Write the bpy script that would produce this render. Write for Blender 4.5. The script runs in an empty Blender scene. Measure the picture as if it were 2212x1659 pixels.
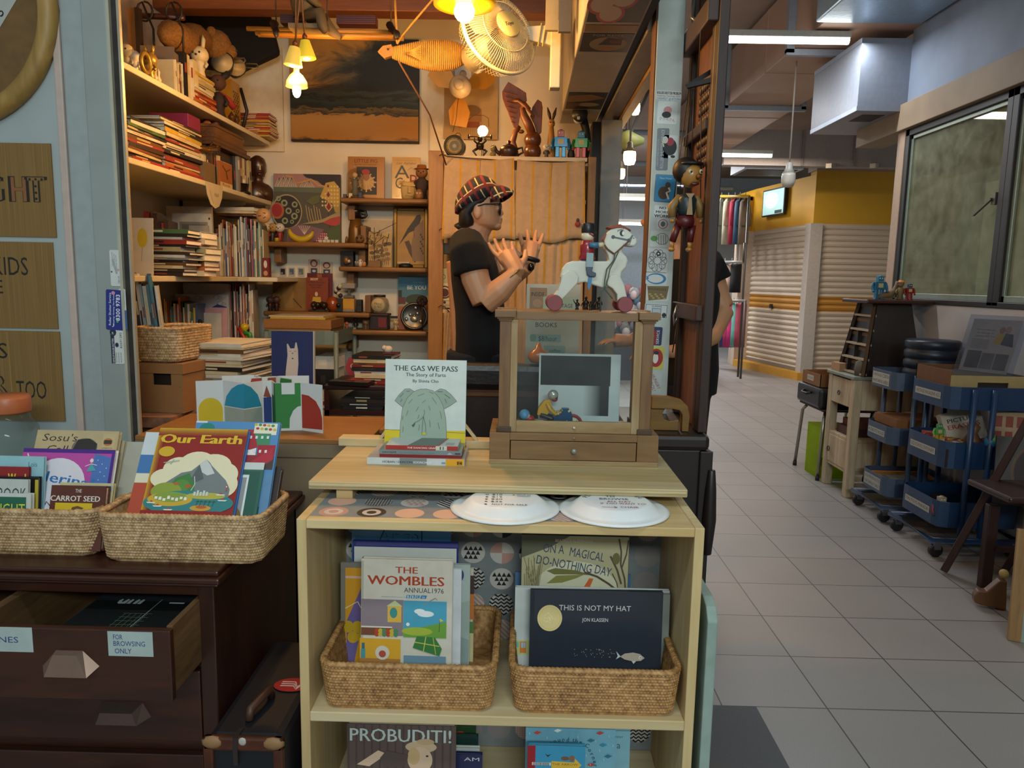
import bpy,math,random
from mathutils import Matrix,Vector
R=random.Random(7)
SC=bpy.context.scene
COL=SC.collection
PI=math.pi
# ---------------- camera, world, exposure ----------------
F=1600.0
EYE=Vector((0,0,1.24))
PITCH,YAW,ROLL=math.radians(7.98),math.radians(0.71),math.radians(1.1)
CR=(Matrix.Rotation(YAW,3,'Z')@Matrix.Rotation(PI/2-PITCH,3,'X')@Matrix.Rotation(ROLL,3,'Z'))
cd=bpy.data.cameras.new('camera');cam=bpy.data.objects.new('camera',cd);COL.objects.link(cam)
cd.sensor_width=36;cd.lens=36*F/2212;cd.clip_start=.02;cd.clip_end=100
cam.matrix_world=Matrix.Translation(EYE)@CR.to_4x4()
SC.camera=cam
SC.view_settings.view_transform='Standard';SC.view_settings.look='None'
SC.view_settings.gamma=1;SC.view_settings.use_curve_mapping=False
SC.view_settings.exposure=0.45
wd=bpy.data.worlds.new('world');SC.world=wd;wd.use_nodes=True
bg=wd.node_tree.nodes['Background'];bg.inputs[0].default_value=(.80,.91,.95,1);bg.inputs[1].default_value=.23
try:
 SC.cycles.max_bounces=8;SC.cycles.diffuse_bounces=4;SC.cycles.glossy_bounces=3
 SC.cycles.transmission_bounces=6;SC.cycles.transparent_max_bounces=12
 SC.cycles.sample_clamp_indirect=4
 SC.cycles.use_denoising=True;SC.cycles.caustics_reflective=False;SC.cycles.caustics_refractive=False
except Exception:pass
def lamp(name,kind,loc,power,col,size=.1,sy=None,rot=(0,0,0),spot=None):
 l=bpy.data.lights.new(name,kind);l.energy=power;l.color=col
 if kind=='AREA':
  l.size=size
  if sy:l.shape='RECTANGLE';l.size_y=sy
 elif kind=='SPOT':
  l.shadow_soft_size=size;l.spot_size=math.radians(spot or 90);l.spot_blend=.5
 else:l.shadow_soft_size=size
 o=bpy.data.objects.new(name,l);o.location=loc;o.rotation_euler=rot;COL.objects.link(o)
 return o
WARM=(1,.51,.15);COOL=(.85,.97,.97)
# daylight-white tubes over the walkway the photograph was taken from, and along the corridor, with two added fills
lamp('tube_and_fill_light','AREA',(-.4,.2,2.9),13,COOL,1.2,.12,(math.radians(12),0,0))
lamp('tube_and_fill_light','AREA',(.5,-1.9,2.3),46,COOL,1.4,.3,(math.radians(58),0,0))  # added frontal fill for the cabinet cubby, standing in for daylight behind the camera
lamp('tube_and_fill_light','AREA',(1.4,2.2,2.7),2,(.85,.95,1),.9,.1)
lamp('tube_and_fill_light','AREA',(1.5,4.74,2.72),14,(.85,.93,1),1.1,.08)
lamp('tube_and_fill_light','AREA',(2.6,8.6,2.72),22,(1,.84,.68),1.1,.1)
lamp('tube_and_fill_light','AREA',(1.6,11.5,2.9),110,(.95,.97,1),1.6,.5)
lamp('room_fill','AREA',(3.1,3.6,2.7),22,(1,.95,.78),.6,.3)  # unseen fill added to lighten the room behind the window panes
lamp('tube_and_fill_light','AREA',(.6,7.5,2.9),40,(.97,.96,.95),1.2,.3)
# ---------------- PIXELS helpers (photograph is 2212 x 1659) ----------------
def ray(x,y):return CR@Vector(((x-1106)/F,(829.5-y)/F,-1))
def aY(x,y,Y):d=ray(x,y);return EYE+d*(Y/d.y)
def aX(x,y,X):d=ray(x,y);return EYE+d*(X/d.x)
def aZ(x,y,Z):d=ray(x,y);return EYE+d*((Z-EYE.z)/d.z)
def WB(x0,y0,x1,y1,Y):
 cx,cy=(x0+x1)/2,(y0+y1)/2
 return aY(x0,cy,Y).x,aY(x1,cy,Y).x,aY(cx,y1,Y).z,aY(cx,y0,Y).z
 # ---------------- materials ----------------
def lin(h):
 h=h.lstrip('#')
 return tuple(((c/12.92)if c<=.04045 else((c+.055)/1.055)**2.4)for c in(int(h[i:i+2],16)/255 for i in(0,2,4)))
_M={}
def _new(key):
 m=bpy.data.materials.new(str(key)[:60]);m.use_nodes=True
 nt=m.node_tree;return m,nt,nt.nodes['Principled BSDF']
def _ramp(nt,fac,cols):
 r=nt.nodes.new('ShaderNodeValToRGB');e=r.color_ramp.elements
 while len(e)<len(cols):e.new(.5)
 for i,(p,c)in enumerate(cols):e[i].position=p;e[i].color=(*c,1)
 nt.links.new(fac,r.inputs[0]);return r.outputs[0]
def _coord(nt,scale=(1,1,1),out='Object',rot=(0,0,0)):
 t=nt.nodes.new('ShaderNodeTexCoord');m=nt.nodes.new('ShaderNodeMapping')
 m.inputs['Scale'].default_value=scale;m.inputs['Rotation'].default_value=rot
 nt.links.new(t.outputs[out],m.inputs[0]);return m.outputs[0]
def _noise(nt,vec,scale,detail=3,rough=.5,dist=0):
 n=nt.nodes.new('ShaderNodeTexNoise');n.inputs['Scale'].default_value=scale;n.inputs['Detail'].default_value=detail
 n.inputs['Roughness'].default_value=rough;n.inputs['Distortion'].default_value=dist
 nt.links.new(vec,n.inputs['Vector']);return n.outputs[0]
def _bump(nt,b,h,strength,dist=.002):
 n=nt.nodes.new('ShaderNodeBump');n.inputs['Strength'].default_value=strength;n.inputs['Distance'].default_value=dist
 nt.links.new(h,n.inputs['Height']);nt.links.new(n.outputs[0],b.inputs['Normal'])
def sc(c,k):return tuple(min(1,x*k)for x in c)
def P(h,rough=.55,metal=0,var=.06,bump=0,ns=30,emit=0,coat=0,alpha=1):
 """plain paint / paper / plastic / metal with a little unevenness"""
 key=('P',h,rough,metal,var,bump,ns,emit,coat,alpha)
 if key in _M:return _M[key]
 m,nt,b=_new('paint_'+h.strip('#'));c=lin(h)
 b.inputs['Roughness'].default_value=rough;b.inputs['Metallic'].default_value=metal
 if coat:b.inputs['Coat Weight'].default_value=coat;b.inputs['Coat Roughness'].default_value=.12
 if alpha<1:b.inputs['Alpha'].default_value=alpha
 n=_noise(nt,_coord(nt),ns)
 nt.links.new(_ramp(nt,n,[(.3,sc(c,1-var)),(.7,sc(c,1+var))]),b.inputs['Base Color'])
 if bump:_bump(nt,b,n,bump)
 if emit:
  b.inputs['Emission Color'].default_value=(*c,1);b.inputs['Emission Strength'].default_value=emit
 _M[key]=m;return m
def WOOD(h,h2,axis='x',scale=9,rough=.5,coat=0,stretch=9,bump=.12,worn=None):
 key=('W',h,h2,axis,scale,rough,coat,stretch,worn)
 if key in _M:return _M[key]
 m,nt,b=_new('wood_'+h.strip('#'));a,c=lin(h),lin(h2)
 s={'x':(1/stretch,1,1),'y':(1,1/stretch,1),'z':(1,1,1/stretch)}[axis]
 v=_coord(nt,s);n=_noise(nt,v,scale*4,5,.6,.8)
 f=_noise(nt,v,scale*22,2,.6)
 mx=nt.nodes.new('ShaderNodeMath');mx.operation='MULTIPLY_ADD';mx.inputs[1].default_value=.35
 nt.links.new(f,mx.inputs[0]);nt.links.new(n,mx.inputs[2])
 col=_ramp(nt,mx.outputs[0],[(.42,a),(.62,sc(tuple((x+y)/2 for x,y in zip(a,c)),1)),(.85,c)])
 if worn:
  w=_noise(nt,_coord(nt,s),scale*5,6,.75)
  mm=nt.nodes.new('ShaderNodeMix');mm.data_type='RGBA'
  nt.links.new(_ramp(nt,w,[(worn[1],(0,0,0)),(worn[1]+.05,(1,1,1))]),mm.inputs[0])
  nt.links.new(col,mm.inputs[6]);mm.inputs[7].default_value=(*lin(worn[0]),1);col=mm.outputs[2]
 nt.links.new(col,b.inputs['Base Color'])
 b.inputs['Roughness'].default_value=rough
 if coat:b.inputs['Coat Weight'].default_value=coat;b.inputs['Coat Roughness'].default_value=.2
 _bump(nt,b,mx.outputs[0],bump)
 _M[key]=m;return m
def GLASS(h='#eef4f2',alpha=.12,rough=.03):
 key=('G',h,alpha,rough)
 if key in _M:return _M[key]
 m,nt,b=_new('glass');nt.nodes.remove(b)
 t=nt.nodes.new('ShaderNodeBsdfTransparent');g=nt.nodes.new('ShaderNodeBsdfGlossy');d=nt.nodes.new('ShaderNodeBsdfDiffuse')
 g.inputs['Roughness'].default_value=rough;d.inputs['Color'].default_value=(*lin(h),1);t.inputs['Color'].default_value=(*lin(h),1)
 fr=nt.nodes.new('ShaderNodeFresnel');fr.inputs[0].default_value=1.45
 n=_noise(nt,_coord(nt),12,4)
 k=nt.nodes.new('ShaderNodeMath');k.operation='MULTIPLY';k.inputs[1].default_value=alpha*2;nt.links.new(n,k.inputs[0])
 m1=nt.nodes.new('ShaderNodeMixShader');m2=nt.nodes.new('ShaderNodeMixShader')
 nt.links.new(k.outputs[0],m1.inputs[0]);nt.links.new(t.outputs[0],m1.inputs[1]);nt.links.new(d.outputs[0],m1.inputs[2])
 q=nt.nodes.new('ShaderNodeMath');q.operation='MULTIPLY';q.inputs[1].default_value=.3;nt.links.new(fr.outputs[0],q.inputs[0]);nt.links.new(q.outputs[0],m2.inputs[0]);nt.links.new(m1.outputs[0],m2.inputs[1]);nt.links.new(g.outputs[0],m2.inputs[2])
 nt.links.new(m2.outputs[0],nt.nodes['Material Output'].inputs[0])
 _M[key]=m;return m
def GLOW(h,s):
 key=('E',h,s)
 if key in _M:return _M[key]
 m,nt,b=_new('glow');b.inputs['Base Color'].default_value=(*lin(h),1)
 b.inputs['Emission Color'].default_value=(*lin(h),1);b.inputs['Emission Strength'].default_value=s
 _M[key]=m;return m
def PATT(key,fn,rough=.6):
 """procedural pattern: fn(nt) returns the colour socket"""
 if key in _M:return _M[key]
 m,nt,b=_new(key);nt.links.new(fn(nt,b),b.inputs['Base Color']);b.inputs['Roughness'].default_value=rough
 _M[key]=m;return m
 # ---------------- mesh builder ----------------
_TXT={}
def glyphs(s,bold=0):
 k=(s,bold)
 if k in _TXT:return _TXT[k]
 cu=bpy.data.curves.new('t','FONT');cu.body=s;cu.resolution_u=2;cu.offset=bold;cu.size=1
 o=bpy.data.objects.new('t',cu);COL.objects.link(o)
 dg=bpy.context.evaluated_depsgraph_get();dg.update()
 me=bpy.data.meshes.new_from_object(o.evaluated_get(dg))
 vs=[(v.co.x,v.co.y)for v in me.vertices];fs=[tuple(p.vertices)for p in me.polygons]
 bpy.data.objects.remove(o);bpy.data.curves.remove(cu);bpy.data.meshes.remove(me)
 x0=min((v[0]for v in vs),default=0);x1=max((v[0]for v in vs),default=1)
 _TXT[k]=([(x-x0,y)for x,y in vs],fs,x1-x0)
 return _TXT[k]
CAP=.72
class MB:
 def __init__(s):s.v=[];s.f=[];s.mi=[];s.sm=[];s.mats=[];s.T=Matrix()
 def mid(s,m):
  if isinstance(m,str):m=P(m)
  if m not in s.mats:s.mats.append(m)
  return s.mats.index(m)
 def add(s,vs,fs,m,smooth=False):
  o=len(s.v);i=s.mid(m)
  s.v+=[s.T@Vector(p)for p in vs]
  for f in fs:s.f.append(tuple(o+k for k in f));s.mi.append(i);s.sm.append(smooth)
  return s
 def box(s,x0,x1,y0,y1,z0,z1,m):
  if x0>x1:x0,x1=x1,x0
  if y0>y1:y0,y1=y1,y0
  if z0>z1:z0,z1=z1,z0
  return s.add([(x0,y0,z0),(x1,y0,z0),(x1,y1,z0),(x0,y1,z0),(x0,y0,z1),(x1,y0,z1),(x1,y1,z1),(x0,y1,z1)],[(0,3,2,1),(4,5,6,7),(0,1,5,4),(1,2,6,5),(2,3,7,6),(3,0,4,7)],m)
 def obox(s,c,d,m,rot=(0,0,0)):
  T=s.T;s.T=T@Matrix.Translation(c)@Matrix.Rotation(rot[2],4,'Z')@Matrix.Rotation(rot[1],4,'Y')@Matrix.Rotation(rot[0],4,'X')
  s.box(-d[0]/2,d[0]/2,-d[1]/2,d[1]/2,-d[2]/2,d[2]/2,m);s.T=T;return s
 def bar(s,a,b,w,t,m,up=(0,0,1)):
  """square bar from a to b"""
  a,b=Vector(a),Vector(b);d=(b-a);L=d.length;d.normalize();u=Vector(up)
  if abs(d.dot(u))>.98:u=Vector((0,1,0))
  x=d.cross(u).normalized();z=x.cross(d).normalized()
  T=s.T;s.T=T@Matrix(((x.x,d.x,z.x,a.x),(x.y,d.y,z.y,a.y),(x.z,d.z,z.z,a.z),(0,0,0,1)))
  s.box(-w/2,w/2,0,L,-t/2,t/2,m);s.T=T;return s
 def tube(s,pts,r,m,n=8,closed=False,smooth=True):
  pts=[Vector(p)for p in pts];N=len(pts);rs=r if isinstance(r,(list,tuple))else[r]*N
  vs=[];fs=[];prev=None
  for i,p in enumerate(pts):
   a=pts[i-1]if(i or closed)else p;b=pts[(i+1)%N]if(i<N-1 or closed)else p
   t=(b-a);t=t.normalized()if t.length>1e-9 else Vector((0,0,1))
   if prev is None:
    u=Vector((0,0,1))if abs(t.z)<.9 else Vector((0,1,0));x=t.cross(u).normalized()
   else:
    x=prev-t*prev.dot(t);x=x.normalized()if x.length>1e-6 else t.orthogonal().normalized()
   prev=x;y=t.cross(x)
   vs+=[p+(x*math.cos(2*PI*k/n)+y*math.sin(2*PI*k/n))*rs[i]for k in range(n)]
  for i in range(N if closed else N-1):
   j=(i+1)%N
   fs+=[(i*n+k,i*n+(k+1)%n,j*n+(k+1)%n,j*n+k)for k in range(n)]
  if not closed:fs+=[tuple(range(n-1,-1,-1)),tuple((N-1)*n+k for k in range(n))]
  return s.add(vs,fs,m,smooth)
 def lathe(s,prof,m,n=18,c=(0,0,0),axis='z',smooth=True,sx=1,sy=1):
  c=Vector(c);vs=[];fs=[]
  for r,h in prof:
   for k in range(n):
    a=2*PI*k/n;x,y=r*math.cos(a)*sx,r*math.sin(a)*sy
    vs.append(c+Vector((x,y,h)if axis=='z' else(x,-h,y)if axis=='y' else(h,x,y)))
  for i in range(len(prof)-1):
   fs+=[(i*n+k,i*n+(k+1)%n,(i+1)*n+(k+1)%n,(i+1)*n+k)for k in range(n)]
  if prof[0][0]>1e-5:fs.append(tuple(range(n-1,-1,-1)))
  if prof[-1][0]>1e-5:fs.append(tuple((len(prof)-1)*n+k for k in range(n)))
  return s.add(vs,fs,m,smooth)
 def ball(s,c,r,m,n=12,k=(1,1,1)):
  c=Vector(c);q=max(5,n//2)
  T=s.T;s.T=T@Matrix.Translation(c)@Matrix.Diagonal((k[0],k[1],k[2],1))
  s.lathe([(max(1e-6,r*math.sin(PI*i/q)),-r*math.cos(PI*i/q))for i in range(q+1)],m,n);s.T=T;return s
 def prism(s,pts,y0,y1,m,ax='y',smooth=False):
  """polygon (u,v) extruded: ax 'y' -> (u, y, v); 'z' -> (u, v, z); 'x' -> (x, u, v)"""
  f={'y':lambda p,t:(p[0],t,p[1]),'z':lambda p,t:(p[0],p[1],t),'x':lambda p,t:(t,p[0],p[1])}[ax]
  n=len(pts);A=sum(pts[i][0]*pts[(i+1)%n][1]-pts[(i+1)%n][0]*pts[i][1]for i in range(n))
  if A<0:pts=pts[::-1]
  vs=[f(p,y0)for p in pts]+[f(p,y1)for p in pts]
  lo,hi=tuple(range(n)),tuple(range(2*n-1,n-1,-1))
  fs=[lo,hi]+[(i,n+i,n+(i+1)%n,(i+1)%n)for i in range(n)]
  if ax!='y':fs=[x[::-1]for x in fs]
  return s.add(vs,fs,m,smooth)
 def loft(s,rings,m,smooth=True,caps=True):
  n=len(rings[0]);vs=[p for r in rings for p in r]
  fs=[(i*n+k,i*n+(k+1)%n,(i+1)*n+(k+1)%n,(i+1)*n+k)for i in range(len(rings)-1)for k in range(n)]
  if caps:fs+=[tuple(range(n-1,-1,-1)),tuple((len(rings)-1)*n+k for k in range(n))]
  return s.add(vs,fs,m,smooth)
 def build(s,name,parent=None,bev=0,loc=None,rot=None,sub=0,skin=None):
  me=bpy.data.meshes.new(name);me.from_pydata([tuple(v)for v in s.v],[],s.f)
  for m in s.mats:me.materials.append(m)
  me.polygons.foreach_set('material_index',s.mi);me.polygons.foreach_set('use_smooth',s.sm);me.update()
  o=bpy.data.objects.new(name,me);COL.objects.link(o)
  if parent:o.parent=parent
  if loc is not None:o.location=loc
  if rot:o.rotation_euler=rot
  if bev:
   b=o.modifiers.new('bevel','BEVEL');b.width=bev;b.segments=2;b.limit_method='ANGLE';b.angle_limit=.6
  if sub:
   b=o.modifiers.new('subdivision','SUBSURF');b.levels=sub;b.render_levels=sub
  return o
class ART:
 """flat printed marks on a face: O is the corner at photo pixel (x0, y1), U spans x0..x1, V spans y1..y0, N outward"""
 def __init__(s,mb,O,U,V,N,box,e=.00005):
  s.mb=mb;s.O=Vector(O);s.U=Vector(U);s.V=Vector(V);s.N=Vector(N).normalized();s.b=box;s.e=e;s.k=1
  s.px=s.U.length/abs(box[2]-box[0])
 def at(s,x,y):
  x0,y0,x1,y1=s.b
  return s.O+s.U*((x-x0)/(x1-x0))+s.V*((y1-y)/(y1-y0))+s.N*(s.e*s.k)
 def raw(s,pts,faces,c,rough=.6):
  m=c if not isinstance(c,str)else P(c,rough,var=.03)
  s.mb.add([s.at(*p)for p in pts],faces,m);s.k+=1;return s
 def poly(s,pts,c):return s.raw(pts,[tuple(range(len(pts)))],c)
 def rect(s,x0,y0,x1,y1,c):return s.poly([(x0,y1),(x1,y1),(x1,y0),(x0,y0)],c)
 def ell(s,cx,cy,rx,ry,c,n=20,a0=0,a1=360):
  p=[(cx+rx*math.cos(math.radians(a0+(a1-a0)*i/n)),cy-ry*math.sin(math.radians(a0+(a1-a0)*i/n)))for i in range(n if a1-a0==360 else n+1)]
  if 0<a1-a0<360 and a1-a0!=180:p.append((cx,cy))
  return s.poly(p,c)
 def ring(s,cx,cy,r0,r1,c,n=24,ky=1):
  p=[(cx+r*math.cos(2*PI*i/n),cy+ky*r*math.sin(2*PI*i/n))for r in(r0,r1)for i in range(n)]
  return s.raw(p,[(i,(i+1)%n,n+(i+1)%n,n+i)for i in range(n)],c)
 def line(s,pts,w,c):
  L=[];n=len(pts)
  for i,p in enumerate(pts):
   a=pts[max(0,i-1)];b=pts[min(n-1,i+1)];dx,dy=b[0]-a[0],b[1]-a[1];l=math.hypot(dx,dy)or 1
   L.append((p[0]-dy/l*w/2,p[1]+dx/l*w/2));L.append((p[0]+dy/l*w/2,p[1]-dx/l*w/2))
  return s.raw(L,[(2*i,2*i+1,2*i+3,2*i+2)for i in range(n-1)],c)
 def text(s,t,x,y,h,c,w=None,al='C',bold=0,rot=0,shear=0):
  """baseline at y, cap height h pixels, optional total width w pixels"""
  vs,fs,wd=glyphs(t,0);kx=h/CAP if w is None else w/max(wd,.01);ky=h/CAP;W=wd*kx
  ox={'C':-W/2,'L':0,'R':-W}[al];ca,sa=math.cos(math.radians(rot)),math.sin(math.radians(rot))
  out=[]
  for vx,vy in vs:
   a,b=ox+vx*kx+vy*ky*shear,vy*ky
   out.append((x+a*ca-b*sa,y-(a*sa+b*ca)))
  if bold>.01:
   for d in(-1,1):s.raw([(u+d*h*bold*1.6,v)for u,v in out],fs,c)
  return s.raw(out,fs,c)
  # ---------------- object helpers ----------------
def tag(o,label,cat,group=None,kind=None):
 o['label']=label;o['category']=cat
 if group:o['group']=group
 if kind:o['kind']=kind
 return o
def thing(name,label,cat,loc=(0,0,0),rot=(0,0,0),group=None):
 o=bpy.data.objects.new(name,None);o.empty_display_size=.05;COL.objects.link(o);o.location=loc;o.rotation_euler=rot
 return tag(o,label,cat,group)
def struct(name,mb,bev=0):
 o=mb.build(name,bev=bev);o['kind']='structure';return o
def copytree(o,loc=None,rot=None,label=None,parent=None):
 c=o.copy();COL.objects.link(c)
 if parent:c.parent=parent
 for ch in o.children:copytree(ch,parent=c)
 if loc is not None:c.location=loc
 if rot is not None:c.rotation_euler=rot
 if label:c['label']=label
 return c
def face(mb,W,H,box,y=0,x0=None,z0=0):
 """ART on a front face (facing -Y) spanning x -W/2..W/2, z 0..H at depth y"""
 x0=-W/2 if x0 is None else x0
 return ART(mb,(x0,y,z0),(W,0,0),(0,0,H),(0,-1,0),box)
PAPER='#e9e2d2'
def book(name,label,W,H,T,col,loc,rot=(0,0,0),art=None,box=None,pages=PAPER,group=None,cat='book',spine=None,rough=.35):
 """upright hardback, front cover at y=0 facing -Y, spine at -x; cover and page block are parts"""
 t=thing(name,label,cat,loc,rot,group);b=.0022
 m=P(col,rough,coat=.25)if isinstance(col,str)else col
 c=MB();c.box(-W/2,W/2,0,b,0,H,m);c.box(-W/2,W/2,T-b,T,0,H,m)
 c.box(-W/2,-W/2+b,b,T-b,0,H,P(spine,rough)if spine else m)
 if art:art(face(c,W,H,box or(0,0,100,100)))
 c.build('cover',t)
 g=MB();g.box(-W/2+b,W/2-.004,b,T-b,.004,H-.004,P(pages,.8,var=.1,ns=200));g.build('pages',t)
 return t
 # ---------------- the setting ----------------
def _tile(nt,b):
 v=_coord(nt,(1,1,1));mp=v.node
 mp.inputs['Location'].default_value=(-.305,-.214,0)
 br=nt.nodes.new('ShaderNodeTexBrick');br.offset=0;br.squash=1
 br.inputs['Scale'].default_value=1;br.inputs['Mortar Size'].default_value=.0022;br.inputs['Mortar Smooth'].default_value=.1
 br.inputs['Brick Width'].default_value=.3115;br.inputs['Row Height'].default_value=.307;br.inputs['Bias'].default_value=0
 br.inputs['Color1'].default_value=(*lin('#9b9592'),1);br.inputs['Color2'].default_value=(*lin('#938e8b'),1);br.inputs['Mortar'].default_value=(*lin('#3a3532'),1)
 nt.links.new(v,br.inputs['Vector'])
 n=_noise(nt,_coord(nt),260,2);n2=_noise(nt,_coord(nt),2.2,4)
 mx=nt.nodes.new('ShaderNodeMix');mx.data_type='RGBA';mx.blend_type='MULTIPLY';mx.inputs[0].default_value=1
 nt.links.new(br.outputs['Color'],mx.inputs[6]);nt.links.new(_ramp(nt,n,[(.3,(.86,.86,.86)),(.7,(1,1,1))]),mx.inputs[7])
 m2=nt.nodes.new('ShaderNodeMix');m2.data_type='RGBA';m2.blend_type='MULTIPLY';m2.inputs[0].default_value=1
 nt.links.new(mx.outputs[2],m2.inputs[6]);nt.links.new(_ramp(nt,n2,[(.3,(.9,.9,.9)),(.7,(1,1,1))]),m2.inputs[7])
 _bump(nt,b,br.outputs['Fac'],-.4,.003)
 return m2.outputs[2]
TILE=PATT('floor_tiles',_tile,.42)
m=MB();m.box(-3.2,9,-3,17,-.05,0,TILE);struct('floor',m)
m=MB();m.box(.5,.717,1.3,2.056,0,.0015,P('#4a4c50',.6,var=.1,ns=200));struct('floor_tile_dark',m)
WALLC=P('#9fa9a9',.6,var=.05,ns=6,bump=.05)
COLC=P('#8f9894',.55,var=.06,ns=8)
CREAM=P('#d9cdb6',.7,var=.04,ns=5,bump=.05)
YW=2.1
xr=aY(262,500,YW).x
m=MB();m.box(-3.2,aY(206,460,YW).x,YW,YW+.03,0,3.3,WALLC)
struct('wall_left',m)
m=MB();m.box(aY(141,460,YW).x,aY(157,460,YW).x,YW-.012,YW,0,3.3,P('#b9a79c',.6));struct('trim_1',m,.003)
m=MB();m.box(aY(160,460,YW).x,aY(206,460,YW).x,YW-.006,YW,0,3.3,P('#96a09f',.6));struct('trim_2',m,.002)
m=MB();m.box(aY(206,460,YW).x,xr,YW-.018,YW,0,3.3,COLC);struct('column_left',m,.004)
# guide rail of the roller shutter beside the column
t=thing('shutter_rail','grey steel shutter guide rail with dark slot beside the stickered column','rail',(xr,YW,0))
a,b2=0,aY(285,500,YW).x-xr
m=MB();m.box(a,.008,-.02,.0,0,3.3,P('#b7b39f',.45,.3));m.build('rail_edge',t)
m=MB();m.box(.008,b2-.006,-.008,.0,0,3.3,P('#2b2724',.7,var=.3));m.build('rail_slot',t)
m=MB();m.box(b2-.006,b2+.001,-.012,.0,0,3.3,P('#a9a08c',.45,.3));m.build('rail_edge',t)
# shop interior
XL,XB=-1.64,.36
m=MB();m.box(XL-.1,XL,YW+.03,3.9,0,2.7,CREAM);struct('wall_shop_side',m)
m=MB();m.box(XL-.1,XB,3.8,3.9,0,2.7,CREAM)
struct('wall_back',m)
m=MB();m.box(XL-.1,.45,YW+.03,3.9,2.62,2.7,P('#8a5a33',.7));struct('ceiling_shop',m)
WB1=WOOD('#8a4f22','#6a3a17','x',4)
m=MB();zb=aY(700,22,3.4).z;m.box(XL,.2,3.4,3.5,zb,2.62,WB1);struct('beam_shop',m,.004)
# lower wood ledge on the back wall and dado strips
m=MB()
for x0,x1 in((460,612),(930,990)):m.box(aY(x0,180,3.8).x,aY(x1,180,3.8).x,3.785,3.8,aY(700,330,3.8).z,aY(700,108,3.8).z,P('#dccfb4',.7))
struct('trim_3',m)
# soffit along the open side of the shop, with its edge board and black slot
SOF=P('#a99f8c',.6,var=.05)
zs=2.0
m=MB();m.box(.16,.335,1.85,3.75,zs,zs+.5,SOF);struct('soffit_right',m,.004)
m=MB();m.box(.335,.36,1.85,3.75,zs+.01,zs+.5,P('#0c0b0a',.6));struct('trim_4',m)
m=MB();m.box(.36,.43,2.38,3.75,zs-.005,zs+.5,P('#8b7d68',.6,var=.1));struct('trim_5',m,.004)
m=MB();m.box(.43,.47,2.38,3.75,zs-.02,zs+.5,WOOD('#a98a58','#7f6238','y',5));struct('beam_right',m,.003)
# far post of the side opening
GREYP=P('#9b9c97',.5,var=.06)
x0,x1,_,_=WB(1293,300,1336,700,3.55)
m=MB();m.box(x0,x1,3.55,3.7,0,zs-.02,GREYP);struct('column_far',m,.004)
m=MB();m.box(x0-.04,x0,3.6,3.72,0,zs-.02,P('#1c1b1a',.5));struct('trim_6',m)
# corridor: right wall with beam and windows
XW=2.35
WR=P('#a7a09c',.75,var=.12,ns=4,bump=.25)
SILL=aX(2050,656,XW).z;LIN=aX(2050,262,XW).z;BT=aX(2050,185,XW).z
YE=aX(1944,400,XW).y
m=MB();m.box(XW,XW+.15,-3,YE,0,SILL-.01,WR);m.box(XW,XW+.15,-3,YE,BT,3.4,P('#7f8899',.75,var=.12,ns=4,bump=.4));struct('wall_right',m)
m=MB();m.box(XW-.04,XW+.15,-3,YE+.6,LIN+.04,BT,P('#8f7a63',.7,var=.12,ns=5));struct('beam_corridor',m,.004)
m=MB();m.box(XW-.01,XW+.05,YE-.03,YE+.06,0,LIN+.04,P('#a78c76',.6));struct('trim_7',m,.004)
DK=P('#1d1a18',.45)
def window(n,ya,yb):
 w=MB();f=.045;X0,X1=XW-.005,XW+.05
 w.box(X0,X1,ya,ya+f,SILL,LIN+.05,DK);w.box(X0,X1,yb-f,yb,SILL,LIN+.05,DK)
 w.box(X0,X1,ya,yb,LIN,LIN+.05,DK);w.box(X0,X1,ya,yb,SILL-.01,SILL+.02,DK)
 o=struct('window_%d'%n,w,.003)
 g=MB();a=.022;X0=XW+.01;X1=XW+.04;c=P('#8d968a',.4,.5);y0,y1,z0,z1=ya+f,yb-f,SILL+.02,LIN
 g.box(X0,X1,y0,y0+a,z0,z1,c);g.box(X0,X1,y1-a,y1,z0,z1,c);g.box(X0,X1,y0,y1,z1-a,z1,c);g.box(X0,X1,y0,y1,z0,z0+a*1.4,c)
 g.build('window_frame',o,.002)
 q=MB();q.box(XW+.022,XW+.027,y0+a,y1-a,z0+a,z1-a,GLASS('#c2c2a8',.2,.02));q.build('pane',o)
 h=MB();yy=y0+.03;zz=z0+(z1-z0)*.52
 h.box(X0-.02,X0,yy-.02,yy+.01,zz-.03,zz+.03,P('#6b675c',.4,.7));h.bar((X0-.025,yy,zz),(X0-.03,yy+.13,zz-.07),.012,.01,P('#6b675c',.4,.7));h.build('window_handle',o)
YM=aX(2172,400,XW).y
window(1,YM,YE-.03);window(2,YM-1.0,YM);window(3,YM-2.05,YM-1.03)
# room seen dimly behind those panes
m=MB();m.box(XW+1.3,XW+1.4,1,YE+.1,0,3,P('#b5b49a',.8));struct('wall_behind_windows',m)
m=MB();m.box(XW+.6,XW+.64,3.4,3.5,.6,3,P('#55565a',.5));m.box(XW+.6,XW+.64,3.9,3.96,.6,3,P('#55565a',.5));struct('trim_8',m)
m=MB();m.box(-3.2,9,1.2,17,3.3,3.4,P('#a58f80',.8,var=.08,ns=3));struct('ceiling',m)
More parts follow.
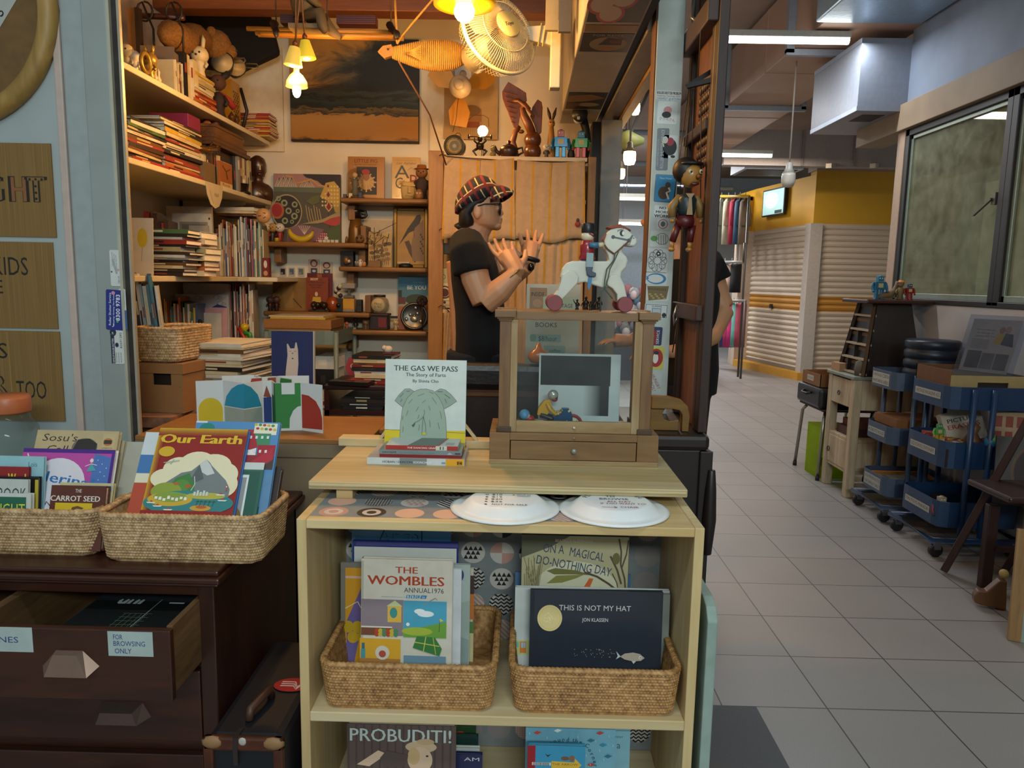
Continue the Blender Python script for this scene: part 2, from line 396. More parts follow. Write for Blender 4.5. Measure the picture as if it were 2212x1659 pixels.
# end of the corridor: yellow walls over two roller shutters
c0=Vector((3.74,9.85,0));cl=Vector((3.46,11.4,0))
ZT=aY(1752,483,9.85).z;ZY=aY(1755,368,9.85).z
YEL=P('#c9991f',.6,var=.05,ns=3)
m=MB();m.box(c0.x,5.6,9.85,10.05,ZT,ZY,YEL);struct('wall_end',m)
m=MB();m.box(c0.x-.02,6,9.8,10.1,ZY,3.3,P('#a08d83',.7));struct('wall_end_upper',m)
m=MB();m.prism([(c0.x,c0.y),(cl.x,cl.y),(cl.x-.3,15),(c0.x+1,15)],ZT,ZY-.05,P('#e0a51c',.6,var=.05,ns=3),'z');struct('wall_side_yellow',m)
def slats(name,a,b,z0,z1,n,col,label):
 t=thing(name,label,'roller shutter',(a.x,a.y,z0));d=b-a;L=d.length;ang=math.atan2(d.y,d.x);t.rotation_euler=(0,0,ang)
 H=z1-z0;q=H/n;prof=[]
 for i in range(n):prof+=[(-.004,i*q),(.016,i*q+q*.18),(.026,i*q+q*.5),(.016,i*q+q*.82),(-.004,i*q+q*.93)]
 prof.append((-.004,H));m=MB()
 vs=[(x,-y,z)for y,z in prof for x in(0,L)]
 fs=[(2*i,2*i+1,2*i+3,2*i+2)for i in range(len(prof)-1)]
 m.add(vs,fs,col);m.box(0,L,.0,.01,0,H,col);m.build('slat_curtain',t)
 m=MB();m.box(0,L,-.03,.01,0,.05,P('#8f8577',.5,.4));m.build('bottom_bar',t)
 m=MB();m.box(L*.46,L*.5,-.045,-.02,H*.42,H*.45,P('#2a2622',.5));m.build('lock',t)
 return t
def _shut(nt,b):
 v=_coord(nt);s=nt.nodes.new('ShaderNodeSeparateXYZ');nt.links.new(v,s.inputs[0])
 mp=nt.nodes.new('ShaderNodeMapRange');mp.inputs[1].default_value=0;mp.inputs[2].default_value=2.0;nt.links.new(s.outputs[2],mp.inputs[0])
 return _ramp(nt,mp.outputs[0],[(0,lin('#c9b9a4')),(.40,lin('#c9b9a4')),(.405,lin('#c08a3a')),(.5,lin('#c08a3a')),(.505,lin('#c9b9a4'))])
SHUT=PATT('shutter_paint',_shut,.45)
slats('roller_shutter',cl,c0+Vector((-.02,.12,0)),.1,ZT,26,SHUT,'ribbed beige roller shutter facing the walkway, left of the corner post')
slats('roller_shutter',c0+Vector((.1,0,0)),Vector((5.6,9.85,0)),.1,ZT,26,SHUT,'ribbed grey roller shutter at the corridor end, right of the corner post')
m=MB();m.box(c0.x-.06,c0.x+.1,9.77,9.95,0,ZT,P('#b7ada3',.5));struct('column_end',m,.004)
m=MB();m.prism([(cl.x-.2,cl.y),(cl.x+.0,cl.y-.02),(cl.x+.0,cl.y+.3),(cl.x-.2,cl.y+.3)],0,ZT,P('#c8b29c',.5),'z');struct('column_side',m,.004)
m=MB();m.prism([(cl.x-.22,cl.y-.05),(c0.x-.1,c0.y-.1),(5.6,9.7),(5.6,9.95),(cl.x,cl.y+.2)],0,.1,P('#c8912f',.5),'z');struct('trim_9',m)
# far market hall seen past the shop
m=MB();m.box(-3,9,15,15.2,0,3.4,P('#c2ced6',.8));struct('wall_hall_far',m)
# ---------------- pine cabinet in front ----------------
PINE=WOOD('#dcc797','#c0a36c','x',3,.55,stretch=12,bump=.05)
PINEZ=WOOD('#dac595','#bda06a','z',3,.55,stretch=12,bump=.05)
PINEL=WOOD('#dccdaa','#c4ad7c','x',3,.5,stretch=14,bump=.05)
CY,CB,CX0,CX1,CZ,TH=1.45,1.80,-.4526,.3785,.750,.020
SHZ=.3275
GREYBK=P('#7d8384',.7,var=.08)
INK,ROSE,PALE='#15171c','#b98d80','#c3bcb4'
def motif(A,cx,cy,r,kind,c1,c2):
 A.k=3
 def chords(ang,w,step,c,zig=False):
  ca,sa=math.cos(ang),math.sin(ang);t=-r+step/2
  while t<r:
   L=math.sqrt(max(0,r*r-t*t))
   if L>r*.2:
    if zig:
     n=max(2,int(L/(r*.2)));pts=[]
     for i in range(n*2+1):
      u=-L+L*i/n;q=t+(.10*r if i%2 else-.10*r)
      pts.append((cx+u*ca-q*sa,cy+u*sa+q*ca))
     A.line(pts,w,c)
    else:A.line([(cx-L*ca-t*sa,cy-L*sa+t*ca),(cx+L*ca-t*sa,cy+L*sa+t*ca)],w,c)
   t+=step
 if kind=='ring':A.ell(cx,cy,r,r,c1,28);A.ell(cx,cy,r*.64,r*.64,c2,24);A.ell(cx,cy,r*.34,r*.34,c1,20)
 elif kind=='stripe':A.ell(cx,cy,r,r,c2,28);chords(.8,r*.15,r*.31,c1)
 elif kind=='zig':A.ell(cx,cy,r,r,c2,28);chords(0,r*.16,r*.34,c1,True)
 elif kind=='quart':A.ell(cx,cy,r,r,c2,28);A.ell(cx,cy,r,r,c1,10,90,180);A.ell(cx,cy,r,r,c1,10,270,360)
 elif kind=='grid':A.ell(cx,cy,r,r,c1,28);chords(0,r*.04,r*.2,c2);chords(PI/2,r*.04,r*.2,c2)
 elif kind=='tri':
  A.ell(cx,cy,r,r,c2,28);q=r*.4
  for j in range(-2,3):
   for i in range(-3,4):
    x,y=cx+i*q+(q/2 if j%2 else 0),cy+j*q
    if all(math.hypot(px-cx,py-cy)<r for px,py in((x-q/2,y+q/2),(x+q/2,y+q/2),(x,y-q/2))):A.poly([(x-q/2,y+q/2),(x+q/2,y+q/2),(x,y-q/2)],c1)
 else:A.ell(cx,cy,r,r,c2,28)
cab=thing('book_cabinet','pine two-tier open cabinet with circle patterned lining, holding two rattan baskets','cabinet',((CX0+CX1)/2,CY,0))
hw=(CX1-CX0)/2;D=CB-CY
m=MB();m.box(-hw,-hw+TH,0,D,0,CZ,PINEZ);m.build('side_panel',cab,.002)
m=MB();m.box(hw-TH,hw,0,D,0,CZ,PINEZ);m.build('side_panel',cab,.002)
m=MB();m.box(-hw+TH,hw-TH,0,D,CZ-TH,CZ-.0005,PINE)
A=ART(m,(-hw+TH,.022,CZ-.0005),(2*hw-TH*2-.075,0,0),(0,D-.03,0),(0,0,1),(0,0,100,44));A.rect(0,0,100,44,GREYBK)
ks=['stripe','ring','tri','quart','plain','zig','ring','stripe','quart','grid','tri','plain']
for j in range(4):
 for i in range(9):
  k=ks[(i*5+j*3+1)%12];c=INK if(i+j)%3 else ROSE
  motif(A,6+i*11.2,39.5-j*10.2,4.3,k,c,PALE if k!='plain' else '#d9ab92')
m.build('top_panel',cab,.002)
m=MB();m.box(-hw+TH,hw-TH,0,D-.01,SHZ-.022,SHZ,PINEL);m.box(-hw+TH,hw-TH,.006,D-.01,.01,.03,PINEL);m.build('shelf',cab,.002)
m=MB();m.box(-hw+TH,hw-TH,D-.01,D,.03,CZ-TH,PINE)
A=ART(m,(-hw+TH,D-.0105,.03),(2*hw-2*TH,0,0),(0,0,CZ-TH-.03),(0,-1,0),(0,0,760,718));A.rect(0,0,760,718,GREYBK)
for j in range(10):
 for i in range(11):
  k=ks[(i*5+j*7)%12];c=INK if(i*2+j)%3 else ROSE
  motif(A,28+i*70,36+j*70,29,k,c,PALE if k!='plain' else '#8e8683')
m.build('back_panel',cab)
# ---------------- woven baskets ----------------
def _wick(nt,b,c):
 v=_coord(nt);n=_noise(nt,v,90,3);n2=_noise(nt,v,14,2)
 mx=nt.nodes.new('ShaderNodeMath');mx.operation='MULTIPLY_ADD';mx.inputs[1].default_value=.5;nt.links.new(n2,mx.inputs[0]);nt.links.new(n,mx.inputs[2])
 return _ramp(nt,mx.outputs[0],[(.5,lin(c[0])),(.75,lin(c[1])),(.95,lin(c[2]))])
RAT={k:PATT('rattan_'+k,(lambda c:lambda nt,b:_wick(nt,b,c))(c),.5)for k,c in{'tan':('#7d5730','#ab7f4b','#c59a64'),'pale':('#85684a','#b09065','#ccb088'),'brown':('#4c3320','#74502f','#8c6740')}.items()}
def rrect(w,d,r,n):
 """n points round a rounded rectangle with arc length"""
 segs=[((-w/2+r,-d/2),(w/2-r,-d/2)),None,((w/2,-d/2+r),(w/2,d/2-r)),None,((w/2-r,d/2),(-w/2+r,d/2)),None,((-w/2,d/2-r),(-w/2,-d/2+r)),None]
 cs=[None,(w/2-r,-d/2+r,-90),None,(w/2-r,d/2-r,0),None,(-w/2+r,d/2-r,90),None,(-w/2+r,-d/2+r,180)]
 Ls=[math.dist(*s)if s else PI*r/2 for s in segs];tot=sum(Ls);out=[]
 for i in range(n):
  t=tot*i/n;k=0
  while t>Ls[k]:t-=Ls[k];k+=1
  f=t/Ls[k]
  if segs[k]:
   (ax,ay),(bx,by)=segs[k];nx,ny=(by-ay)/Ls[k],-(bx-ax)/Ls[k];out.append((ax+(bx-ax)*f,ay+(by-ay)*f,nx,ny))
  else:
   x,y,a=cs[k];a=math.radians(a+90*f);out.append((x+r*math.cos(a),y+r*math.sin(a),math.cos(a),math.sin(a)))
 return out,tot
def basket(label,x0,x1,y0,y1,z0,h,mat='tan',pitch=.0072,row=.0066,rot=0,group='rattan book baskets',q=5,flare=.012):
 w,d=x1-x0,y1-y0;t=thing('rattan_basket',label,'basket',((x0+x1)/2,(y0+y1)/2,z0),(0,0,rot),group)
 base,tot=rrect(w,d,.035,8);nc=int(tot/pitch/2)*2;n=nc*q;pts,tot=rrect(w,d,.035,n)
 rows=max(4,int((h-.008)/row));nr=rows*4;m=MB();vs=[]
 for j in range(nr+1):
  z=(h-.006)*j/nr;tt=j/4;rj=int(min(tt,rows-1e-6));fv=2*(tt-rj)-1
  infl=-flare*(1-j/nr)-(.012*(1-j/(nr*.12))**2 if j<nr*.12 else 0)
  for i,(x,y,nx,ny)in enumerate(pts):
   u=i/q+(.5 if rj%2 else 0);fu=2*(u%1)-1
   b=.0036*math.sqrt(max(0,1-fu*fu))*math.sqrt(max(0,1-fv*fv))+infl
   vs.append((x+nx*b,y+ny*b,z))
 fs=[(j*n+i,j*n+(i+1)%n,(j+1)*n+(i+1)%n,(j+1)*n+i)for j in range(nr)for i in range(n)]
 m.add(vs,fs,RAT[mat],True)
 # inner face with the same weave, coarser
 n2=nc*2;p2,_=rrect(w-.012,d-.012,.03,n2);vs=[];r2=rows*2
 for j in range(r2+1):
  for i,(x,y,nx,ny)in enumerate(p2):
   b=-flare*(1-j/r2)-.002*((i+j//2)%2)
   vs.append((x+nx*b,y+ny*b,.006+(h-.012)*j/r2))
 m.add(vs,[(j*n2+i,(j+1)*n2+i,(j+1)*n2+(i+1)%n2,j*n2+(i+1)%n2)for j in range(r2)for i in range(n2)],RAT[mat],True)
 m.build('woven_side',t)
 m=MB();p3,_=rrect(w-.03,d-.03,.03,40);m.prism([(p[0],p[1])for p in p3],0,.006,RAT[mat],'z');m.build('base',t)
 # twisted rim
 n=nc*3;pr,tot=rrect(w-.006,d-.006,.034,n);vs=[];k=8
 for i,(x,y,nx,ny)in enumerate(pr):
  for s in range(k):
   a=2*PI*s/k;rr=.0075+.0014*math.sin(2*PI*i/4.0+a*2)
   vs.append((x+nx*rr*math.cos(a),y+ny*rr*math.cos(a),h-.004+rr*.85*math.sin(a)))
 m=MB();m.add(vs,[(i*k+s,((i+1)%n)*k+s,((i+1)%n)*k+(s+1)%k,i*k+(s+1)%k)for i in range(n)for s in range(k)],RAT[mat],True)
 m.build('rim',t);return t
basket('rattan basket on the cabinet shelf holding the cream annual with red title',-.414,-.040,1.453,1.75,SHZ,.108,'tan')
basket('rattan basket on the cabinet shelf holding the black landscape picture book',-.010,.350,1.453,1.75,SHZ,.108,'tan')
# ---------------- books in the cabinet ----------------
G1='picture books in the pine cabinet'
def fb(label,px,Y,z0,T,col,art=None,box=None,H=None,lean=3,yaw=0,vs=1,**k):
 """front facing book from its photo box (x0, top, x1), standing at depth Y on height z0"""
 x0,y0,x1=px;W=aY(x1,y0,Y).x-aY(x0,y0,Y).x;c=(aY(x0,y0,Y)+aY(x1,y0,Y))/2
 if H is None:H=(c.z-z0)/math.cos(math.radians(lean))
 if box and abs(box[2]-box[0])!=100:box=(*box[:3],box[1]+(box[2]-box[0])*H*math.cos(math.radians(lean-13))/W*vs)
 return book('picture_book',label,W,H,T,col,(c.x,Y-H*math.sin(math.radians(lean)),z0),(-math.radians(lean),0,math.radians(yaw)),art,box,**k)
def a_angel(A):A.text('Angel',690,175,130,'#16262f',380);A.text('Angel',690,172,118,'#3c83b4',360)
fb('blue picture book with a black outlined title at the back of the cream annual basket',(760,1130,974),1.715,SHZ+.008,.012,'#3f80ad',a_angel,(270,0,1125,1100),group=G1)
def a_wh(A):A.rect(285,170,1178,700,'#d7dad2');A.rect(300,130,1190,160,'#4b4a8c')
fb('white picture book with navy top edge behind the cream annual',(762,1171,990),1.695,SHZ+.008,.012,'#28367f',a_wh,(272,122,1192,1200),group=G1)
def a_gy(A):
 A.rect(225,350,1200,1200,'#d79a1d');A.rect(225,420,1200,440,'#dbb9a0');A.poly([(240,800),(360,520),(420,560),(300,1180),(230,1180)],'#6d619c')
 for i in range(5):A.ell(250+i*40,860+(i%2)*90,48,52,'#c9a420')
 A.line([(225,700),(330,640),(420,800)],8,'#efe0a0')
fb('grey bordered yellow picture book half hidden left of the cream annual',(736,1217,930),1.655,SHZ+.008,.008,'#7f7b74',a_gy,(185,305,950,1300),group=G1)
def a_bei(A):A.rect(1180,400,1330,560,'#4a332a');A.rect(1180,560,1330,780,'#cf7a35');A.rect(1180,800,1330,900,'#5f8a4a');A.rect(1180,900,1330,1300,'#d8cf9a')
fb('orange and cream picture book edge at the right of the cream annual basket',(830,1226,1023),1.675,SHZ+.008,.010,'#d3cdb8',a_bei,(560,340,1322,1300),group=G1)
def a_grn(A):A.ell(1190,400,45,60,'#2c3f7c');A.poly([(900,700),(1285,620),(1285,1300),(900,1300)],'#a5b5ac');A.poly([(1000,1000),(1200,930),(1285,960),(1285,1300),(1000,1300)],'#8da19c')
fb('pale green picture book right of the cream annual',(820,1218,1016),1.64,SHZ+.008,.01,'#b4c2bb',a_grn,(515,310,1288,1300),group=G1)
def a_w2(A):A.text('b',1130,720,40,'#2a2c33');A.text('S',1128,866,50,'#2a2c33')
fb('plain white picture book edge directly right of the cream annual',(800,1227,997),1.615,SHZ+.008,.01,'#dfe3e6',a_w2,(440,345,1212,1300),group=G1)
def a_womb(A):
 A.rect(375,290,395,1300,'#b9b5a6');red='#b3401c'
 A.text('THE',755,385,56,red,186,bold=.02);A.text('WOMBLES',750,484,78,red,640,bold=.026);A.text('ANNUAL1976',902,545,42,'#3c3d40',332,bold=.006)
 A.text('Authorised edition as seen on',645,590,10,'#5a92b0',200)
 for i,ch in enumerate(('B','B','C')):A.poly([(752+i*40,594),(758+i*40,566),(790+i*40,566),(784+i*40,594)],'#3d87b8');A.text(ch,771+i*40,591,22,'#eef2f0')
 A.poly([(872,594),(880,566),(928,566),(920,594)],'#2f7fb6');A.text('tv',900,590,22,'#eef2f0')
 # four coloured picture panels with plain scenery
 A.rect(378,610,732,915,'#8d7f86');A.rect(600,655,715,800,'#e0b54a');A.poly([(590,665),(725,665),(660,615)],'#c7cf9c');A.ell(650,720,32,45,'#3f8f8a');A.rect(378,850,640,915,'#7a4b34');A.rect(378,838,640,850,'#e3dccb')
 for i in range(12):A.ell(510+(i%6)*32,905-(i//6)*30,20,20,['#b9472b','#d0b03c','#4e8a63'][i%3])
 A.rect(735,612,1095,922,'#4aa3c0');A.poly([(735,860),(860,840),(1095,780),(1095,922),(735,922)],'#6ea23e');A.ell(850,870,130,35,'#a8b93f');A.ell(772,812,15,15,'#f0f1ea');A.line([(1040,770),(1034,870)],4,'#473f2c');A.poly([(1040,755),(1072,772),(1040,785)],'#e6c23a');A.ell(920,720,70,26,'#e9eef0');A.ell(870,700,46,22,'#e9eef0');A.line([(905,640),(1000,585),(1015,600)],8,'#8f9296')
 A.rect(368,940,712,1240,'#e0a92b');A.rect(378,1030,416,1110,'#4f9aa5');A.rect(385,980,410,1030,'#3a6f80');A.rect(368,1110,712,1240,'#b07a3f');A.ell(560,1060,60,60,'#d9d4c4');A.ell(560,1070,30,30,'#b5523a')
 A.poly([(815,1010),(850,910),(1000,915),(1060,1010),(1040,1075)],'#3c7d3f');A.line([(830,960),(1040,990)],7,'#d7cf55');A.line([(925,912),(905,1040)],7,'#d7cf55');A.line([(985,915),(1010,1060)],5,'#d7cf55')
 A.rect(740,1075,1095,1290,'#6f94a8')
fb('cream annual with red title and four picture panels, front of its basket',(780,1209,978),1.585,SHZ+.008,.018,'#d8d3c3',a_womb,(375,270,1140,1300),group=G1,lean=4,yaw=-1)
# right basket
def a_mag(A):
 A.rect(150,65,1065,1200,'#b7b188');A.ell(620,620,400,340,'#d6d3b4');A.poly([(150,65),(560,65),(400,160),(150,260)],'#5d5e48')
 A.text('BEATRICE ALEMAGNA',595,118,24,'#dcd9be',320);n='#333f66'
 for s,x,y,w,r in(('ON A',420,215,180,-4),('MAGICAL',705,258,300,-9),('DO-NOTHING',510,345,480,-9),('DAY',845,395,140,-12)):A.text(s,x,y,78,n,w,bold=.008,rot=r)
 A.poly([(365,370),(440,345),(620,360),(760,400),(620,395),(430,400)],'#77743a');A.poly([(368,480),(450,410),(690,395),(620,430),(500,470)],'#8d8a45')
 A.line([(690,375),(800,410),(900,470),(1000,545)],18,'#574a39');A.poly([(665,545),(735,425),(770,430),(725,545)],'#d8652a')
 for x,y0,x2,y2,w in((980,80,1000,300,14),(1060,90,1010,330,12),(910,230,1010,470,16),(1000,300,1050,540,14),(930,380,990,540,9)):A.line([(x,y0),((x+x2)/2+12,(y0+y2)/2),(x2,y2)],w,'#5b4a38')
 for i in range(9):A.line([(180+i*14,540),(175+i*17,400-(i%3)*70)],5,'#6f6745');A.line([(300-i*6,520),(340-i*22,240+(i%4)*40)],4,'#807645')
 A.ell(960,250,32,50,'#6d6a3c')
fb('olive picture book with hand lettered navy title, tallest in the right cabinet basket',(1127,1157,1360),1.68,SHZ+.008,.012,'#3a3a30',a_mag,(145,60,1068,1300),group=G1)
fb('slim blue book peeking out behind the olive picture book',(1113,1239,1363),1.705,SHZ+.008,.008,'#4d6f93',group=G1)
def a_trn(A):A.rect(90,985,240,1110,'#c8cf86');A.rect(95,1000,130,1045,'#7fc0b8');A.rect(140,995,195,1095,'#d9833a');A.rect(150,1003,168,1050,'#9fc3cf');A.rect(172,1003,190,1050,'#9fc3cf')
fb('white landscape book with a green and orange train on its cover edge',(1113,1272,1447),1.63,SHZ+.008,.012,'#cfd6d2',a_trn,(90,520,1412,1330),group=G1)
def a_hat(A):
 A.rect(222,547,258,1375,'#20262f');A.text('THIS IS NOT MY HAT',775,715,48,'#d9dcd8',615,bold=.004);A.text('JON KLASSEN',778,810,32,'#d9dcd8',222,bold=.004)
 A.ell(390,785,106,114,'#e2cf8f',32);A.ring(390,785,88,92,'#d3bd78',32,1.07);rr=random.Random(3)
 for i in range(26):a=rr.random()*6.28;d=rr.random()*55;A.ell(390+d*math.cos(a),790+d*math.sin(a),5,4,'#f1e6b8',6)
 for i in range(40):A.ell(600+rr.random()*360,1045+rr.random()*70,2.5,2.5,'#c9cec9',6)
 A.poly([(1000,1105),(1040,1078),(1110,1068),(1170,1080),(1212,1115),(1180,1140),(1110,1145),(1040,1130)],'#b9aa98');A.poly([(1005,1105),(965,1058),(980,1100),(965,1130)],'#c9d2d0');A.poly([(1100,1142),(1118,1168),(1140,1140)],'#c9d2d0');A.ell(1172,1112,11,13,'#eff0ea',12);A.ell(1173,1113,5,6,'#22252b',10)
fb('black landscape picture book with gold seal and small fish',(1146,1277,1434),1.59,SHZ+.008,.012,'#2b323d',a_hat,(220,545,1355,1375),group=G1,yaw=1)
fb('grey landscape book edge right of the black picture book',(1180,1281,1448),1.612,SHZ+.008,.008,'#8f9690',group=G1)
# bottom tier, tops only in view
def a_prob(A):
 for i in range(14):A.rect(128+i*44,68,138+i*44,420,'#4b3f3b')
 A.text('PROBUDITI!',425,163,76,'#b9c7c0',565,bold=.012)
 A.ell(540,190,88,34,'#c9b08d',20);A.ell(565,160,50,18,'#bfa27c');A.ell(535,265,70,75,'#d5b79a');A.ell(500,245,34,50,'#c8a878');A.ell(575,242,8,6,'#3b302b',8)
 A.poly([(180,300),(300,215),(350,235),(250,310)],'#d5b79a');A.poly([(310,260),(345,215),(470,240),(440,310),(330,310)],'#544742')
fb('brown picture book with pale capitals and a figure in a white hat, bottom tier',(750,1566,985),1.52,.03,.014,'#5c4b46',a_prob,(126,66,734,800),group=G1,lean=2)
for i,(c,x1,y,Y,lb)in enumerate((('#2b4a2c',1028,1570,1.66,'dark green book with a red dot, hindmost in the bottom tier row'),('#1f3b36',1033,1588,1.63,'dark teal book behind the brown picture book in the bottom tier'),('#c8cfc9',1036,1614,1.60,'pale edged book behind the navy book in the bottom tier'))):
 fb(lb,(860,y,x1),Y,.03,.012,c,(lambda A:A.ell(80,12,6,5,'#b23a2c'))if i==0 else None,group=G1)
def a_am(A):A.text('AM',88,16,9,'#d8d8dc')
fb('navy book with white capitals behind the brown picture book',(850,1628,1042),1.57,.03,.012,'#1f2756',a_am,(0,0,100,130),group=G1)
def a_cor(A):
 t='#22566d'
 for ch,x,y,r in(('A',1240,195,40),('r',1268,180,30),('o',1290,170,24),('u',1313,163,16),('n',1336,160,8),('d',1360,160,0),('t',1392,160,-4),('h',1408,164,-10),('e',1432,172,-16),('C',1466,190,-28),('o',1480,214,-40),('r',1492,236,-50),('n',1501,256,-60),('e',1508,278,-66),('r',1512,300,-72)):A.text(ch,x,y,24,t,rot=r,bold=.012)
 A.text('ABOUT THE SEASONS',1375,192,12,t,150)
 for x,y,c in((1185,112,'#d0553f'),(1540,105,'#c24a3c'),(1490,150,'#33788f'),(1560,175,'#3591b0'),(1300,96,'#e7eef0'),(1590,240,'#33788f'),(1495,292,'#c9483c')):A.poly([(x-22,y),(x,y-12),(x+26,y-4),(x,y+10)],c)
 for i in range(20):A.line([(1140+i*25,110+(i*53)%190),(1143+i*25,122+(i*53)%190)],3,'#d8ecf0')
fb('pale blue picture book with curved dark lettering, bottom tier',(1136,1574,1330),1.60,.03,.012,'#79b5cb',a_cor,(1120,85,1630,700),group=G1)
def a_nt(A):A.text('nter',1645,130,16,'#2a5c74',44);A.text('a',1642,190,40,'#2a5c74')
fb('second pale blue picture book, just right of the curved lettering one',(1165,1577,1362),1.64,.03,.012,'#86bccf',a_nt,(1200,90,1705,700),group=G1)
def a_arr(A):
 A.rect(1130,190,1175,500,'#a3202b');A.rect(1175,195,1455,500,'#3d9bc4');A.poly([(1268,300),(1268,280),(1400,285),(1400,260),(1440,300),(1400,340),(1268,330)],'#e8bf3c');A.text('THE ARROW',1345,304,14,'#b04a28',148,bold=.01)
 A.ell(1345,262,24,12,'#7a5a42');A.ell(1385,262,16,20,'#8a6a50');A.poly([(1228,235),(1245,245),(1266,238),(1246,256)],'#25353c')
 A.rect(1157,288,1264,306,'#e8ecec')
 for i in range(16):A.rect(1162+i*6,288,1165+i*6,306,'#22262a')
fb('small blue book with red spine and yellow arrow, bottom tier',(1140,1611,1265),1.53,.03,.012,'#3d9bc4',a_arr,(1130,188,1460,420),group=G1,lean=2)
# ---------------- plates ----------------
def plate(label,px,py,lines,Y=1.553):
 c=aZ(px,py,CZ+.02);c=Vector((c.x,Y,CZ+.0015));r=.118
 t=thing('paper_plate',label,'plate',c,(0,0,0),'paper plates used as signs');W=P('#e4e9ea',.45,var=.03)
 m=MB();m.lathe([(r,.0),(r+.001,.003),(r-.008,.005),(r-.018,.004),(r-.024,.007),(r-.042,.021),(r-.048,.0225),(1e-6,.0228)],W,48)
 A=ART(m,(-.1,-.1,.0232),(.2,0,0),(0,.2,0),(0,0,1),(-100,-100,100,100))
 for s,x,y,h,c,w,ro in lines:A.text(s,x,y,h,c,w,rot=ro)
 m.build('dish',t);return t
INKP,REDP='#3a3d44','#9c3f52'
L1=[('BOOK PRICES',0,-32,13,INKP,92,0),('$10',-18,-14,10,INKP,22,0),('$15',-18,3,10,INKP,22,0),('$20',-18,20,10,INKP,24,0),('$25',-18,38,10,INKP,24,0),('NOT FOR SALE',10,57,9,INKP,74,0),('PRICE AS',40,-16,6,INKP,30,0),('MARKED',40,-6,6,INKP,28,0)]
pl=plate('white paper plate lettered with book prices, on the cabinet top',1090,1097,L1)
mm=MB();A=ART(mm,(-.1,-.1,.0234),(.2,0,0),(0,.2,0),(0,0,1),(-100,-100,100,100))
A.rect(-50,-29,50,-28,'#4a6fae');A.ell(-40,0,3,3,'#3f5a4a');A.ell(-40,17,3,3,'#3f5a4a');A.ell(-40,34,3,3,'#b03a3a');A.ell(-40,53,3,3,'#3b4149');A.ell(18,-18,3,3,'#c0a24a');A.ring(-40,-17,2,3.5,'#3b4149');mm.build('price_mark',pl)
import math as _m
L2=[]
for i,ch in enumerate('PLEASE FEEL FREE'):
 a=_m.radians(150-120*i/15)
 if ch!=' ':L2.append((ch,64*_m.cos(a),20-70*_m.sin(a),13,INKP,None,_m.degrees(a)-90))
L2+=[('TO',-6,-18,11,INKP,20,0),('BROWSE',0,2,12,INKP,62,0),('ALL DAY,',10,20,10,REDP,54,0),('IF YOU WANT TO!',16,34,9,REDP,96,0),('CHAIR',26,58,9,REDP,38,0)]
pl=plate('white paper plate lettered with a please browse message, on the cabinet top',1333,1100,L2)
mm=MB();A=ART(mm,(-.1,-.1,.0234),(.2,0,0),(0,.2,0),(0,0,1),(-100,-100,100,100));A.line([(-32,54),(0,55)],1.5,REDP);A.line([(-6,49),(0,55),(-6,60)],1.5,REDP);mm.build('arrow_mark',pl)
# ---------------- board on battens ----------------
BZ,BY0,BY1=.7926,1.58,1.96
bx0,bx1=aY(666,1055,BY0).x,aY(1486,1060,BY0).x
t=thing('display_board','wide pine board raised on battens above the cabinet, carrying the display case','board',((bx0+bx1)/2,BY0,CZ))
bw=(bx1-bx0)/2;m=MB();BO=WOOD('#cdbf98','#ad9765','x',3,.5,stretch=14,bump=.04)
m.box(-bw,bw,0,BY1-BY0,BZ-CZ-.018,BZ-CZ,BO);m.box(-bw+.002,bw-.002,-.005,0,BZ-CZ-.011,BZ-CZ-.004,BO);m.build('board_top',t,.003)
for x in(-bw+.075,bw-.11):
 m=MB();m.box(x-.018,x+.018,.02,.36,0.0,BZ-CZ-.018,PINE);m.build('batten',t)
m=MB();m.box(-bw-.02,bw-.1,BY1-BY0-.03,BY1-BY0+.02,BZ-CZ,BZ-CZ+.022,PINEL);m.build('back_batten',t,.002)
# folding book stand behind the white book
st=thing('book_stand','pale wooden folding stand with slanting legs behind the white elephant book','stand',(aY(922,960,1.9).x,1.9,BZ))
for s in(-1,1):
 m=MB();m.bar((s*.03,.03,.15),(s*.145,.045,.0),.016,.008,PINEL);m.build('leg',st)
m=MB();m.box(-.05,.05,.0,.012,.10,.16,PINEL);m.box(-.09,.09,-.03,.0,.022,.03,PINEL);m.box(-.012,.012,0,.01,.0,.15,PINEL);m.build('back_rest',st)
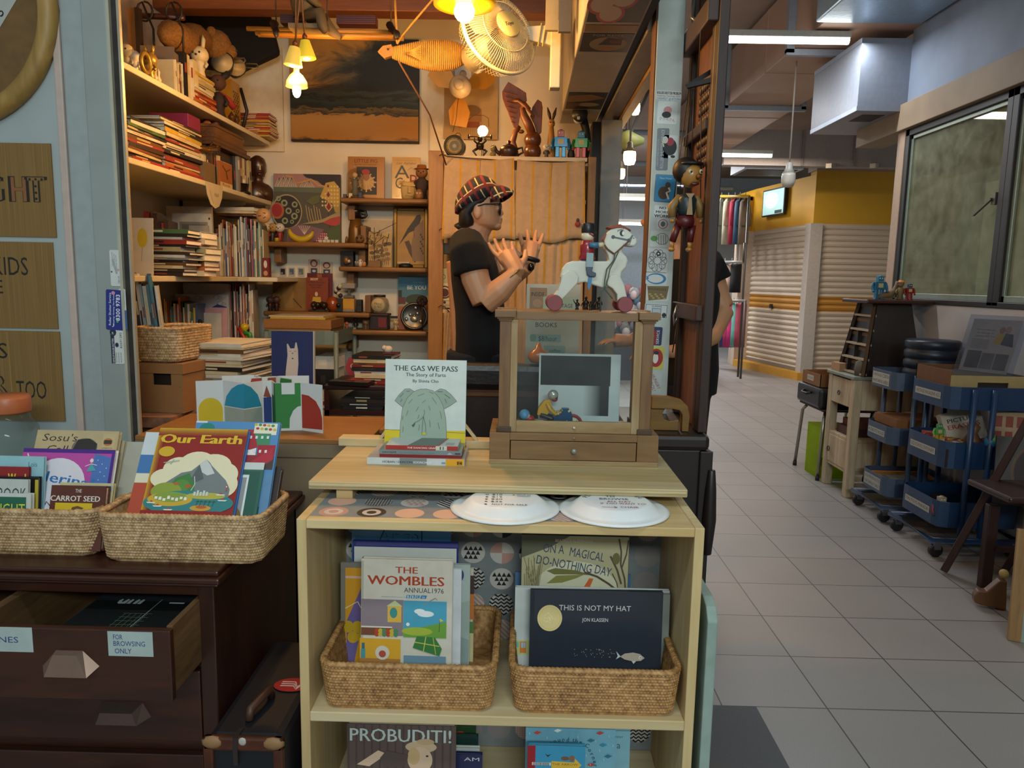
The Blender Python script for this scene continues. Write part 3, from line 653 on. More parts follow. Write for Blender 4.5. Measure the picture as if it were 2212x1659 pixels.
# white book with an elephant
def a_gas(A):
 k='#3e4644';A.rect(325,1030,1400,1290,'#d5bf1e');A.line([(325,1030),(1400,1058)],5,'#4c4a34')
 A.text('THE GAS WE PASS',862,250,72,k,845,bold=.018);A.text('The Story of Farts',862,322,48,k,530,bold=.012);A.text('By Shinta Cho',862,400,40,k,342,bold=.012)
 g,o='#8fa394','#6d5346';body=[(525,1290),(535,950),(560,740),(620,610),(700,525),(790,490),(870,485),(960,505),(1040,590),(1100,700),(1135,860),(1150,1050),(1155,1290)]
 e1=[(560,730),(455,648),(510,570),(590,490),(650,485),(710,520)];e2=[(1115,745),(1190,700),(1280,638),(1200,550),(1120,490),(1060,478),(985,520)]
 for e in(e1,e2):A.poly(e+([(620,610)]if e is e1 else[(1060,620)]),g);A.line(e,5,o)
 A.poly(body,'#98ab9b');A.line(body,5,o)
 for x,y,dx,dy in((640,680,50,-60),(760,580,85,-35),(820,670,45,-40),(910,520,60,25),(950,595,60,85),(560,900,5,-55),(610,845,22,-70),(740,780,32,-60),(910,705,15,60),(1060,775,20,100),(765,880,15,-55),(920,895,12,95),(1035,925,18,85),(568,1060,5,-75),(780,1035,8,-80),(520,600,50,-55),(530,660,22,-35),(1115,550,75,50),(1120,610,25,60),(610,520,45,-4),(1020,515,70,0)):A.line([(x,y),(x+dx*.5+3,y+dy*.5),(x+dx,y+dy)],5,'#4b5550')
 A.line([(850,760),(855,810),(830,860),(780,905),(725,930)],10,'#76897c');A.poly([(735,925),(685,970),(710,992),(728,960)],'#4b5550');A.line([(840,850),(826,1000),(826,1090)],5,'#4b5550');A.line([(842,850),(870,960),(878,1090)],5,'#4b5550');A.rect(828,1058,878,1092,'#c3b84a')
fb('white picture book with grey elephant seen from behind, upright on the display board',(833,777,1008),1.865,BZ+.031,.01,'#ccd6d0',a_gas,(325,100,1400,1290),lean=6,group='books on the display board')
# flat stack before it
def flat(label,x0,x1,Y,D,z0,T,col,spine=None,art=None,box=(0,0,100,10),yaw=0,group=None,top=None,tbox=(0,0,100,100),name='flat_book',pages=PAPER):
 """book lying flat: spine faces -Y"""
 W=x1-x0;t=thing(name,label,'book',((x0+x1)/2,Y,z0),(0,0,math.radians(yaw)),group);b=.002;c=P(col,.35,coat=.25)
 m=MB();m.box(-W/2,W/2,0,D,0,b,c);m.box(-W/2,W/2,0,D,T-b,T,c);m.box(-W/2,W/2,0,b,b,T-b,P(spine or col,.4))
 if spine:m.box(-W/2-.0003,W/2+.0003,-.0003,.0,0,T,P(spine,.4))
 if art:art(ART(m,(-W/2,-.0004,0),(W,0,0),(0,0,T),(0,-1,0),box))
 if top:top(ART(m,(-W/2,0,T),(W,0,0),(0,D,0),(0,0,1),tbox))
 m.build('cover',t);g=MB();g.box(-W/2+.003,W/2-.003,b,D-.003,b,T-b,P(pages,.8,var=.1,ns=200));g.build('pages',t);return t
S=lambda x,Y=1.745:aY(x,985,Y).x
GD='books on the display board'
def s1(A):A.text('HOBAN / DEACON',400,90,40,'#3b3f42',390,bold=.012);A.text('SOONCHILD',730,92,40,'#e6e8e6',235,bold=.012);A.rect(1040,0,1280,120,'#e0a31f');A.rect(1190,40,1255,105,'#4a3a1c');A.line([(1245,52),(1205,52),(1225,72),(1205,95),(1245,95)],9,'#e0a31f');A.rect(985,60,1035,90,'#6a97bd')
def s1b(A):A.rect(430,0,790,120,'#7d8587');s1(A)
flat('white and yellow spined book, lowest in the stack before the elephant book',S(793),S(1003),1.745,.15,BZ,.0165,'#b9b3ad','#c9cfd0',s1b,(0,0,1285,120),group=GD)
flat('dark red book, second from bottom before the elephant book',S(819),S(997),1.75,.14,BZ+.0165,.008,'#7d1c22',group=GD)
def s2(A):A.text('CHOCOLATE',135,58,30,'#2b3434',190,bold=.02);A.text('The Consuming Passion',425,58,24,'#3f7f8c',340);A.text('Boynton',680,58,24,'#3f7f8c',110);A.rect(1010,35,1085,65,'#3c4448');A.poly([(900,70),(940,30),(980,70)],'#aab7ba')
flat('grey blue paperback with dark lettering in the stack before the elephant book',S(818),S(997),1.75,.14,BZ+.0245,.0105,'#76878a',None,s2,(0,0,1100,80),group=GD)
def s3(A):A.text('THE DANCING GRAN',480,50,30,'#e7dfd6',390,bold=.015);A.rect(665,0,815,70,'#c9c9b8');A.rect(720,10,735,60,'#40443c');A.rect(760,10,772,60,'#40443c')
def s3t(A):A.rect(0,0,100,100,'#bfc8c4');A.poly([(30,100),(68,100),(80,0),(45,0)],'#70807a');A.poly([(68,100),(74,100),(84,0),(80,0)],'#8c6a64');A.rect(82,60,94,90,'#a3ada6')
flat('book with red spine and pale cover, topmost of the stack before the elephant book',S(832),S(988),1.755,.10,BZ+.035,.0105,'#c4ccc8','#a8332e',s3,(0,0,960,70),group=GD,top=s3t)
# ---------------- wooden display case ----------------
KW=WOOD('#8f6e46','#6a4c2c','x',4,.5,stretch=10,bump=.08)
KWZ=WOOD('#8c6b45','#68492b','z',4,.5,stretch=10,bump=.08)
KPALE=WOOD('#a9946c','#8a6b41','x',4,.55,stretch=10)
KPALEZ=WOOD('#b1a07c','#8d7048','z',4,.55,stretch=10)
KDARK=WOOD('#57412c','#3d2c1e','x',5,.5)
KY=1.772;k0=aY(1057,970,KY).x;k1=aY(1422,972,KY).x;KWD=k1-k0;KD=.19
kz=aY(1240,673,KY).z-BZ;kb=aY(1240,938,KY).z-BZ
case=thing('display_case','glazed wooden table-top display case with a drawer in its base','display case',((k0+k1)/2,KY,BZ))
h=KWD/2
m=MB();m.box(-h,h,0,KD,0,.012,KPALE);m.box(-h,-h+.05,0,KD,.012,kb,KW);m.box(h-.052,h,0,KD,.012,kb,KW);m.box(-h+.05,h-.052,0,KD,kb-.018,kb,KW);m.box(-h+.05,h-.052,KD-.012,KD,.012,kb-.018,KW)
m.ball((-.0,-.001,kb-.010),.004,'#7a705c',10);m.build('base_box',case,.0015)
dr=MB();dr.box(-h+.052,h-.054,-.0005,.15,.0135,kb-.0195,KW);d=dr.build('drawer',case,.001)
kn=MB();kn.lathe([(.003,0),(.003,.008),(.0062,.010),(.0066,.016),(.005,.019),(1e-6,.0195)],P('#8f9a90',.4,.3),14,(0,0,kb*.5),'y');kn.build('knob',d)
for sx in(-1,1):
 for y in(.012,KD-.034):
  m=MB();x=sx*(h-.034);m.box(x-.0135,x+.0135,y,y+.024,kb,kz-.012,KWZ)
  m.box(x-.018,x+.018,y-.005,y+.028,kb,kb+.013,KDARK)
  for i,(e,z0,z1)in enumerate(((.003,-.026,-.021),(.007,-.021,-.017),(.012,-.017,.0))):m.box(x-.0135-e,x+.0135+e,y-e,y+.024+e,kz+z0,kz+z1,KW)
  m.build('post',case,.0012)
m=MB();m.box(-h+.06,h-.06,.012,.028,kz-.022,kz-.002,KW);m.box(-h+.06,h-.06,KD-.03,KD-.014,kz-.022,kz-.002,KW);m.box(-h+.02,-h+.05,.036,KD-.034,kz-.02,kz-.002,KW);m.box(h-.05,h-.02,.036,KD-.034,kz-.02,kz-.002,KW)
m.box(-h+.05,h-.05,.03,KD-.03,kz-.008,kz-.002,KW);m.build('top_frame',case,.001)
fx=h-.0475
m=MB();m.box(-fx,-fx+.017,.014,.026,kb,kz-.022,KPALEZ);m.box(fx-.019,fx,.014,.026,kb,kz-.022,KPALEZ);m.box(-fx+.017,fx-.019,.014,.026,kb,kb+.028,KPALE);dd=m.build('door_frame',case,.001)
q=MB();q.box(-fx+.017,fx-.019,.019,.021,kb+.028,kz-.022,GLASS('#f4f7f6',.012,.03));q.build('pane',dd)
q=MB();q.lathe([(.0016,0),(.0016,.004),(.003,.005),(.003,.008),(1e-6,.009)],P('#d9d3c0',.4),10,(0,.014,kb+.014),'y');q.build('peg_knob',dd)
q=MB();q.box(-fx,fx,KD-.024,KD-.022,kb,kz-.022,GLASS('#f4f7f6',.012,.05));q.build('back_pane',case)
m=MB();m.box(-h+.05,h-.05,.026,KD-.024,kb,kb+.002,KDARK);m.build('floor_board',case)
# photographic print standing inside
FZ=BZ+kb+.002
PY=KY+.11;x0,x1,z0,z1=WB(1164,765,1340,886,PY)
t=thing('photo_print','white bordered black and white print standing inside the display case','print',((x0+x1)/2,PY,FZ),(-.04,0,0));W,H=x1-x0,z1-FZ
def _fade(nt,b):
 s=nt.nodes.new('ShaderNodeSeparateXYZ');nt.links.new(_coord(nt),s.inputs[0]);mp=nt.nodes.new('ShaderNodeMapRange');mp.inputs[1].default_value=.01;mp.inputs[2].default_value=.055;nt.links.new(s.outputs[0],mp.inputs[0])
 return _ramp(nt,mp.outputs[0],[(0,lin('#c9d0cf')),(1,lin('#1d1f22'))])
FADE=PATT('fade_print',_fade,.4)
m=MB();m.box(-W/2,W/2,0,.002,0,H,P('#cdd5d4',.5));A=face(m,W,H,(530,530,1280,1120));A.rect(545,548,1190,792,P('#1b1d20',.35));A.raw([(690,1042),(1180,1042),(1180,792),(690,792)],[(0,1,2,3)],FADE);A.rect(545,792,690,1042,P('#c4cbca',.5));m.build('print_sheet',t)
# tin motorcycle with sidecar
kk=(KY+.05)/1600/4.254
def q(x,y):return((x-620)*kk,(1118-y)*kk)
toy=thing('toy_motorcycle','tin toy motorcycle with sidecar and helmeted rider in the display case','toy',(aY(1040+620/4.254,900,KY+.05).x,KY+.055,FZ))
def pr(m,pts,y0,y1,c):m.prism([q(*p)for p in pts],y0,y1,c)
def wheel(m,x,y,r,yc,c1,c2,c3):
 cx,cz=q(x,y);m.T=Matrix.Translation((cx,yc,cz));r*=kk
 m.tube([(r*.84*math.cos(a*PI/9),0,r*.84*math.sin(a*PI/9))for a in range(18)],r*.16,c1,8,True)
 m.lathe([(r*.72,-.002),(r*.72,.002)],c2,18,(0,0,0),'y');m.lathe([(r*.2,-.004),(r*.2,.004)],c3,10,(0,0,0),'y')
 for a in range(8):m.bar((0,-.0025,0),(r*.7*math.cos(a*PI/4),-.0025,r*.7*math.sin(a*PI/4)),.0012,.0006,c3)
 m.T=Matrix()
BL=P('#1f4f7c',.3,.3);SV=P('#a7a9a2',.3,.6);RD=P('#a8252b',.35);YL=P('#cf9a24',.35);BK=P('#15161a',.4);SK=P('#d3a98a',.5)
m=MB();wheel(m,840,1075,100,.0,BK,'#d8cfb4',SV);m.build('wheel',toy)
m=MB();wheel(m,640,1085,60,.0,BK,'#d8cfb4',SV);m.build('wheel',toy)
m=MB();wheel(m,385,1085,80,-.02,BK,'#cdc9bd',SV);m.build('wheel',toy)
m=MB();pr(m,[(640,1010),(700,985),(745,920),(800,920),(830,960),(850,1090),(820,1118),(790,1020),(740,1060),(740,1118),(690,1112),(650,1060)],-.009,.009,BL)
cx,cz=q(835,1080);ar=[(cx+105*kk*math.cos(math.radians(a)),cz+105*kk*math.sin(math.radians(a)))for a in range(20,175,15)];ar2=[(cx+84*kk*math.cos(math.radians(a)),cz+84*kk*math.sin(math.radians(a)))for a in range(170,15,-15)]
m.prism(ar+ar2,-.006,.006,RD);m.ball((q(805,945)[0],-.004,q(805,945)[1]),.006,'#d7cf8c');m.build('frame',toy,.0008)
m=MB();a=q(740,935);m.bar((a[0],-.016,a[1]),(a[0],.016,a[1]),.003,.003,SV);m.build('handlebar',toy)
m=MB();pr(m,[(440,1105),(400,1050),(440,1025),(560,1015),(660,1060),(690,1105)],-.032,-.012,SV);a=q(520,1068)
for i in range(5):b=q(490+i*20,1078);m.bar((b[0],-.0325,b[1]),(b[0]+.003,-.0325,b[1]+.004),.001,.001,P('#5b5d58'))
m.build('sidecar',toy,.002)
m=MB();a=q(392,975);m.ball((a[0],-.022,a[1]),50*kk,'#4f93bb',14);b=q(412,985);m.ball((b[0],-.0235,b[1]),34*kk,SK,12);a=q(440,1010);m.ball((a[0],-.022,a[1]),36*kk,RD,10,(1.3,1,.8));m.build('passenger',toy)
m=MB()
pr(m,[(510,985),(520,920),(570,850),(625,840),(645,890),(620,960),(600,990)],-.011,.011,YL)
for s in(-1,1):
 m.tube([(*[q(600,870)[0]],s*.012,q(600,870)[1]),(q(628,925)[0],s*.016,q(628,925)[1]),(q(680,975)[0],s*.015,q(680,975)[1]),(q(735,950)[0],s*.013,q(735,950)[1])],[.0055,.005,.004,.003],YL if s else YL)
 a=q(705,970);m.ball((a[0],s*.014,a[1]),.0048,SV,8)
 m.tube([(q(540,985)[0],s*.008,q(540,985)[1]),(q(650,1015)[0],s*.013,q(650,1015)[1]),(q(655,1085)[0],s*.012,q(655,1085)[1])],[.007,.006,.004],BK)
a=q(655,800);m.ball((a[0],0,a[1]),50*kk,P('#b7b8ae',.25,.5),14,(1,.85,1));a=q(668,835);m.ball((a[0],0,a[1]),38*kk,RD,10,(.9,.8,.8));a=q(678,822);m.obox((a[0],0,a[1]),(.010,.016,.005),BK);m.build('rider',toy,.001)
# ---------------- pull-along horse with rider ----------------
HY=1.835;hk=HY/1600/6.637;HZ=BZ+kz
def q(x,y):return((x-850)*hk,(1472-y)*hk)
ho=thing('wooden_horse','white wooden pull-along horse on red wheels with a toy soldier rider','toy horse',(aY(1140+850/6.637,660,HY).x,HY,HZ))
WHT=P('#c3c3b4',.5,var=.08,ns=14);MAR=P('#7b2f34',.45);MANE=P('#8e4a33',.8,bump=.6,ns=60)
m=MB();pr(m,[(455,1000),(475,890),(540,805),(620,778),(1125,772),(1112,700),(1062,600),(1050,500),(1080,400),(1130,335),(1200,292),(1262,275),(1340,300),(1440,400),(1500,460),(1510,515),(1470,565),(1400,560),(1330,552),(1300,600),(1312,655),(1370,705),(1390,760),(1372,850),(1312,920),(1300,1000),(1250,1060),(1130,1130),(1050,1145),(900,1100),(800,1068),(700,1090),(600,1120),(480,1100)],-.022,.022,WHT)
A=ART(m,(q(1040,0)[0],-.0222,q(0,700)[1]),(480*hk,0,0),(0,0,450*hk),(0,-1,0),(1040,250,1520,700))
A.line([(1165,440),(1380,480)],26,'#5b666d');A.line([(1380,500),(1440,410)],24,'#5b666d');A.ell(1170,440,26,26,'#4b4f50');A.ell(1388,482,26,26,'#4b4f50');A.ell(1295,385,36,42,'#26292c');A.ell(1310,385,20,30,'#d8d8cc')
for i in range(6):A.line([(1228+i*16,365-i*6),(1236+i*15,340-i*5)],7,'#2a2c2e')
A.ell(1455,450,8,8,'#3a3a38',8);A.line([(1330,548),(1400,535),(1440,420)],10,'#6a7074')
m.build('body',ho,.004)
for sy in(-1,1):
 y0,y1=(-.036,-.020)if sy<0 else(.020,.036)
 m=MB();pr(m,[(470,970),(560,908),(650,915),(710,1000),(690,1085),(600,1190),(470,1330),(390,1340),(350,1290),(420,1190),(455,1080)],y0,y1,WHT);m.build('leg',ho,.003)
 m=MB();pr(m,[(1088,1045),(1135,975),(1210,952),(1285,985),(1345,1100),(1395,1300),(1360,1370),(1255,1340),(1245,1230),(1180,1150),(1110,1110)],y0,y1,WHT);m.build('leg',ho,.003)
for x,r in((375,112),(1350,108)):
 for y in(-1,1):
  a=q(x,1472-r);m=MB();m.lathe([(r*hk*.96,-.011),(r*hk,-.008),(r*hk,.008),(r*hk*.96,.011)],MAR,26,(a[0],y*.047,a[1]),'y',False);m.build('wheel',ho,.001)
m=MB();pr(m,[(1080,300),(1160,285),(1260,258),(1400,330),(1420,355),(1300,310),(1220,315),(1150,330),(1095,320)],-.025,.025,MANE);pr(m,[(1030,470),(1075,390),(1095,400),(1070,520),(1045,520)],-.014,.014,MANE);m.build('mane',ho,.003)
m=MB();a=[q(1050,550),q(1100,610),q(1190,670),q(1250,620),q(1390,490)];m.tube([(x,-.026,z)for x,z in a],.0022,P('#6d4b36',.8),6)
a=[q(1190,670),q(1180,760),q(1090,880),q(1065,1040),q(1060,1160),q(1020,1200),q(1020,1470)];m.tube([(x,-.038,z)for x,z in a],.0016,P('#4d5a4b',.8),6)
a=[q(1240,640),q(1190,760),q(1130,880),q(1110,1000),q(1070,1160),q(1180,1290)];m.tube([(x,-.040,z)for x,z in a],.0014,P('#4d5a4b',.8),6);m.build('reins',ho)
# soldier on the horse: one carved figure, part of the toy
so=MB();RED2=P('#8f1d28',.3,coat=.3);BLU=P('#3f6f8c',.45)
cx=q(828,0)[0]
z=lambda y:q(0,y)[1]
so.lathe([(85*hk,z(770)),(118*hk,z(740)),(98*hk,z(680)),(100*hk,z(640)),(104*hk,z(560)),(80*hk,z(505)),(60*hk,z(480))],RED2,20,(cx,0,0))
so.lathe([(112*hk,z(900)),(130*hk,z(830)),(118*hk,z(768)),(1e-6,z(766))],BLU,20,(cx,0,0))
so.build('torso',ho)
m=MB();m.ball((cx,0,z(430)),95*hk,P('#d3c6a8',.35),18,(1,1,.82));A=ART(m,(q(780,0)[0],-95*hk*1.02,z(480)),(110*hk,0,0),(0,0,110*hk),(0,-1,0),(780,370,890,480));m.tube([(cx+.002,-94*hk,z(395)),(cx+60*hk,-78*hk,z(420)),(cx+92*hk,-20*hk,z(450))],.0018,RED2,6);m.ball((cx+82*hk,-46*hk,z(412)),.0022,BK,8,(1,1,1.8));m.build('head',ho)
m=MB();m.lathe([(92*hk,z(380)),(92*hk,z(260)),(84*hk,z(248)),(1e-6,z(247))],BK,20,(cx,0,0));m.lathe([(104*hk,z(384)),(104*hk,z(372))],BK,20,(cx+25*hk,0,0));m.build('hat',ho,.001)
for s in(-1,1):
 m=MB();a,b,c=q(845,555),q(970,555),q(1040,545);m.tube([(a[0],s*.022,a[1]),(b[0],s*.024,b[1])],40*hk,BLU,10);m.tube([(b[0],s*.024,b[1]),(c[0],s*.024,c[1])],34*hk,P('#cbbd9d',.5),10);m.build('arm',ho)
 m=MB();pr(m,[(805,675),(815,665),(895,665),(905,675),(900,862),(803,862)],s*.028-.003,s*.028+.003,P('#84989a',.5));pr(m,[(803,862),(900,862),(885,915),(945,940),(945,985),(860,990),(820,960)],s*.028-.005,s*.028+.005,P('#27384d',.4));m.build('leg',ho,.001)
m=MB();pr(m,[(845,1000),(895,1000),(885,1100),(850,1180),(832,1130)],-.030,-.024,P('#3b78a6',.6));m.build('ribbon',ho)
# little dark figures behind the horse
def figurine(label,x,yt,yb,Y,z0,arm=0,col='#1c1714'):
 c=aY(x,yt,Y);H=c.z-z0;mt=P(col,.35,var=.3,bump=.2);m=MB()
 m.lathe([(H*.2,0),(H*.2,H*.08),(H*.13,H*.15),(H*.16,H*.45),(H*.2,H*.62),(H*.09,H*.72),(H*.07,H*.76)],mt,12);m.ball((0,0,H*.87),H*.13,mt,12,(.9,1,1.05));m.ball((0,-H*.12,H*.86),H*.025,mt,6)
 m.tube([(-H*.18,0,H*.6),(-H*.3,-H*.08,H*(.75 if arm else .4)),(-H*.36,-H*.12,H*(.95 if arm else .25))],[H*.05,H*.045,H*.03],mt);m.tube([(H*.18,0,H*.6),(H*.24,-H*.08,H*.4),(H*.12,-H*.16,H*.35)],[H*.05,H*.045,H*.03],mt)
 return tag(m.build('dark_figurine',loc=(c.x,Y,z0)),label,'figurine','dark figurines behind the wooden horse')
figurine('dark carved figurine with raised arm beside the horse rear wheel',1247,646,672,1.90,HZ,1)
figurine('dark carved figurine second from the horse rear wheel',1266,640,672,1.915,HZ)
figurine('dark carved figurine just left of the hanging rein',1276,650,672,1.88,HZ)
figurine('dark carved figurine just right of the hanging rein',1294,640,672,1.915,HZ)
# ---------------- painted wall: plaque, cardboard signs, stickers ----------------
SY=YW-.0005
CARD=PATT('cardboard',lambda nt,b:_ramp(nt,_noise(nt,_coord(nt,(260,260,3)),1,2),[(.3,lin('#765a2e')),(.7,lin('#886a38'))]),.8)
def plane_box(x0,y0,x1,y1,Y):return WB(x0,y0,x1,y1,Y)
def sign(label,x0,y0,x1,y1,art,rot=0):
 a,b,c,d=WB(x0,y0,x1,y1,SY);t=thing('cardboard_sign',label,'sign',((a+b)/2,SY-.004,c),(0,rot,0),'cardboard signs on the painted wall')
 m=MB();m.box(-(b-a)/2,(b-a)/2,0,.004,0,d-c,CARD);m.build('board',t)
 m=MB();art(face(m,b-a,d-c,(x0,y0,x1,y1),-.0002));m.build('lettering',t);return t
BKI='#1d1812'
def s_a(A):
 for ch,x,w,f in(('I',-60,14,'#7d6034'),('G',-14,44,'#7d6034'),('H',43,36,'#86552f'),('T',81,40,'#7d6034')):
  A.text(ch,x,434,58,BKI,w,bold=.045);A.text(ch,x,433,55,f,w-6,bold=.012)
 for x,y in((68,385),(81,385),(94,385),(80,400),(80,414),(80,427)):A.ell(x,y,3,3,BKI,6)
sign('top cardboard sign on the painted wall, ending in outlined capitals',-190,308,117,510,s_a)
def s_b(A):A.text('KIDS',27,592,40,BKI,76);A.text('E',-2,632,30,BKI,20);A.text('FOR',-90,592,40,BKI,70)
sign('middle cardboard sign lettered in thin capitals, on the painted wall',-190,521,121,707,s_b)
def s_c(A):A.text('PS',0,772,34,BKI,44);A.text('TOO',68,858,40,BKI,64);A.text('R',0,850,44,BKI,36,bold=.03);A.text('R',0,849,40,'#7d6034',30);A.line([(24,716),(26,850)],2,'#94763f')
sign('lowest cardboard sign on the painted wall, behind the lidded glass jar',-190,713,136,906,s_c)
c=aY(-120,20,SY);r=242*SY/1600
pl=thing('round_plaque','round wooden plaque with a pale rim high on the painted wall','plaque',(c.x,SY,c.z))
m=MB();m.tube([(r*.915*math.cos(a*PI/32),-.012,r*.915*math.sin(a*PI/32))for a in range(64)],r*.085,WOOD('#a98748','#86662f','z',4),12,True);m.build('rim',pl)
m=MB();m.lathe([(r*.9,0),(r*.9,.01),(1e-6,.0105)],P('#6b4f29',.75,var=.15),64,(0,0,0),'y',False);m.build('disc',pl)
m=MB();A=ART(m,(aY(-200,400,SY).x-c.x,-.0112,aY(0,400,SY).z-c.z),(400*SY/1600,0,0),(0,0,400*SY/1600),(0,-1,0),(-200,0,200,400))
A.poly([(-60,140),(40,5),(70,28),(-20,155),(-60,190)],'#a9aba4');A.poly([(-160,300),(-60,130),(0,140),(-110,330)],'#a9aba4')
A.text('THINGS',8,100,26,BKI,110,rot=52,bold=.0);m.build('paper_label',pl)
def sticker(label,x0,y0,x1,y1,Y,art,base='#c9cdc9',rot=0,g='stickers on the left column',box=None,name='sticker'):
 a,b,c,d=WB(x0,y0,x1,y1,Y);m=MB();r=.003;w,h=(b-a)/2,(d-c)/2
 m.prism([(-w+r,-h),(w-r,-h),(w,-h+r),(w,h-r),(w-r,h),(-w+r,h),(-w,h-r),(-w,-h+r)],-.0004,0,P(base,.35,var=.03)if base else P('#c9cdc9'))
 if art:art(ART(m,(-w,-.0005,-h),(2*w,0,0),(0,0,2*h),(0,-1,0),box or(x0,y0,x1,y1)))
 return tag(m.build(name,loc=((a+b)/2,Y,(c+d)/2),rot=(0,math.radians(rot),0)),label,'sticker',g)
CYF=YW-.0185
def k1(A):
 for i,x in enumerate((241,245,249)):A.text('SHUTTER SERVICES',x+1.5,560+i*3,2.4,'#59636a',30,rot=-90)
 A.text('ROLLER SHUTTER',258,562,3,'#b58a86',34,rot=-90);A.ell(255,583,2.6,2.6,'#c78d8d',12);A.ell(241,587,2,2,'#2c6b55',10);A.text('24 HRS',254,604,3.6,'#6b7478',16,rot=-90);A.poly([(242,560),(246,560),(254,590),(250,592)],'#9aa2a3')
sticker('grey sticker with faded lettering, uppermost on the left column',238,540,261,618,CYF,k1)
def k2(A):
 w='#e4e8ee';A.text('Roller Shutter Service',240,668,5,w,70,rot=90);A.text('Repairing / Servicing / New Shutter',247,668,3.2,w,66,rot=90);A.text('8300 9783',259,664,8.5,w,56,bold=.02,rot=90);A.ell(254,694,2.6,2.6,'#3fae6b',12);A.ell(245,633,4,4,'#c88aa0',14);A.line([(243,706),(246,704),(246,699)],1.6,w)
sticker('blue shutter service sticker with white phone number on the left column',229,626,267,713,CYF-.001,k2,'#23307e',3)
def k3(A):A.rect(264,670,273,712,'#2f5f9d');A.text('10 YEARS EXPERIENCES',271,645,2.6,'#6b7478',36,rot=90)
sticker('white and blue sticker edge beneath the blue shutter service sticker',258,624,273,712,CYF,k3)
def k4(A):
 A.rect(240,714,248,785,'#1f2740');A.text('DEVELOP ROLLER SHUTTERS',246.5,757,4,'#e0e4e4',52,rot=90,bold=.01);A.text('82691282',264,735,4.5,'#22262c',34,rot=90);A.ell(246,718,7,8,'#1f2740',16);A.text('24',247,720,4,'#e0e4e4',rot=90);A.ell(253,745,4,5,'#1f2740',12)
 for x in(252,257,262):A.text('NEW SHUTTER WORK',x,772,2.4,'#59636a',22,rot=90)
sticker('white sticker with navy strip and phone number, lowest on the left column',240,712,268,786,CYF-.0005,k4)
# ---------------- dark chest of drawers ----------------
CH=WOOD('#44200f','#2a1209','x',4,.42,.25,stretch=8,bump=.12,worn=('#6d4a33',.71))
CHZ=WOOD('#3c1c0e','#261109','z',4,.45,.2,stretch=8,worn=('#6d4a33',.72))
OAK=WOOD('#7d5c38','#4f3820','y',4,.6,stretch=8,bump=.15)
TZ,FY,X0=.629,1.46,-1.45
xr=aY(471,1245,FY).x
ch=thing('drawer_chest','dark stained wooden chest of drawers with an open top drawer, below two baskets','chest of drawers',(xr,FY,0))
L=X0-xr
m=MB();m.box(L,0,.0,.60,TZ-.012,TZ,CH);m.box(L,.006,-.012,.61,TZ-.026,TZ-.012,CH);m.box(L,.0,-.004,.6,TZ-.034,TZ-.026,CH);m.build('chest_top',ch,.005)
xc=aY(466,1290,FY+.02).x-xr
m=MB();m.box(xc-.035,xc,.012,.58,0.0,TZ-.034,CHZ);m.box(L,xc,.56,.58,0,TZ-.034,CHZ);m.box(L,xc-.03,.014,.04,TZ-.06,TZ-.034,CH);m.box(L,xc-.03,.032,.045,0,.405,CH);m.build('carcass',ch,.003)
dz1=aY(200,1515,1.45).z
for i,(za,zb)in enumerate(((.236,.40),(.06,.205))):
 m=MB();m.box(L,xc-.037,.012,.03,za,zb,CH);d=m.build('drawer',ch,.003)
 hx=aY(264,1530,FY+.012).x-xr;hz=aY(264,1530,FY+.012).z if i==0 else(za+zb)/2+.02
 if i:hx-=.0
 h=MB();vs=[(hx-.062,.012,hz-.018),(hx-.045,.012,hz+.014),(hx+.045,.012,hz+.014),(hx+.062,.012,hz-.018),(hx-.044,-.016,hz-.022),(hx-.034,-.014,hz+.004),(hx+.034,-.014,hz+.004),(hx+.044,-.016,hz-.022)]
 h.add(vs,[(4,7,6,5),(0,4,5,1),(7,3,2,6),(5,6,2,1),(0,3,7,4)],P('#6d5a52',.3,.6));h.build('handle',d)
 # open drawer
OY=1.335-FY;xo=aY(370,1440,1.335).x-xr;zt=aY(370,1364,1.335).z;zo=aY(370,1516,1.335).z
m=MB();m.box(L,xo,OY,OY+.016,zo,zt,CH);d=m.build('drawer',ch,.002)
m=MB();m.box(xo-.014,xo-.002,OY+.016,.5,zo+.01,zt+.003,OAK);m.box(L,xo,.49,.5,zo+.01,zt,OAK);m.box(L,xo-.01,OY+.01,.5,zo+.01,zo+.02,OAK);xp=aY(2,1300,1.42).x-xr;m.box(xp-.22,xp-.21,OY+.016,.5,zo+.01,zt,OAK);m.box(xp-.02,xp+.0,OY+.016,.5,zo+.01,zt+.001,OAK);m.build('drawer_box',d,.001)
h=MB();hc=aY(150,1430,1.33);hx=hc.x-xr;hz=hc.z
vs=[(hx-.056,OY,hz-.012),(hx-.028,OY,hz+.021),(hx+.024,OY,hz+.021),(hx+.055,OY,hz-.010),(hx-.042,OY-.02,hz-.024),(hx-.026,OY-.014,hz+.018),(hx+.020,OY-.014,hz+.018),(hx+.040,OY-.02,hz-.024)]
h.add(vs,[(4,7,6,5),(0,4,5,1),(7,3,2,6),(5,6,2,1),(0,3,7,4)],P('#8d7566',.28,.5));h.build('handle',d)
for x0,y0,x1,y1,tx in((-30,1355,70,1408,'a'),(233,1365,330,1418,'b')):
 a,b,c,e=WB(x0,y0,x1,y1,1.334);m=MB();m.box(a-xr,b-xr,OY-.0006,OY,c,e,P('#a3b3af',.5));A=ART(m,(a-xr,OY-.0008,c),(b-a,0,0),(0,0,e-c),(0,-1,0),(x0,y0,x1,y1));I='#2f3f7c'
 if tx=='a':A.text('ZINES',6,1388,13,I,66)
 else:A.text('FOR',245,1382,11,I,20,'L');A.text('BROWSING',245,1396,11,I,68,'L');A.text('ONLY',247,1412,11,I,36,'L')
 m.build('paper_label',d)
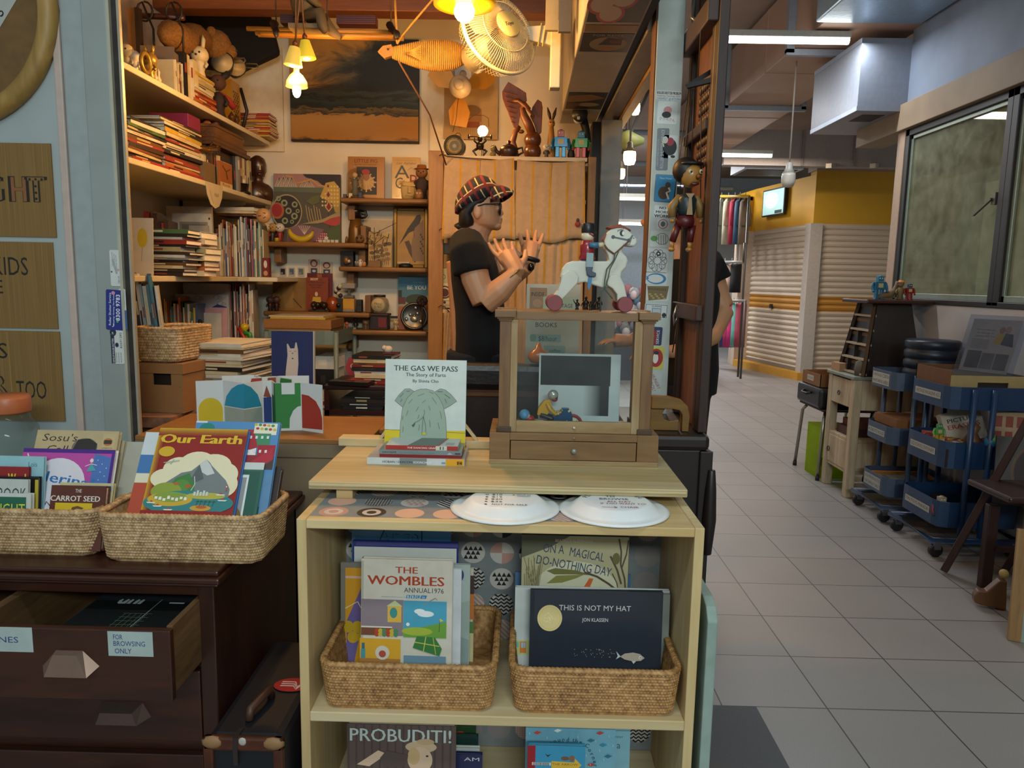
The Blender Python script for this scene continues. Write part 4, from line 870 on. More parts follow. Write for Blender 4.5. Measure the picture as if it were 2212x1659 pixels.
def m_uni(A):A.rect(0,0,100,100,'#0d1110');A.text('uni',22,44,24,'#b4c2c2',22,'L',rot=0,bold=.02);A.line([(60,95),(60,5)],.6,'#9fb0ae');A.rect(70,40,84,42,'#c8d0ce');[A.line([(40,60+i*6),(66,60+i*6)],.5,'#4f6b52')for i in range(6)];[A.line([(42+i*5,60),(42+i*5,92)],.5,'#4f6b52')for i in range(5)]
m=MB();m.box(0,.235,0,.30,0,.004,P('#16201f',.3));m_uni(ART(m,(0,0,.004),(.235,0,0),(0,.3,0),(0,0,1),(0,0,100,100)))
p=aZ(140,1350,zt-.02);tag(m.build('magazine',loc=(xr+xo-.26,1.355,zt-.035),rot=(-.02,0,0)),'black magazine with white lettering lying in the open drawer','magazine','magazines in the open drawer')
m=MB();m.box(0,.24,0,.3,0,.09,P('#20262a',.6));tag(m.build('magazine_pile',loc=(xr+xo-.263,1.353,zo+.021)),'dark pile of magazines under the black magazine in the drawer','magazine pile')
# baskets on the chest
bl0,bl1=aY(203,1160,1.49).x,aY(560,1160,1.49).x
basket('rattan basket with the red landscape picture book, on the dark chest',bl0,bl1+.006,1.49,1.69,TZ,.108,'pale',.0066,.0062)
basket('rattan basket at the left edge of the dark chest, beside the lidded glass jar',bl0-.375,bl0-.012,1.515,1.70,TZ,.104,'pale',.0066,.0062)
# ---------------- books in the chest baskets ----------------
G2,G3='books in the basket with the red landscape book','books in the basket beside the glass jar'
Z2=TZ+.012
def e_earth(A):
 A.rect(0,0,650,760,'#8c1a12')
 for i in range(8):c=['#c29a1c','#b98b1a','#b07c19','#a86d18','#a05e17','#994f16','#934015','#8d3114'][i];A.rect(0,i*9,650,(i+1)*9+1,c);A.rect(i*6,72,(i+1)*6,760,c)
 A.text('Our Earth',322,142,84,'#d9b52a',590,bold=.045,shear=.05)
 cl='#e2d8b4'
 for x,y,rx,ry in((110,470,95,85),(200,380,110,105),(330,330,130,110),(450,350,130,110),(540,430,100,110),(560,520,90,110),(300,480,280,130)):A.ell(x,y,rx,ry,cl,22)
 A.ell(90,225,58,48,'#cfa623',24)
 A.poly([(60,580),(230,420),(300,400),(390,290),(420,320),(440,350),(560,480),(600,560),(600,640),(60,640)],'#747b7c');A.poly([(390,290),(430,345),(470,420),(420,440),(360,400),(350,340)],'#c5c8c4');A.poly([(290,540),(330,400),(350,340),(400,470)],'#55605f')
 A.poly([(120,640),(200,470),(290,420),(340,520),(360,640)],'#3f7a3a');A.ell(250,540,60,60,'#56883a');A.ell(150,590,110,80,'#8a9a36',22);A.ell(210,520,20,14,'#b0602f');A.ell(300,540,24,16,'#a85a2f');A.line([(330,450),(345,520),(320,600)],6,'#b9c8c2')
 A.ell(325,690,320,110,'#2f7d80',36);A.rect(0,760,650,800,'#8c1a12');A.ell(190,660,160,62,'#c7a32f',28);A.ell(190,640,120,46,'#7f9a3c',24);A.ell(440,625,140,30,'#b3ab45',24)
 for i in range(8):x=80+i*30;A.rect(x,636+(i%3)*8,x+20,660+(i%3)*8,'#e8e4d4');A.rect(x+2,630+(i%3)*8,x+18,637+(i%3)*8,['#b9572f','#d8d3bd'][i%2])
 for i in range(5):A.rect(350+i*22,590-(i%2)*12,366+i*22,626,'#c9ccc4')
 A.ell(420,735,75,26,'#c89a35',22);A.ell(425,725,40,14,'#b85a2b')
 for x,y in((60,690),(110,720),(190,750),(560,660),(540,610)):A.poly([(x-30,y),(x+40,y),(x+28,y+10),(x-20,y+10)],'#e4e2d6');A.rect(x-4,y-14,x+12,y,'#b04a34')
 for x in(385,410,440,470,500):A.line([(x,715),(x+8,675)],3,'#4a4a2a');A.poly([(x-8,682),(x+8,668),(x+26,680),(x+8,676)],'#31562f')
 A.rect(575,520,582,580,'#c8453a');A.rect(575,535,582,547,'#e9e6da');A.line([(90,335),(200,310)],7,'#8fb0a6');A.line([(140,345),(160,300)],5,'#8fb0a6')
fb('red picture book with yellow title and island landscape, front of its basket',(347,926,536),1.665,Z2,.012,'#a98a20',e_earth,(0,0,650,880),group=G2,lean=33,vs=1.3)
def e_town(A):
 A.rect(0,0,670,400,'#4f86b8');A.ell(95,62,62,48,'#1f7d78',22);A.rect(0,0,90,14,'#c9d3d8')
 for x,y,w,h,c in((380,60,90,110,'#a32a33'),(470,10,180,90,'#e3dcc4'),(470,90,140,100,'#3f8760'),(400,190,110,100,'#e6e4da'),(520,180,140,120,'#a3202f'),(410,260,150,120,'#8f2a30'),(560,270,100,100,'#4a3730'),(380,160,60,60,'#b9333b')):A.rect(x,y,x+w,y+h,c)
 A.poly([(370,160),(480,90),(520,200),(400,240)],'#a52833');A.poly([(460,330),(640,200),(655,290),(520,390)],'#b1283a')
 for i in range(10):A.rect(400+(i%5)*45,110+(i//5)*110,418+(i%5)*45,132+(i//5)*110,'#d8dcdc');A.ell(480+i*17,20+(i*31)%60,14,10,['#c9b23a','#b83a36','#3a8a5c'][i%3],8)
fb('blue picture book with red roofed town scene, tallest in its basket',(425,911,606),1.69,Z2,.011,'#5b87ad',e_town,(0,0,670,1000),group=G2,lean=30)
def e_og(A):A.rect(0,0,100,20,'#c9d0d2');A.rect(0,20,100,36,'#4274ac');A.ell(85,26,30,9,'#7d6b3a');A.rect(0,36,100,44,'#dcd6b8');A.rect(0,44,100,75,'#b3492e');A.rect(0,75,100,100,'#cfae24');A.ell(85,92,18,7,'#4a5f9a')
fb('banded blue, orange and yellow picture book at the left of the red landscape book',(316,935,480),1.675,Z2,.010,'#c9b88a',e_og,(0,0,100,100),group=G2,lean=32)
def e_i(A):A.rect(0,0,100,8,'#c8cec8');A.rect(52,10,96,100,'#1f5647');A.rect(0,14,80,100,'#d5d9d6');A.rect(0,17,77,100,'#8a9092');A.text('I',60,34,13,'#a8323a',6,bold=.03);A.ell(60,62,18,14,'#6f5a30')
fb('green picture book with a grey panel and red capital, right in its basket',(430,998,572),1.635,Z2,.012,'#2a6250',e_i,(0,0,100,100),group=G2,lean=32)
fb('dark brown book at the right end of the basket with the red landscape book',(440,1006,608),1.655,Z2,.02,'#2a1d19',lambda A:A.rect(74,20,77,100,'#8d8f8c'),group=G2,lean=33)
for i,(c,x,l)in enumerate((('#3d66a8',541,'blue'),('#22201f',546,'black'),('#c8a82d',551,'yellow'))):
 fb('thin %s book just behind the red landscape picture book'%l,(400,930+i*9,x),1.672+i*.008,Z2,.006,c,group=G2,lean=33)
def l_sosu(A):A.text('Sosu\'s',185,395-310,58,'#3a3128',270,shear=.18);A.text('Call',175,175,60,'#3a3128',160,shear=.18);A.ell(390,130,100,72,'#6d675d',20);A.poly([(300,150),(330,70),(420,60),(485,100),(480,150)],'#2b2826');A.rect(520,20,620,140,'#b9a77c');A.text('UNESCO',565,138,13,'#4a3a2a',80);A.ell(565,85,36,30,'#b06a3c');A.rect(535,70,595,100,'#3a2f26')
fb('cream picture book with brown handwritten title and sketched face, beside the jar',(82,930,258),1.675,Z2,.014,'#b5a27a',l_sosu,(0,0,640,700),group=G3,lean=24)
fb('pale book behind the cream picture book beside the jar',(120,950,270),1.69,Z2,.01,'#a89f84',group=G3,lean=24)
def l_pur(A):A.rect(0,0,715,600,'#4a2080');A.rect(0,30,690,600,'#b5479a');A.poly([(560,30),(690,60),(690,600),(540,600)],'#4a6fb0');A.ell(300,270,215,200,'#d6d2da',30);A.text('Ballerina!',300,260,80,'#2f6fae',560,bold=.02,rot=-8);[A.ell(590+(i*37)%80,80+i*30,4,4,'#d8dde8',6)for i in range(14)];A.ell(545,85,14,16,'#e3d4cc');A.poly([(515,170),(545,105),(590,160)],'#4f9aa5');A.line([(500,130),(545,110),(590,120)],5,'#e3d4cc');A.line([(40,40),(55,70)],10,'#e3d4cc');A.line([(230,450),(250,400),(280,430)],8,'#4a3f55')
fb('purple and pink picture book with blue title, in the basket beside the jar',(52,970,250),1.64,Z2,.014,'#e0dfe4',l_pur,(0,0,715,760),group=G3,lean=22)
def l_ey(A):A.text('ey',62,44,12,'#4a4640',22)
fb('pale grey book with dark lettering between the two chest baskets',(150,953,310),1.70,Z2,.012,'#a7a79a',l_ey,(0,0,100,110),group=G3,lean=26)
def l_blu(A):A.rect(0,40,100,100,'#7fb3bf');A.text('McDonald',60,30,10,'#d0c45a',66,bold=.02);A.text('Lois',85,10,5,'#4f6f78',12);A.poly([(88,40),(98,40),(98,100),(88,100)],'#a8b04a')
fb('light blue picture book with yellow title at the frame edge beside the jar',(-60,985,95),1.60,Z2,.01,'#8fbcc4',l_blu,(0,0,100,85),group=G3,lean=10)
fb('red book with yellow lettering in front of the light blue one beside the jar',(-60,1008,62),1.585,Z2,.008,'#8c1c20',lambda A:A.text('Words',82,22,14,'#d8c23a',36,bold=.025),(0,0,100,100),group=G3,lean=8)
fb('black book with yellow edge behind the white one beside the jar',(-60,1029,83),1.575,Z2,.012,'#17171a',lambda A:A.rect(95,4,100,100,'#b9a62e'),group=G3,lean=8)
fb('white book with thin outlined capitals at the frame edge',(-60,1035,61),1.56,Z2,.008,'#b7beb9',lambda A:A.text('BOOK',72,38,24,'#3a4044',50),(0,0,100,120),group=G3,lean=8)
def l_ght(A):A.rect(4,8,92,120,'#21624a');A.text('NIGHT',62,46,24,'#cfd24a',56);A.rect(62,55,92,95,'#3a78a8');A.ell(76,72,10,6,'#d2c24a')
fb('small green board book with yellow lettering, front of the basket beside the jar',(-60,1065,67),1.548,Z2,.012,'#c3c8c2',l_ght,(0,0,100,120),group=G3,lean=8)
def l_car(A):A.text('THE',200,50,26,'#d6cfc4',46,bold=.01);A.text('CARROT SEED',182,112,40,'#d6cfc4',360,bold=.022);A.rect(40,125,310,260,'#d2b21f');A.ell(205,200,52,50,'#c9a86a',20);A.poly([(155,190),(165,155),(205,145),(250,160),(240,170),(200,165)],'#6a4a26')
fb('small brown picture book with white capitals and yellow panel, before the glass jar',(112,1049,230),1.565,Z2,.018,'#582a1c',l_car,(0,0,400,330),group=G3,lean=16)
fb('pale yellow small book just behind the small brown picture book',(130,1043,246),1.59,Z2,.01,'#c4b98c',lambda A:A.rect(45,4,98,14,'#8fb0b8'),group=G3,lean=18)
# glass jar
jc=aY(18,900,1.86);jz=aY(18,853,1.86).z-TZ
ja=thing('glass_jar','clear glass jar with orange screw lid behind the left basket books','jar',(jc.x,1.86,TZ))
m=MB();r=60*1.86/1600;m.lathe([(r*.9,0),(r,.01),(r,jz*.62),(r*.93,jz*.72),(r*.72,jz*.79),(r*.68,jz*.86)],GLASS('#dfe6e2',.03,.04),32);m.build('glass_body',ja)
m=MB();m.lathe([(r*.74,jz*.85),(r*.76,jz*.86),(r*.76,jz*.97),(r*.7,jz),(1e-6,jz)],P('#b5673f',.4),32);m.build('lid',ja)
m=MB()
for i in range(9):m.ball((R.uniform(-.05,.05),R.uniform(-.03,.03),.02+R.random()*.03),.014,['#3a3f44','#8d8f8a','#5a6a70'][i%3],8)
m.build('contents',ja)
# ---------------- brown counter and the castle screen book ----------------
CT=.78;KR=WOOD('#9a6a37','#85592c','x',2,.6,stretch=4,bump=.03);KF=P('#7d6c54',.7,var=.05,ns=8)
cx0,cx1=aY(291,940,2.06).x,-.20
ct=thing('brown_counter','brown board counter with a grey brown front, behind the baskets','counter',(cx0,2.06,0))
m=MB();W=cx1-cx0;n0=aY(795,925,2.06).x-cx0
m.box(0,n0,0,.36,CT-.014,CT,KR);m.box(n0,W,.16,.36,CT-.014,CT,KR);m.build('counter_top',ct,.002)
m=MB();m.box(0,n0,.0,.012,0,CT-.014,KF);m.box(0,.012,.012,.36,0,CT-.014,KF);m.box(n0-.012,n0,.012,.36,0,CT-.014,KF);m.box(0,n0,-.002,0,CT-.055,CT-.053,P('#4f4434'));m.build('front_panel',ct)
bk=2.17/1600/3.814
def q(x,y):return((x-1080)*bk,(925-y)*bk)
ac=thing('concertina_book','white concertina book opened as a castle of coloured arches, on the brown counter','book',(aY(280+1080/3.814,900,2.17).x,2.17,CT))
Wt='#cdd3d2';PN=[(540,.0,735,.03),(735,.03,965,-.02),(965,-.02,1068,.035),(1068,.035,1130,.05),(1130,.05,1212,-.005),(1212,-.005,1415,.012),(1415,.012,1625,-.028)]
def arts(i,A):
 b=925
 if i==0:A.rect(552,770,728,905,'#c9b017');A.ell(640,770,88,105,'#c9b017',24,0,180)
 if i==1:A.poly([(745,735),(770,650),(830,580),(900,540),(965,525),(965,735)],'#1f8fb0');A.rect(745,742,965,905,'#9aa8a0');A.poly([(890,905),(920,865),(965,845),(965,905)],Wt)
 if i==2:A.poly([(965,525),(1005,560),(1040,630),(1060,735),(965,735)],'#1f86a5');A.rect(965,742,1062,905,'#8d9c94');A.poly([(965,845),(1000,905),(965,905)],Wt)
 if i==3:A.poly([(1072,655),(1095,560),(1126,668)],'#8a4630');A.rect(1072,662,1128,905,'#263a78')
 if i==4:A.rect(1133,635,1212,905,'#1d6b2c');A.rect(1178,525,1212,640,'#1d6b2c')
 if i==5:A.rect(1212,520,1262,905,'#2b7d39');A.rect(1262,615,1365,905,'#2b7d39');A.rect(1365,520,1412,905,'#2b7d39');A.poly([(1318,905),(1322,820),(1350,755),(1385,722),(1412,715),(1412,905)],Wt)
 if i==6:A.poly([(1420,905),(1420,615),(1490,620),(1560,660),(1605,730),(1620,800),(1620,895)],'#a23527')
for i,(xa,ya,xb,yb)in enumerate(PN):
 a,b=q(xa,0)[0],q(xb,0)[0];H=q(0,518)[1];m=MB();d=Vector((b-a,yb-ya,0));n=Vector((d.y,-d.x,0)).normalized();t2=n*-.0012;O=Vector((a,ya,0));U=d;V=Vector((0,0,H))
 pts=[O,O+U,O+U+V,O+V];m.add(pts+[p+t2 for p in pts],[(0,1,2,3),(7,6,5,4),(0,4,5,1),(1,5,6,2),(2,6,7,3),(3,7,4,0)],P(Wt,.6,var=.02))
 arts(i,ART(m,O,U,V,n,(xa,518,xb,925),.00003));m.build('panel',ac)
for(xa,ya,xb,yb,cs)in((660,.09,900,.13,'#cdd3d2'),(900,.13,1020,.08,'#8a4630'),(1020,.08,1150,.12,'#8a4630'),(1150,.12,1380,.14,Wt),(870,.05,1110,.11,'#9f3a33'),(1110,.11,1300,.06,'#2b7d39')):
 a,b=q(xa,0)[0],q(xb,0)[0];H=q(0,505)[1];m=MB();d=Vector((b-a,yb-ya,0));n=Vector((d.y,-d.x,0)).normalized();O=Vector((a,ya,0));V=Vector((0,0,H));pts=[O,O+d,O+d+V,O+V];m.add(pts+[p-n*.0012 for p in pts],[(0,1,2,3),(7,6,5,4),(0,4,5,1),(1,5,6,2),(2,6,7,3),(3,7,4,0)],P(Wt,.6,var=.02));A=ART(m,O,d,V,n,(0,0,100,100));A.poly([(4,60),(30,2),(96,2),(96,60)],cs);m.build('panel',ac)
 # navy painting of a white animal, standing at the back of the counter
x0,x1,z0,z1=WB(585,715,678,815,2.39)
cv=thing('small_canvas','navy canvas painted with a pale long eared animal, behind the concertina book','painting',((x0+x1)/2,2.385,CT),(-.05,0,0));W,H=x1-x0,z1-CT
m=MB();m.box(-W/2,W/2,0,.012,0,H,P('#b5ab9a',.7));m.build('canvas',cv)
m=MB();A=face(m,W,H,(175,755,625,1560),-.0004);A.rect(176,756,612,1558,'#111d4f')
A.poly([(300,1558),(325,1130),(345,980),(338,880),(348,872),(375,918),(418,915),(428,862),(440,860),(455,930),(458,1060),(440,1250),(450,1558)],'#c9b09e')
for x in(375,425):A.line([(x-12,945),(x+12,943)],3,'#4a3a34')
A.ell(397,962,8,5,'#3a2a26',8);A.ell(398,1010,9,7,'#3a2a26',8);m.build('painted_face',cv)
# ---------------- white wall shelves on the shop's side wall ----------------
XS=aY(580,305,3.72).x
SW=P('#cbbd9c',.5,var=.04)
def shelf_z(x,y):return aX(x,y,XS).z
Z1,Z2s,Z3,Z4=shelf_z(425,219),shelf_z(427,385),shelf_z(430,597),shelf_z(540,750)
for z,lb,ext in((Z1,'topmost white wall shelf, holding the fuzzy toy and thin red books',0),(Z2s,'second white wall shelf, holding two lying book stacks and the wooden bust',0),(Z3,'third white wall shelf, bending round the corner under many upright books',1),(Z4,'lowest white wall shelf behind the rattan basket and paper sheets',1)):
 t=thing('wall_shelf',lb,'shelf',(XL,2.27,z));w=XS-XL;m=MB();m.box(0,w,0,1.47,-.02,0,SW)
 if ext:m.prism([(w,1.0),(w+.02,1.08),(w+.13,1.14),(w+.13,1.53),(w,1.53)],-.02,0,SW,'z')
 m.build('board',t,.003)
 for y in(.10,1.32):
  m=MB();m.prism([(0,0),(w*.8,0),(w*.8,-.012),(.02,-.085),(0,-.085)],y-.012,y+.012,SW);t2=[v for v in m.v];m.v=[Vector((v.x,v.y,v.z-.02))for v in t2];m.build('bracket',t)
for y in(2.37,3.59):
 m=MB();m.box(XL,XL+.016,y-.012,y+.012,.85,2.1,SW);tag(m.build('shelf_rail'),'white slotted shelf rail on the side wall %s'%('near the shutter' if y<3 else 'near the back corner'),'shelf rail')
PAL=dict(r=('#8c2b22','red'),o=('#a85a28','orange'),c=('#c2b189','cream'),w=('#c9c1b0','white'),k=('#1d1a19','black'),b=('#2f4a74','blue'),t=('#3b7377','teal'),g=('#47643a','green'),y=('#b8952f','yellow'),n=('#65401f','brown'),p=('#b9787c','pink'),e=('#85817a','grey'),m=('#86294a','magenta'),l=('#8aa3ad','pale blue'),d=('#37251c','dark brown'),v=('#54457a','purple'),s=('#a09469','straw'))
ORD='first second third fourth fifth sixth seventh eighth ninth tenth eleventh twelfth thirteenth fourteenth fifteenth sixteenth seventeenth eighteenth nineteenth twentieth'.split()
def nth(i):return ORD[i]if i<20 else 'twenty-'+ORD[i-20]if i<29 else 'thirtieth' if i==29 else 'thirty-'+ORD[i-30]
def small_book(W,T,D,c,upright,label,loc,group,rz=0,tilt=0,mark=True):
 """small book as one mesh: spine at -Y face, pages inside; upright: T across x and W tall; lying: W across x and T tall"""
 m=MB();C0=P(PAL[c][0],.4,var=.08);a,h=(T,W)if upright else(W,T);b=min(.0015,T*.15)
 if upright:m.box(-a/2,-a/2+b,0,D,0,h,C0);m.box(a/2-b,a/2,0,D,0,h,C0);m.box(-a/2+b,a/2-b,0,b,0,h,C0);m.box(-a/2+b,a/2-b,b,D-.003,.003,h-.003,P(PAPER,.8,var=.1,ns=200))
 else:m.box(-a/2,a/2,0,D,0,b,C0);m.box(-a/2,a/2,0,D,h-b,h,C0);m.box(-a/2,a/2,0,b,b,h-b,C0);m.box(-a/2+.003,a/2-.003,b,D-.003,b,h-b,P(PAPER,.8,var=.1,ns=200))
 if mark:
  k=R.choice(['#c9b98f','#2a2320','#b9a06a','#8c3a2c','#d2cab8'])
  if upright:z0=h*R.uniform(.3,.6);m.box(-a*.28,a*.28,-.0004,0,z0,z0+h*R.uniform(.12,.3),P(k,.5))
  else:x0=-a*R.uniform(.1,.35);m.box(x0,x0+a*R.uniform(.2,.45),-.0004,0,h*.3,h*.7,P(k,.5))
 o=m.build('book',loc=loc,rot=(0,tilt,rz));return tag(o,label,'book',group)
def row(codes,x0,x1,Y,z0,ytop,D,where,group,jit=.12,lean=0,along=False,rz=.2):
 """upright spines from the left, facing the viewer (or facing +X along the wall shelf)"""
 ws=[R.uniform(.7,1.3)for _ in codes];tot=sum(ws);x=x0;Hm=(aX((x0+x1)/2,ytop,XS)if along else aY((x0+x1)/2,ytop,Y)).z-z0
 for i,c in enumerate(codes):
  x2=x+(x1-x0)*ws[i]/tot;H=Hm*(1-R.random()*jit);lb='%s spine, %s from the left among the %s'%(PAL[c][1],nth(i),where)
  if along:
   a,b=aX(x,ytop,XS-.02).y,aX(x2,ytop,XS-.02).y;small_book(H,b-a-.0006,D,c,True,lb,(XS-.02-R.random()*.012,(a+b)/2,z0),group,PI/2)
  else:
   a,b=aY(x,ytop,Y).x,aY(x2,ytop,Y).x;small_book(H,b-a-.0005,D,c,True,lb,((a+b)/2,Y+R.random()*.012,z0),group,rz,lean)
  x=x2
def stack(codes,x0,x1,Y,z0,ztop,D,where,group,along=False,jw=.15,rz=0):
 """lying books from the bottom up"""
 ts=[R.uniform(.6,1.4)for _ in codes];tot=sum(ts);z=z0
 for i,c in enumerate(codes):
  T=(ztop-z0)*ts[i]/tot;lb='%s book, %s from the bottom of the %s'%(PAL[c][1],nth(i),where)
  if along:
   a,b=aX(x0,300,XS-.02).y,aX(x1,300,XS-.02).y;W=(b-a)*(1-R.random()*jw);small_book(W,T-.0004,D*R.uniform(.85,1),c,False,lb,(XS-.015-R.random()*.015,(a+b)/2+R.uniform(-.01,.01),z),group,PI/2+R.uniform(-.06,.06))
  else:
   a,b=aY(x0,800,Y).x,aY(x1,800,Y).x;W=(b-a)*(1-R.random()*jw);small_book(W,T-.0004,D*R.uniform(.85,1),c,False,lb,((a+b)/2+R.uniform(-.006,.006),Y+R.random()*.01,z),group,rz+R.uniform(-.05,.05))
  z+=T
  # top shelf
row('cwscwncsw',377,397,0,Z1+.001,122,.19,'pale spines beside the grey file','upright books on the top shelf',along=True)
row('kcwc',398,428,0,Z1+.001,112,.19,'spines left of the lying red books','upright books on the top shelf',along=True)
stack('rororcwcscy',424,469,0,Z1+.001,aX(446,160,XS).z,.2,'stack under the cream rabbit doll','lying books on the top shelf',True)
stack('yoryoryrsoyororr',520,596,3.60,Z1+.001,aY(556,243,3.6).z,.12,'far end pile, topmost shelf','lying books on the top shelf',False,.05)
def solo(name,label,cat,mb,loc,rot=None,group=None,**k):return tag(mb.build(name,loc=loc,rot=rot,**k),label,cat,group)
Yq=2.83;fa,fb_=aY(306,100,Yq),aY(376,102,Yq);h=fa.z-Z1
m=MB();e=P('#6b5a4c',.5);t=thing('file_box','grey brown magazine file standing on the topmost white shelf','file box',(fb_.x,Yq,Z1),(0,0,.12));D=fb_.x-fa.x
m.box(-D,0,0,.004,0,h,e);m.build('front_panel',t);m=MB();m.box(-D,-D+.004,.004,.08,0,h,e);m.box(-.004,0,.004,.08,0,h*.9,e);m.box(-D+.004,-.004,.076,.08,0,h*.6,e);m.build('side_panel',t)
def doll(name,label,x,yb,yt,body,head,X=None,Y=None,z0=0,hr=.28,ears=None,eyes=True,group=None,arm=True,cat='figurine',hat=None,hood=None):
 """little standing figure: turned body, round head, arms, feet; parts body, head, hat"""
 c=aX(x,yt,X)if X is not None else aY(x,yt,Y);H=c.z-z0;t=thing(name,label,cat,(c.x,c.y,z0),group=group)
 b=MB();b.lathe([(H*.14,0),(H*.17,H*.05),(H*.13,H*.2),(H*.19,H*.38),(H*.15,H*.55),(H*.07,H*.62)],body,12)
 if arm:
  for s in(-1,1):b.tube([(s*H*.13,0,H*.52),(s*H*.24,-H*.04,H*.38),(s*H*.22,-H*.12,H*.28)],[H*.055,H*.05,H*.045],body,7)
  for s in(-1,1):b.ball((s*H*.09,-H*.06,H*.04),H*.07,body,8,(1,1.3,.6))
 b.build('body',t);h=MB();hz=H*(1-hr*.95-(.12 if ears or hat else 0));r=H*hr
 h.ball((0,0,hz+r*.2),r,head,14,(1,.95,.95))
 if eyes:
  for s in(-1,1):h.ball((s*r*.36,-r*.88,hz+r*.3),r*.12,'#161310',6)
  h.ball((0,-r*.95,hz+r*.05),r*.13,'#2a1d16',6)
 if ears:
  for s in(-1,1):h.tube([(s*r*.4,0,hz+r*.9),(s*r*.5,0,hz+r*(1+ears*.6)),(s*r*.45,0,hz+r*(1+ears))],[r*.2,r*.24,r*.05],head,8)
 h.build('head',t)
 if hat:
  h=MB();h.lathe([(r*1.25,hz+r*.75),(r*1.2,hz+r*.82),(r*.8,hz+r*.9),(r*.7,hz+r*1.4),(1e-6,hz+r*1.5)],hat,14);h.build('hat',t)
 return t
CRM,GLD,DKB=P('#c9b58a',.4),P('#a8843a',.3,.5),P('#3a2417',.5,bump=.3)
doll('figurine','cream round headed figurine at the near end of the topmost shelf',272,0,98,CRM,CRM,X=XS-.06,z0=Z1,group='ornaments on the topmost shelf')
doll('figurine','white ball headed figurine just right of the cream one on the topmost shelf',290,0,112,P('#d0c3ad',.4),P('#d8cdbb',.35),X=XS-.04,z0=Z1,group='ornaments on the topmost shelf',eyes=False)
doll('figurine','gilded figurine with tall ears on the topmost shelf',322,0,108,GLD,GLD,X=XS-.02,z0=Z1,ears=1.1,group='ornaments on the topmost shelf')
m=MB();m.tube([(0,.03*math.cos(a*.35),.03+.03*math.sin(a*.35))for a in range(18)],.007,GLD,8,True);solo('ring_ornament','cream ring ornament beside the gilded figurine on the topmost shelf','ornament',m,(XS-.006,aX(318,125,XS).y,Z1+.007),group='ornaments on the topmost shelf')
for i,x in enumerate((343,350)):m=MB();m.lathe([(.007,0),(.009,.01),(.004,.02),(.006,.035),(1e-6,.045)],CRM,10);solo('skittle','tiny cream skittle %s on the topmost shelf edge'%('nearer the gilded figurine' if i==0 else 'nearer the grey file'),'ornament',m,(XS-.012,aX(x,165,XS).y,Z1),group='ornaments on the topmost shelf')
# glazed bird and wooden frame behind
m=MB();c=aY(308,62,3.02);m.ball((0,0,0),.06,P('#8c6a24',.25,coat=.4),16,(.7,1.0,1.5));m.ball((.01,.05,-.07),.032,P('#6b4a18',.25,coat=.4),12);m.prism([(-.05,-.13),(.05,-.13),(.03,-.06),(-.03,-.06)],-.03,.03,P('#6b4a18',.3));solo('ceramic_bird','glazed yellow brown ceramic bird behind the grey file on the topmost shelf','ornament',m,(c.x,c.y+.03,Z1+.13))
t=thing('glazed_picture','dark edged wooden frame leaning at the near end of the topmost shelf','frame',(XS-.2,aX(276,60,XS-.2).y,Z1));m=MB();m.box(0,.03,0,.016,0,.3,P('#8a5d2a',.6));m.build('panel',t);m=MB();m.box(.03,.045,-.006,.02,0,.3,'#20150e');m.build('edge',t)
# cream rabbit doll, fuzzy toy, horns, rag doll, toy accordion
zr=aX(446,160,XS).z+.001
doll('rabbit_doll','cream rabbit doll with long ears sitting on the stacked red books',430,0,95,CRM,CRM,X=XS-.05,z0=zr,ears=1.3,cat='doll')
FUZ=P('#7d5420',.9,var=.3,bump=1.0,ns=120)
t=thing('fuzzy_toy','fuzzy golden brown plush animal lying high on the topmost shelf','plush toy',(XS-.1,0,0));a,b=aX(352,78,XS-.1),aX(448,86,XS-.1)
m=MB();n=7;rings=[]
m.tube([a+(b-a)*(i/n)+Vector((0,0,.01*math.sin(i*1.7)))-Vector((XS-.1,0,0))for i in range(n+1)],[.02,.05,.06,.055,.052,.05,.045,.02],FUZ,12);m.build('body',t)
m=MB();c=b-Vector((XS-.13,-.02,.015));m.ball(c,.062,FUZ,14);m.ball(c+Vector((.05,.02,-.02)),.03,FUZ,10);[m.ball(c+Vector((.0,s*.05,.04)),.02,FUZ,8)for s in(-1,1)];m.ball(c+Vector((.075,.02,-.015)),.009,'#1a120c',6);m.build('head',t)
m=MB();m.box(-.07,.03,a.y,b.y,0,.012,DKB);[m.bar((-.05,y,0),(-.05,y,Z1-a.z+.06),.012,.012,DKB)for y in(a.y+.02,b.y-.02)];solo('wire_rack','dark slim rack carrying the fuzzy plush animal','rack',m,(XS-.1,0,a.z-.068))
m=MB();m.prism([(0,0),(.03,.3),(.02,.52),(.16,.6),(.34,.55),(.44,.3),(.5,.05),(.3,-.04)],0,.06,P('#0e0b0a',.9,bump=.5,ns=20));c=aY(350,120,3.55);solo('black_coat','black coat hanging in the far corner behind the fuzzy toy','coat',m,(c.x,3.66,c.z),bev=.02)
m=MB();c1,c2=aY(305,34,2.95),aY(398,38,2.95);m.tube([(0,0,0),c2-c1],.011,P('#43201a',.4),10)
for f in(.12,.8):y=(c2-c1).x*f;m.tube([(y+.03*math.sin(u*.5),-.012,.012+.035*math.cos(u*.5))for u in range(13)]+[(y+.03,-.012,-.05),(y+.03,-.012,-.14)],.004,'#1a1412',6)
solo('wire_hook_bar','dark bar with curling wire hooks above the topmost shelf','hook bar',m,c1)
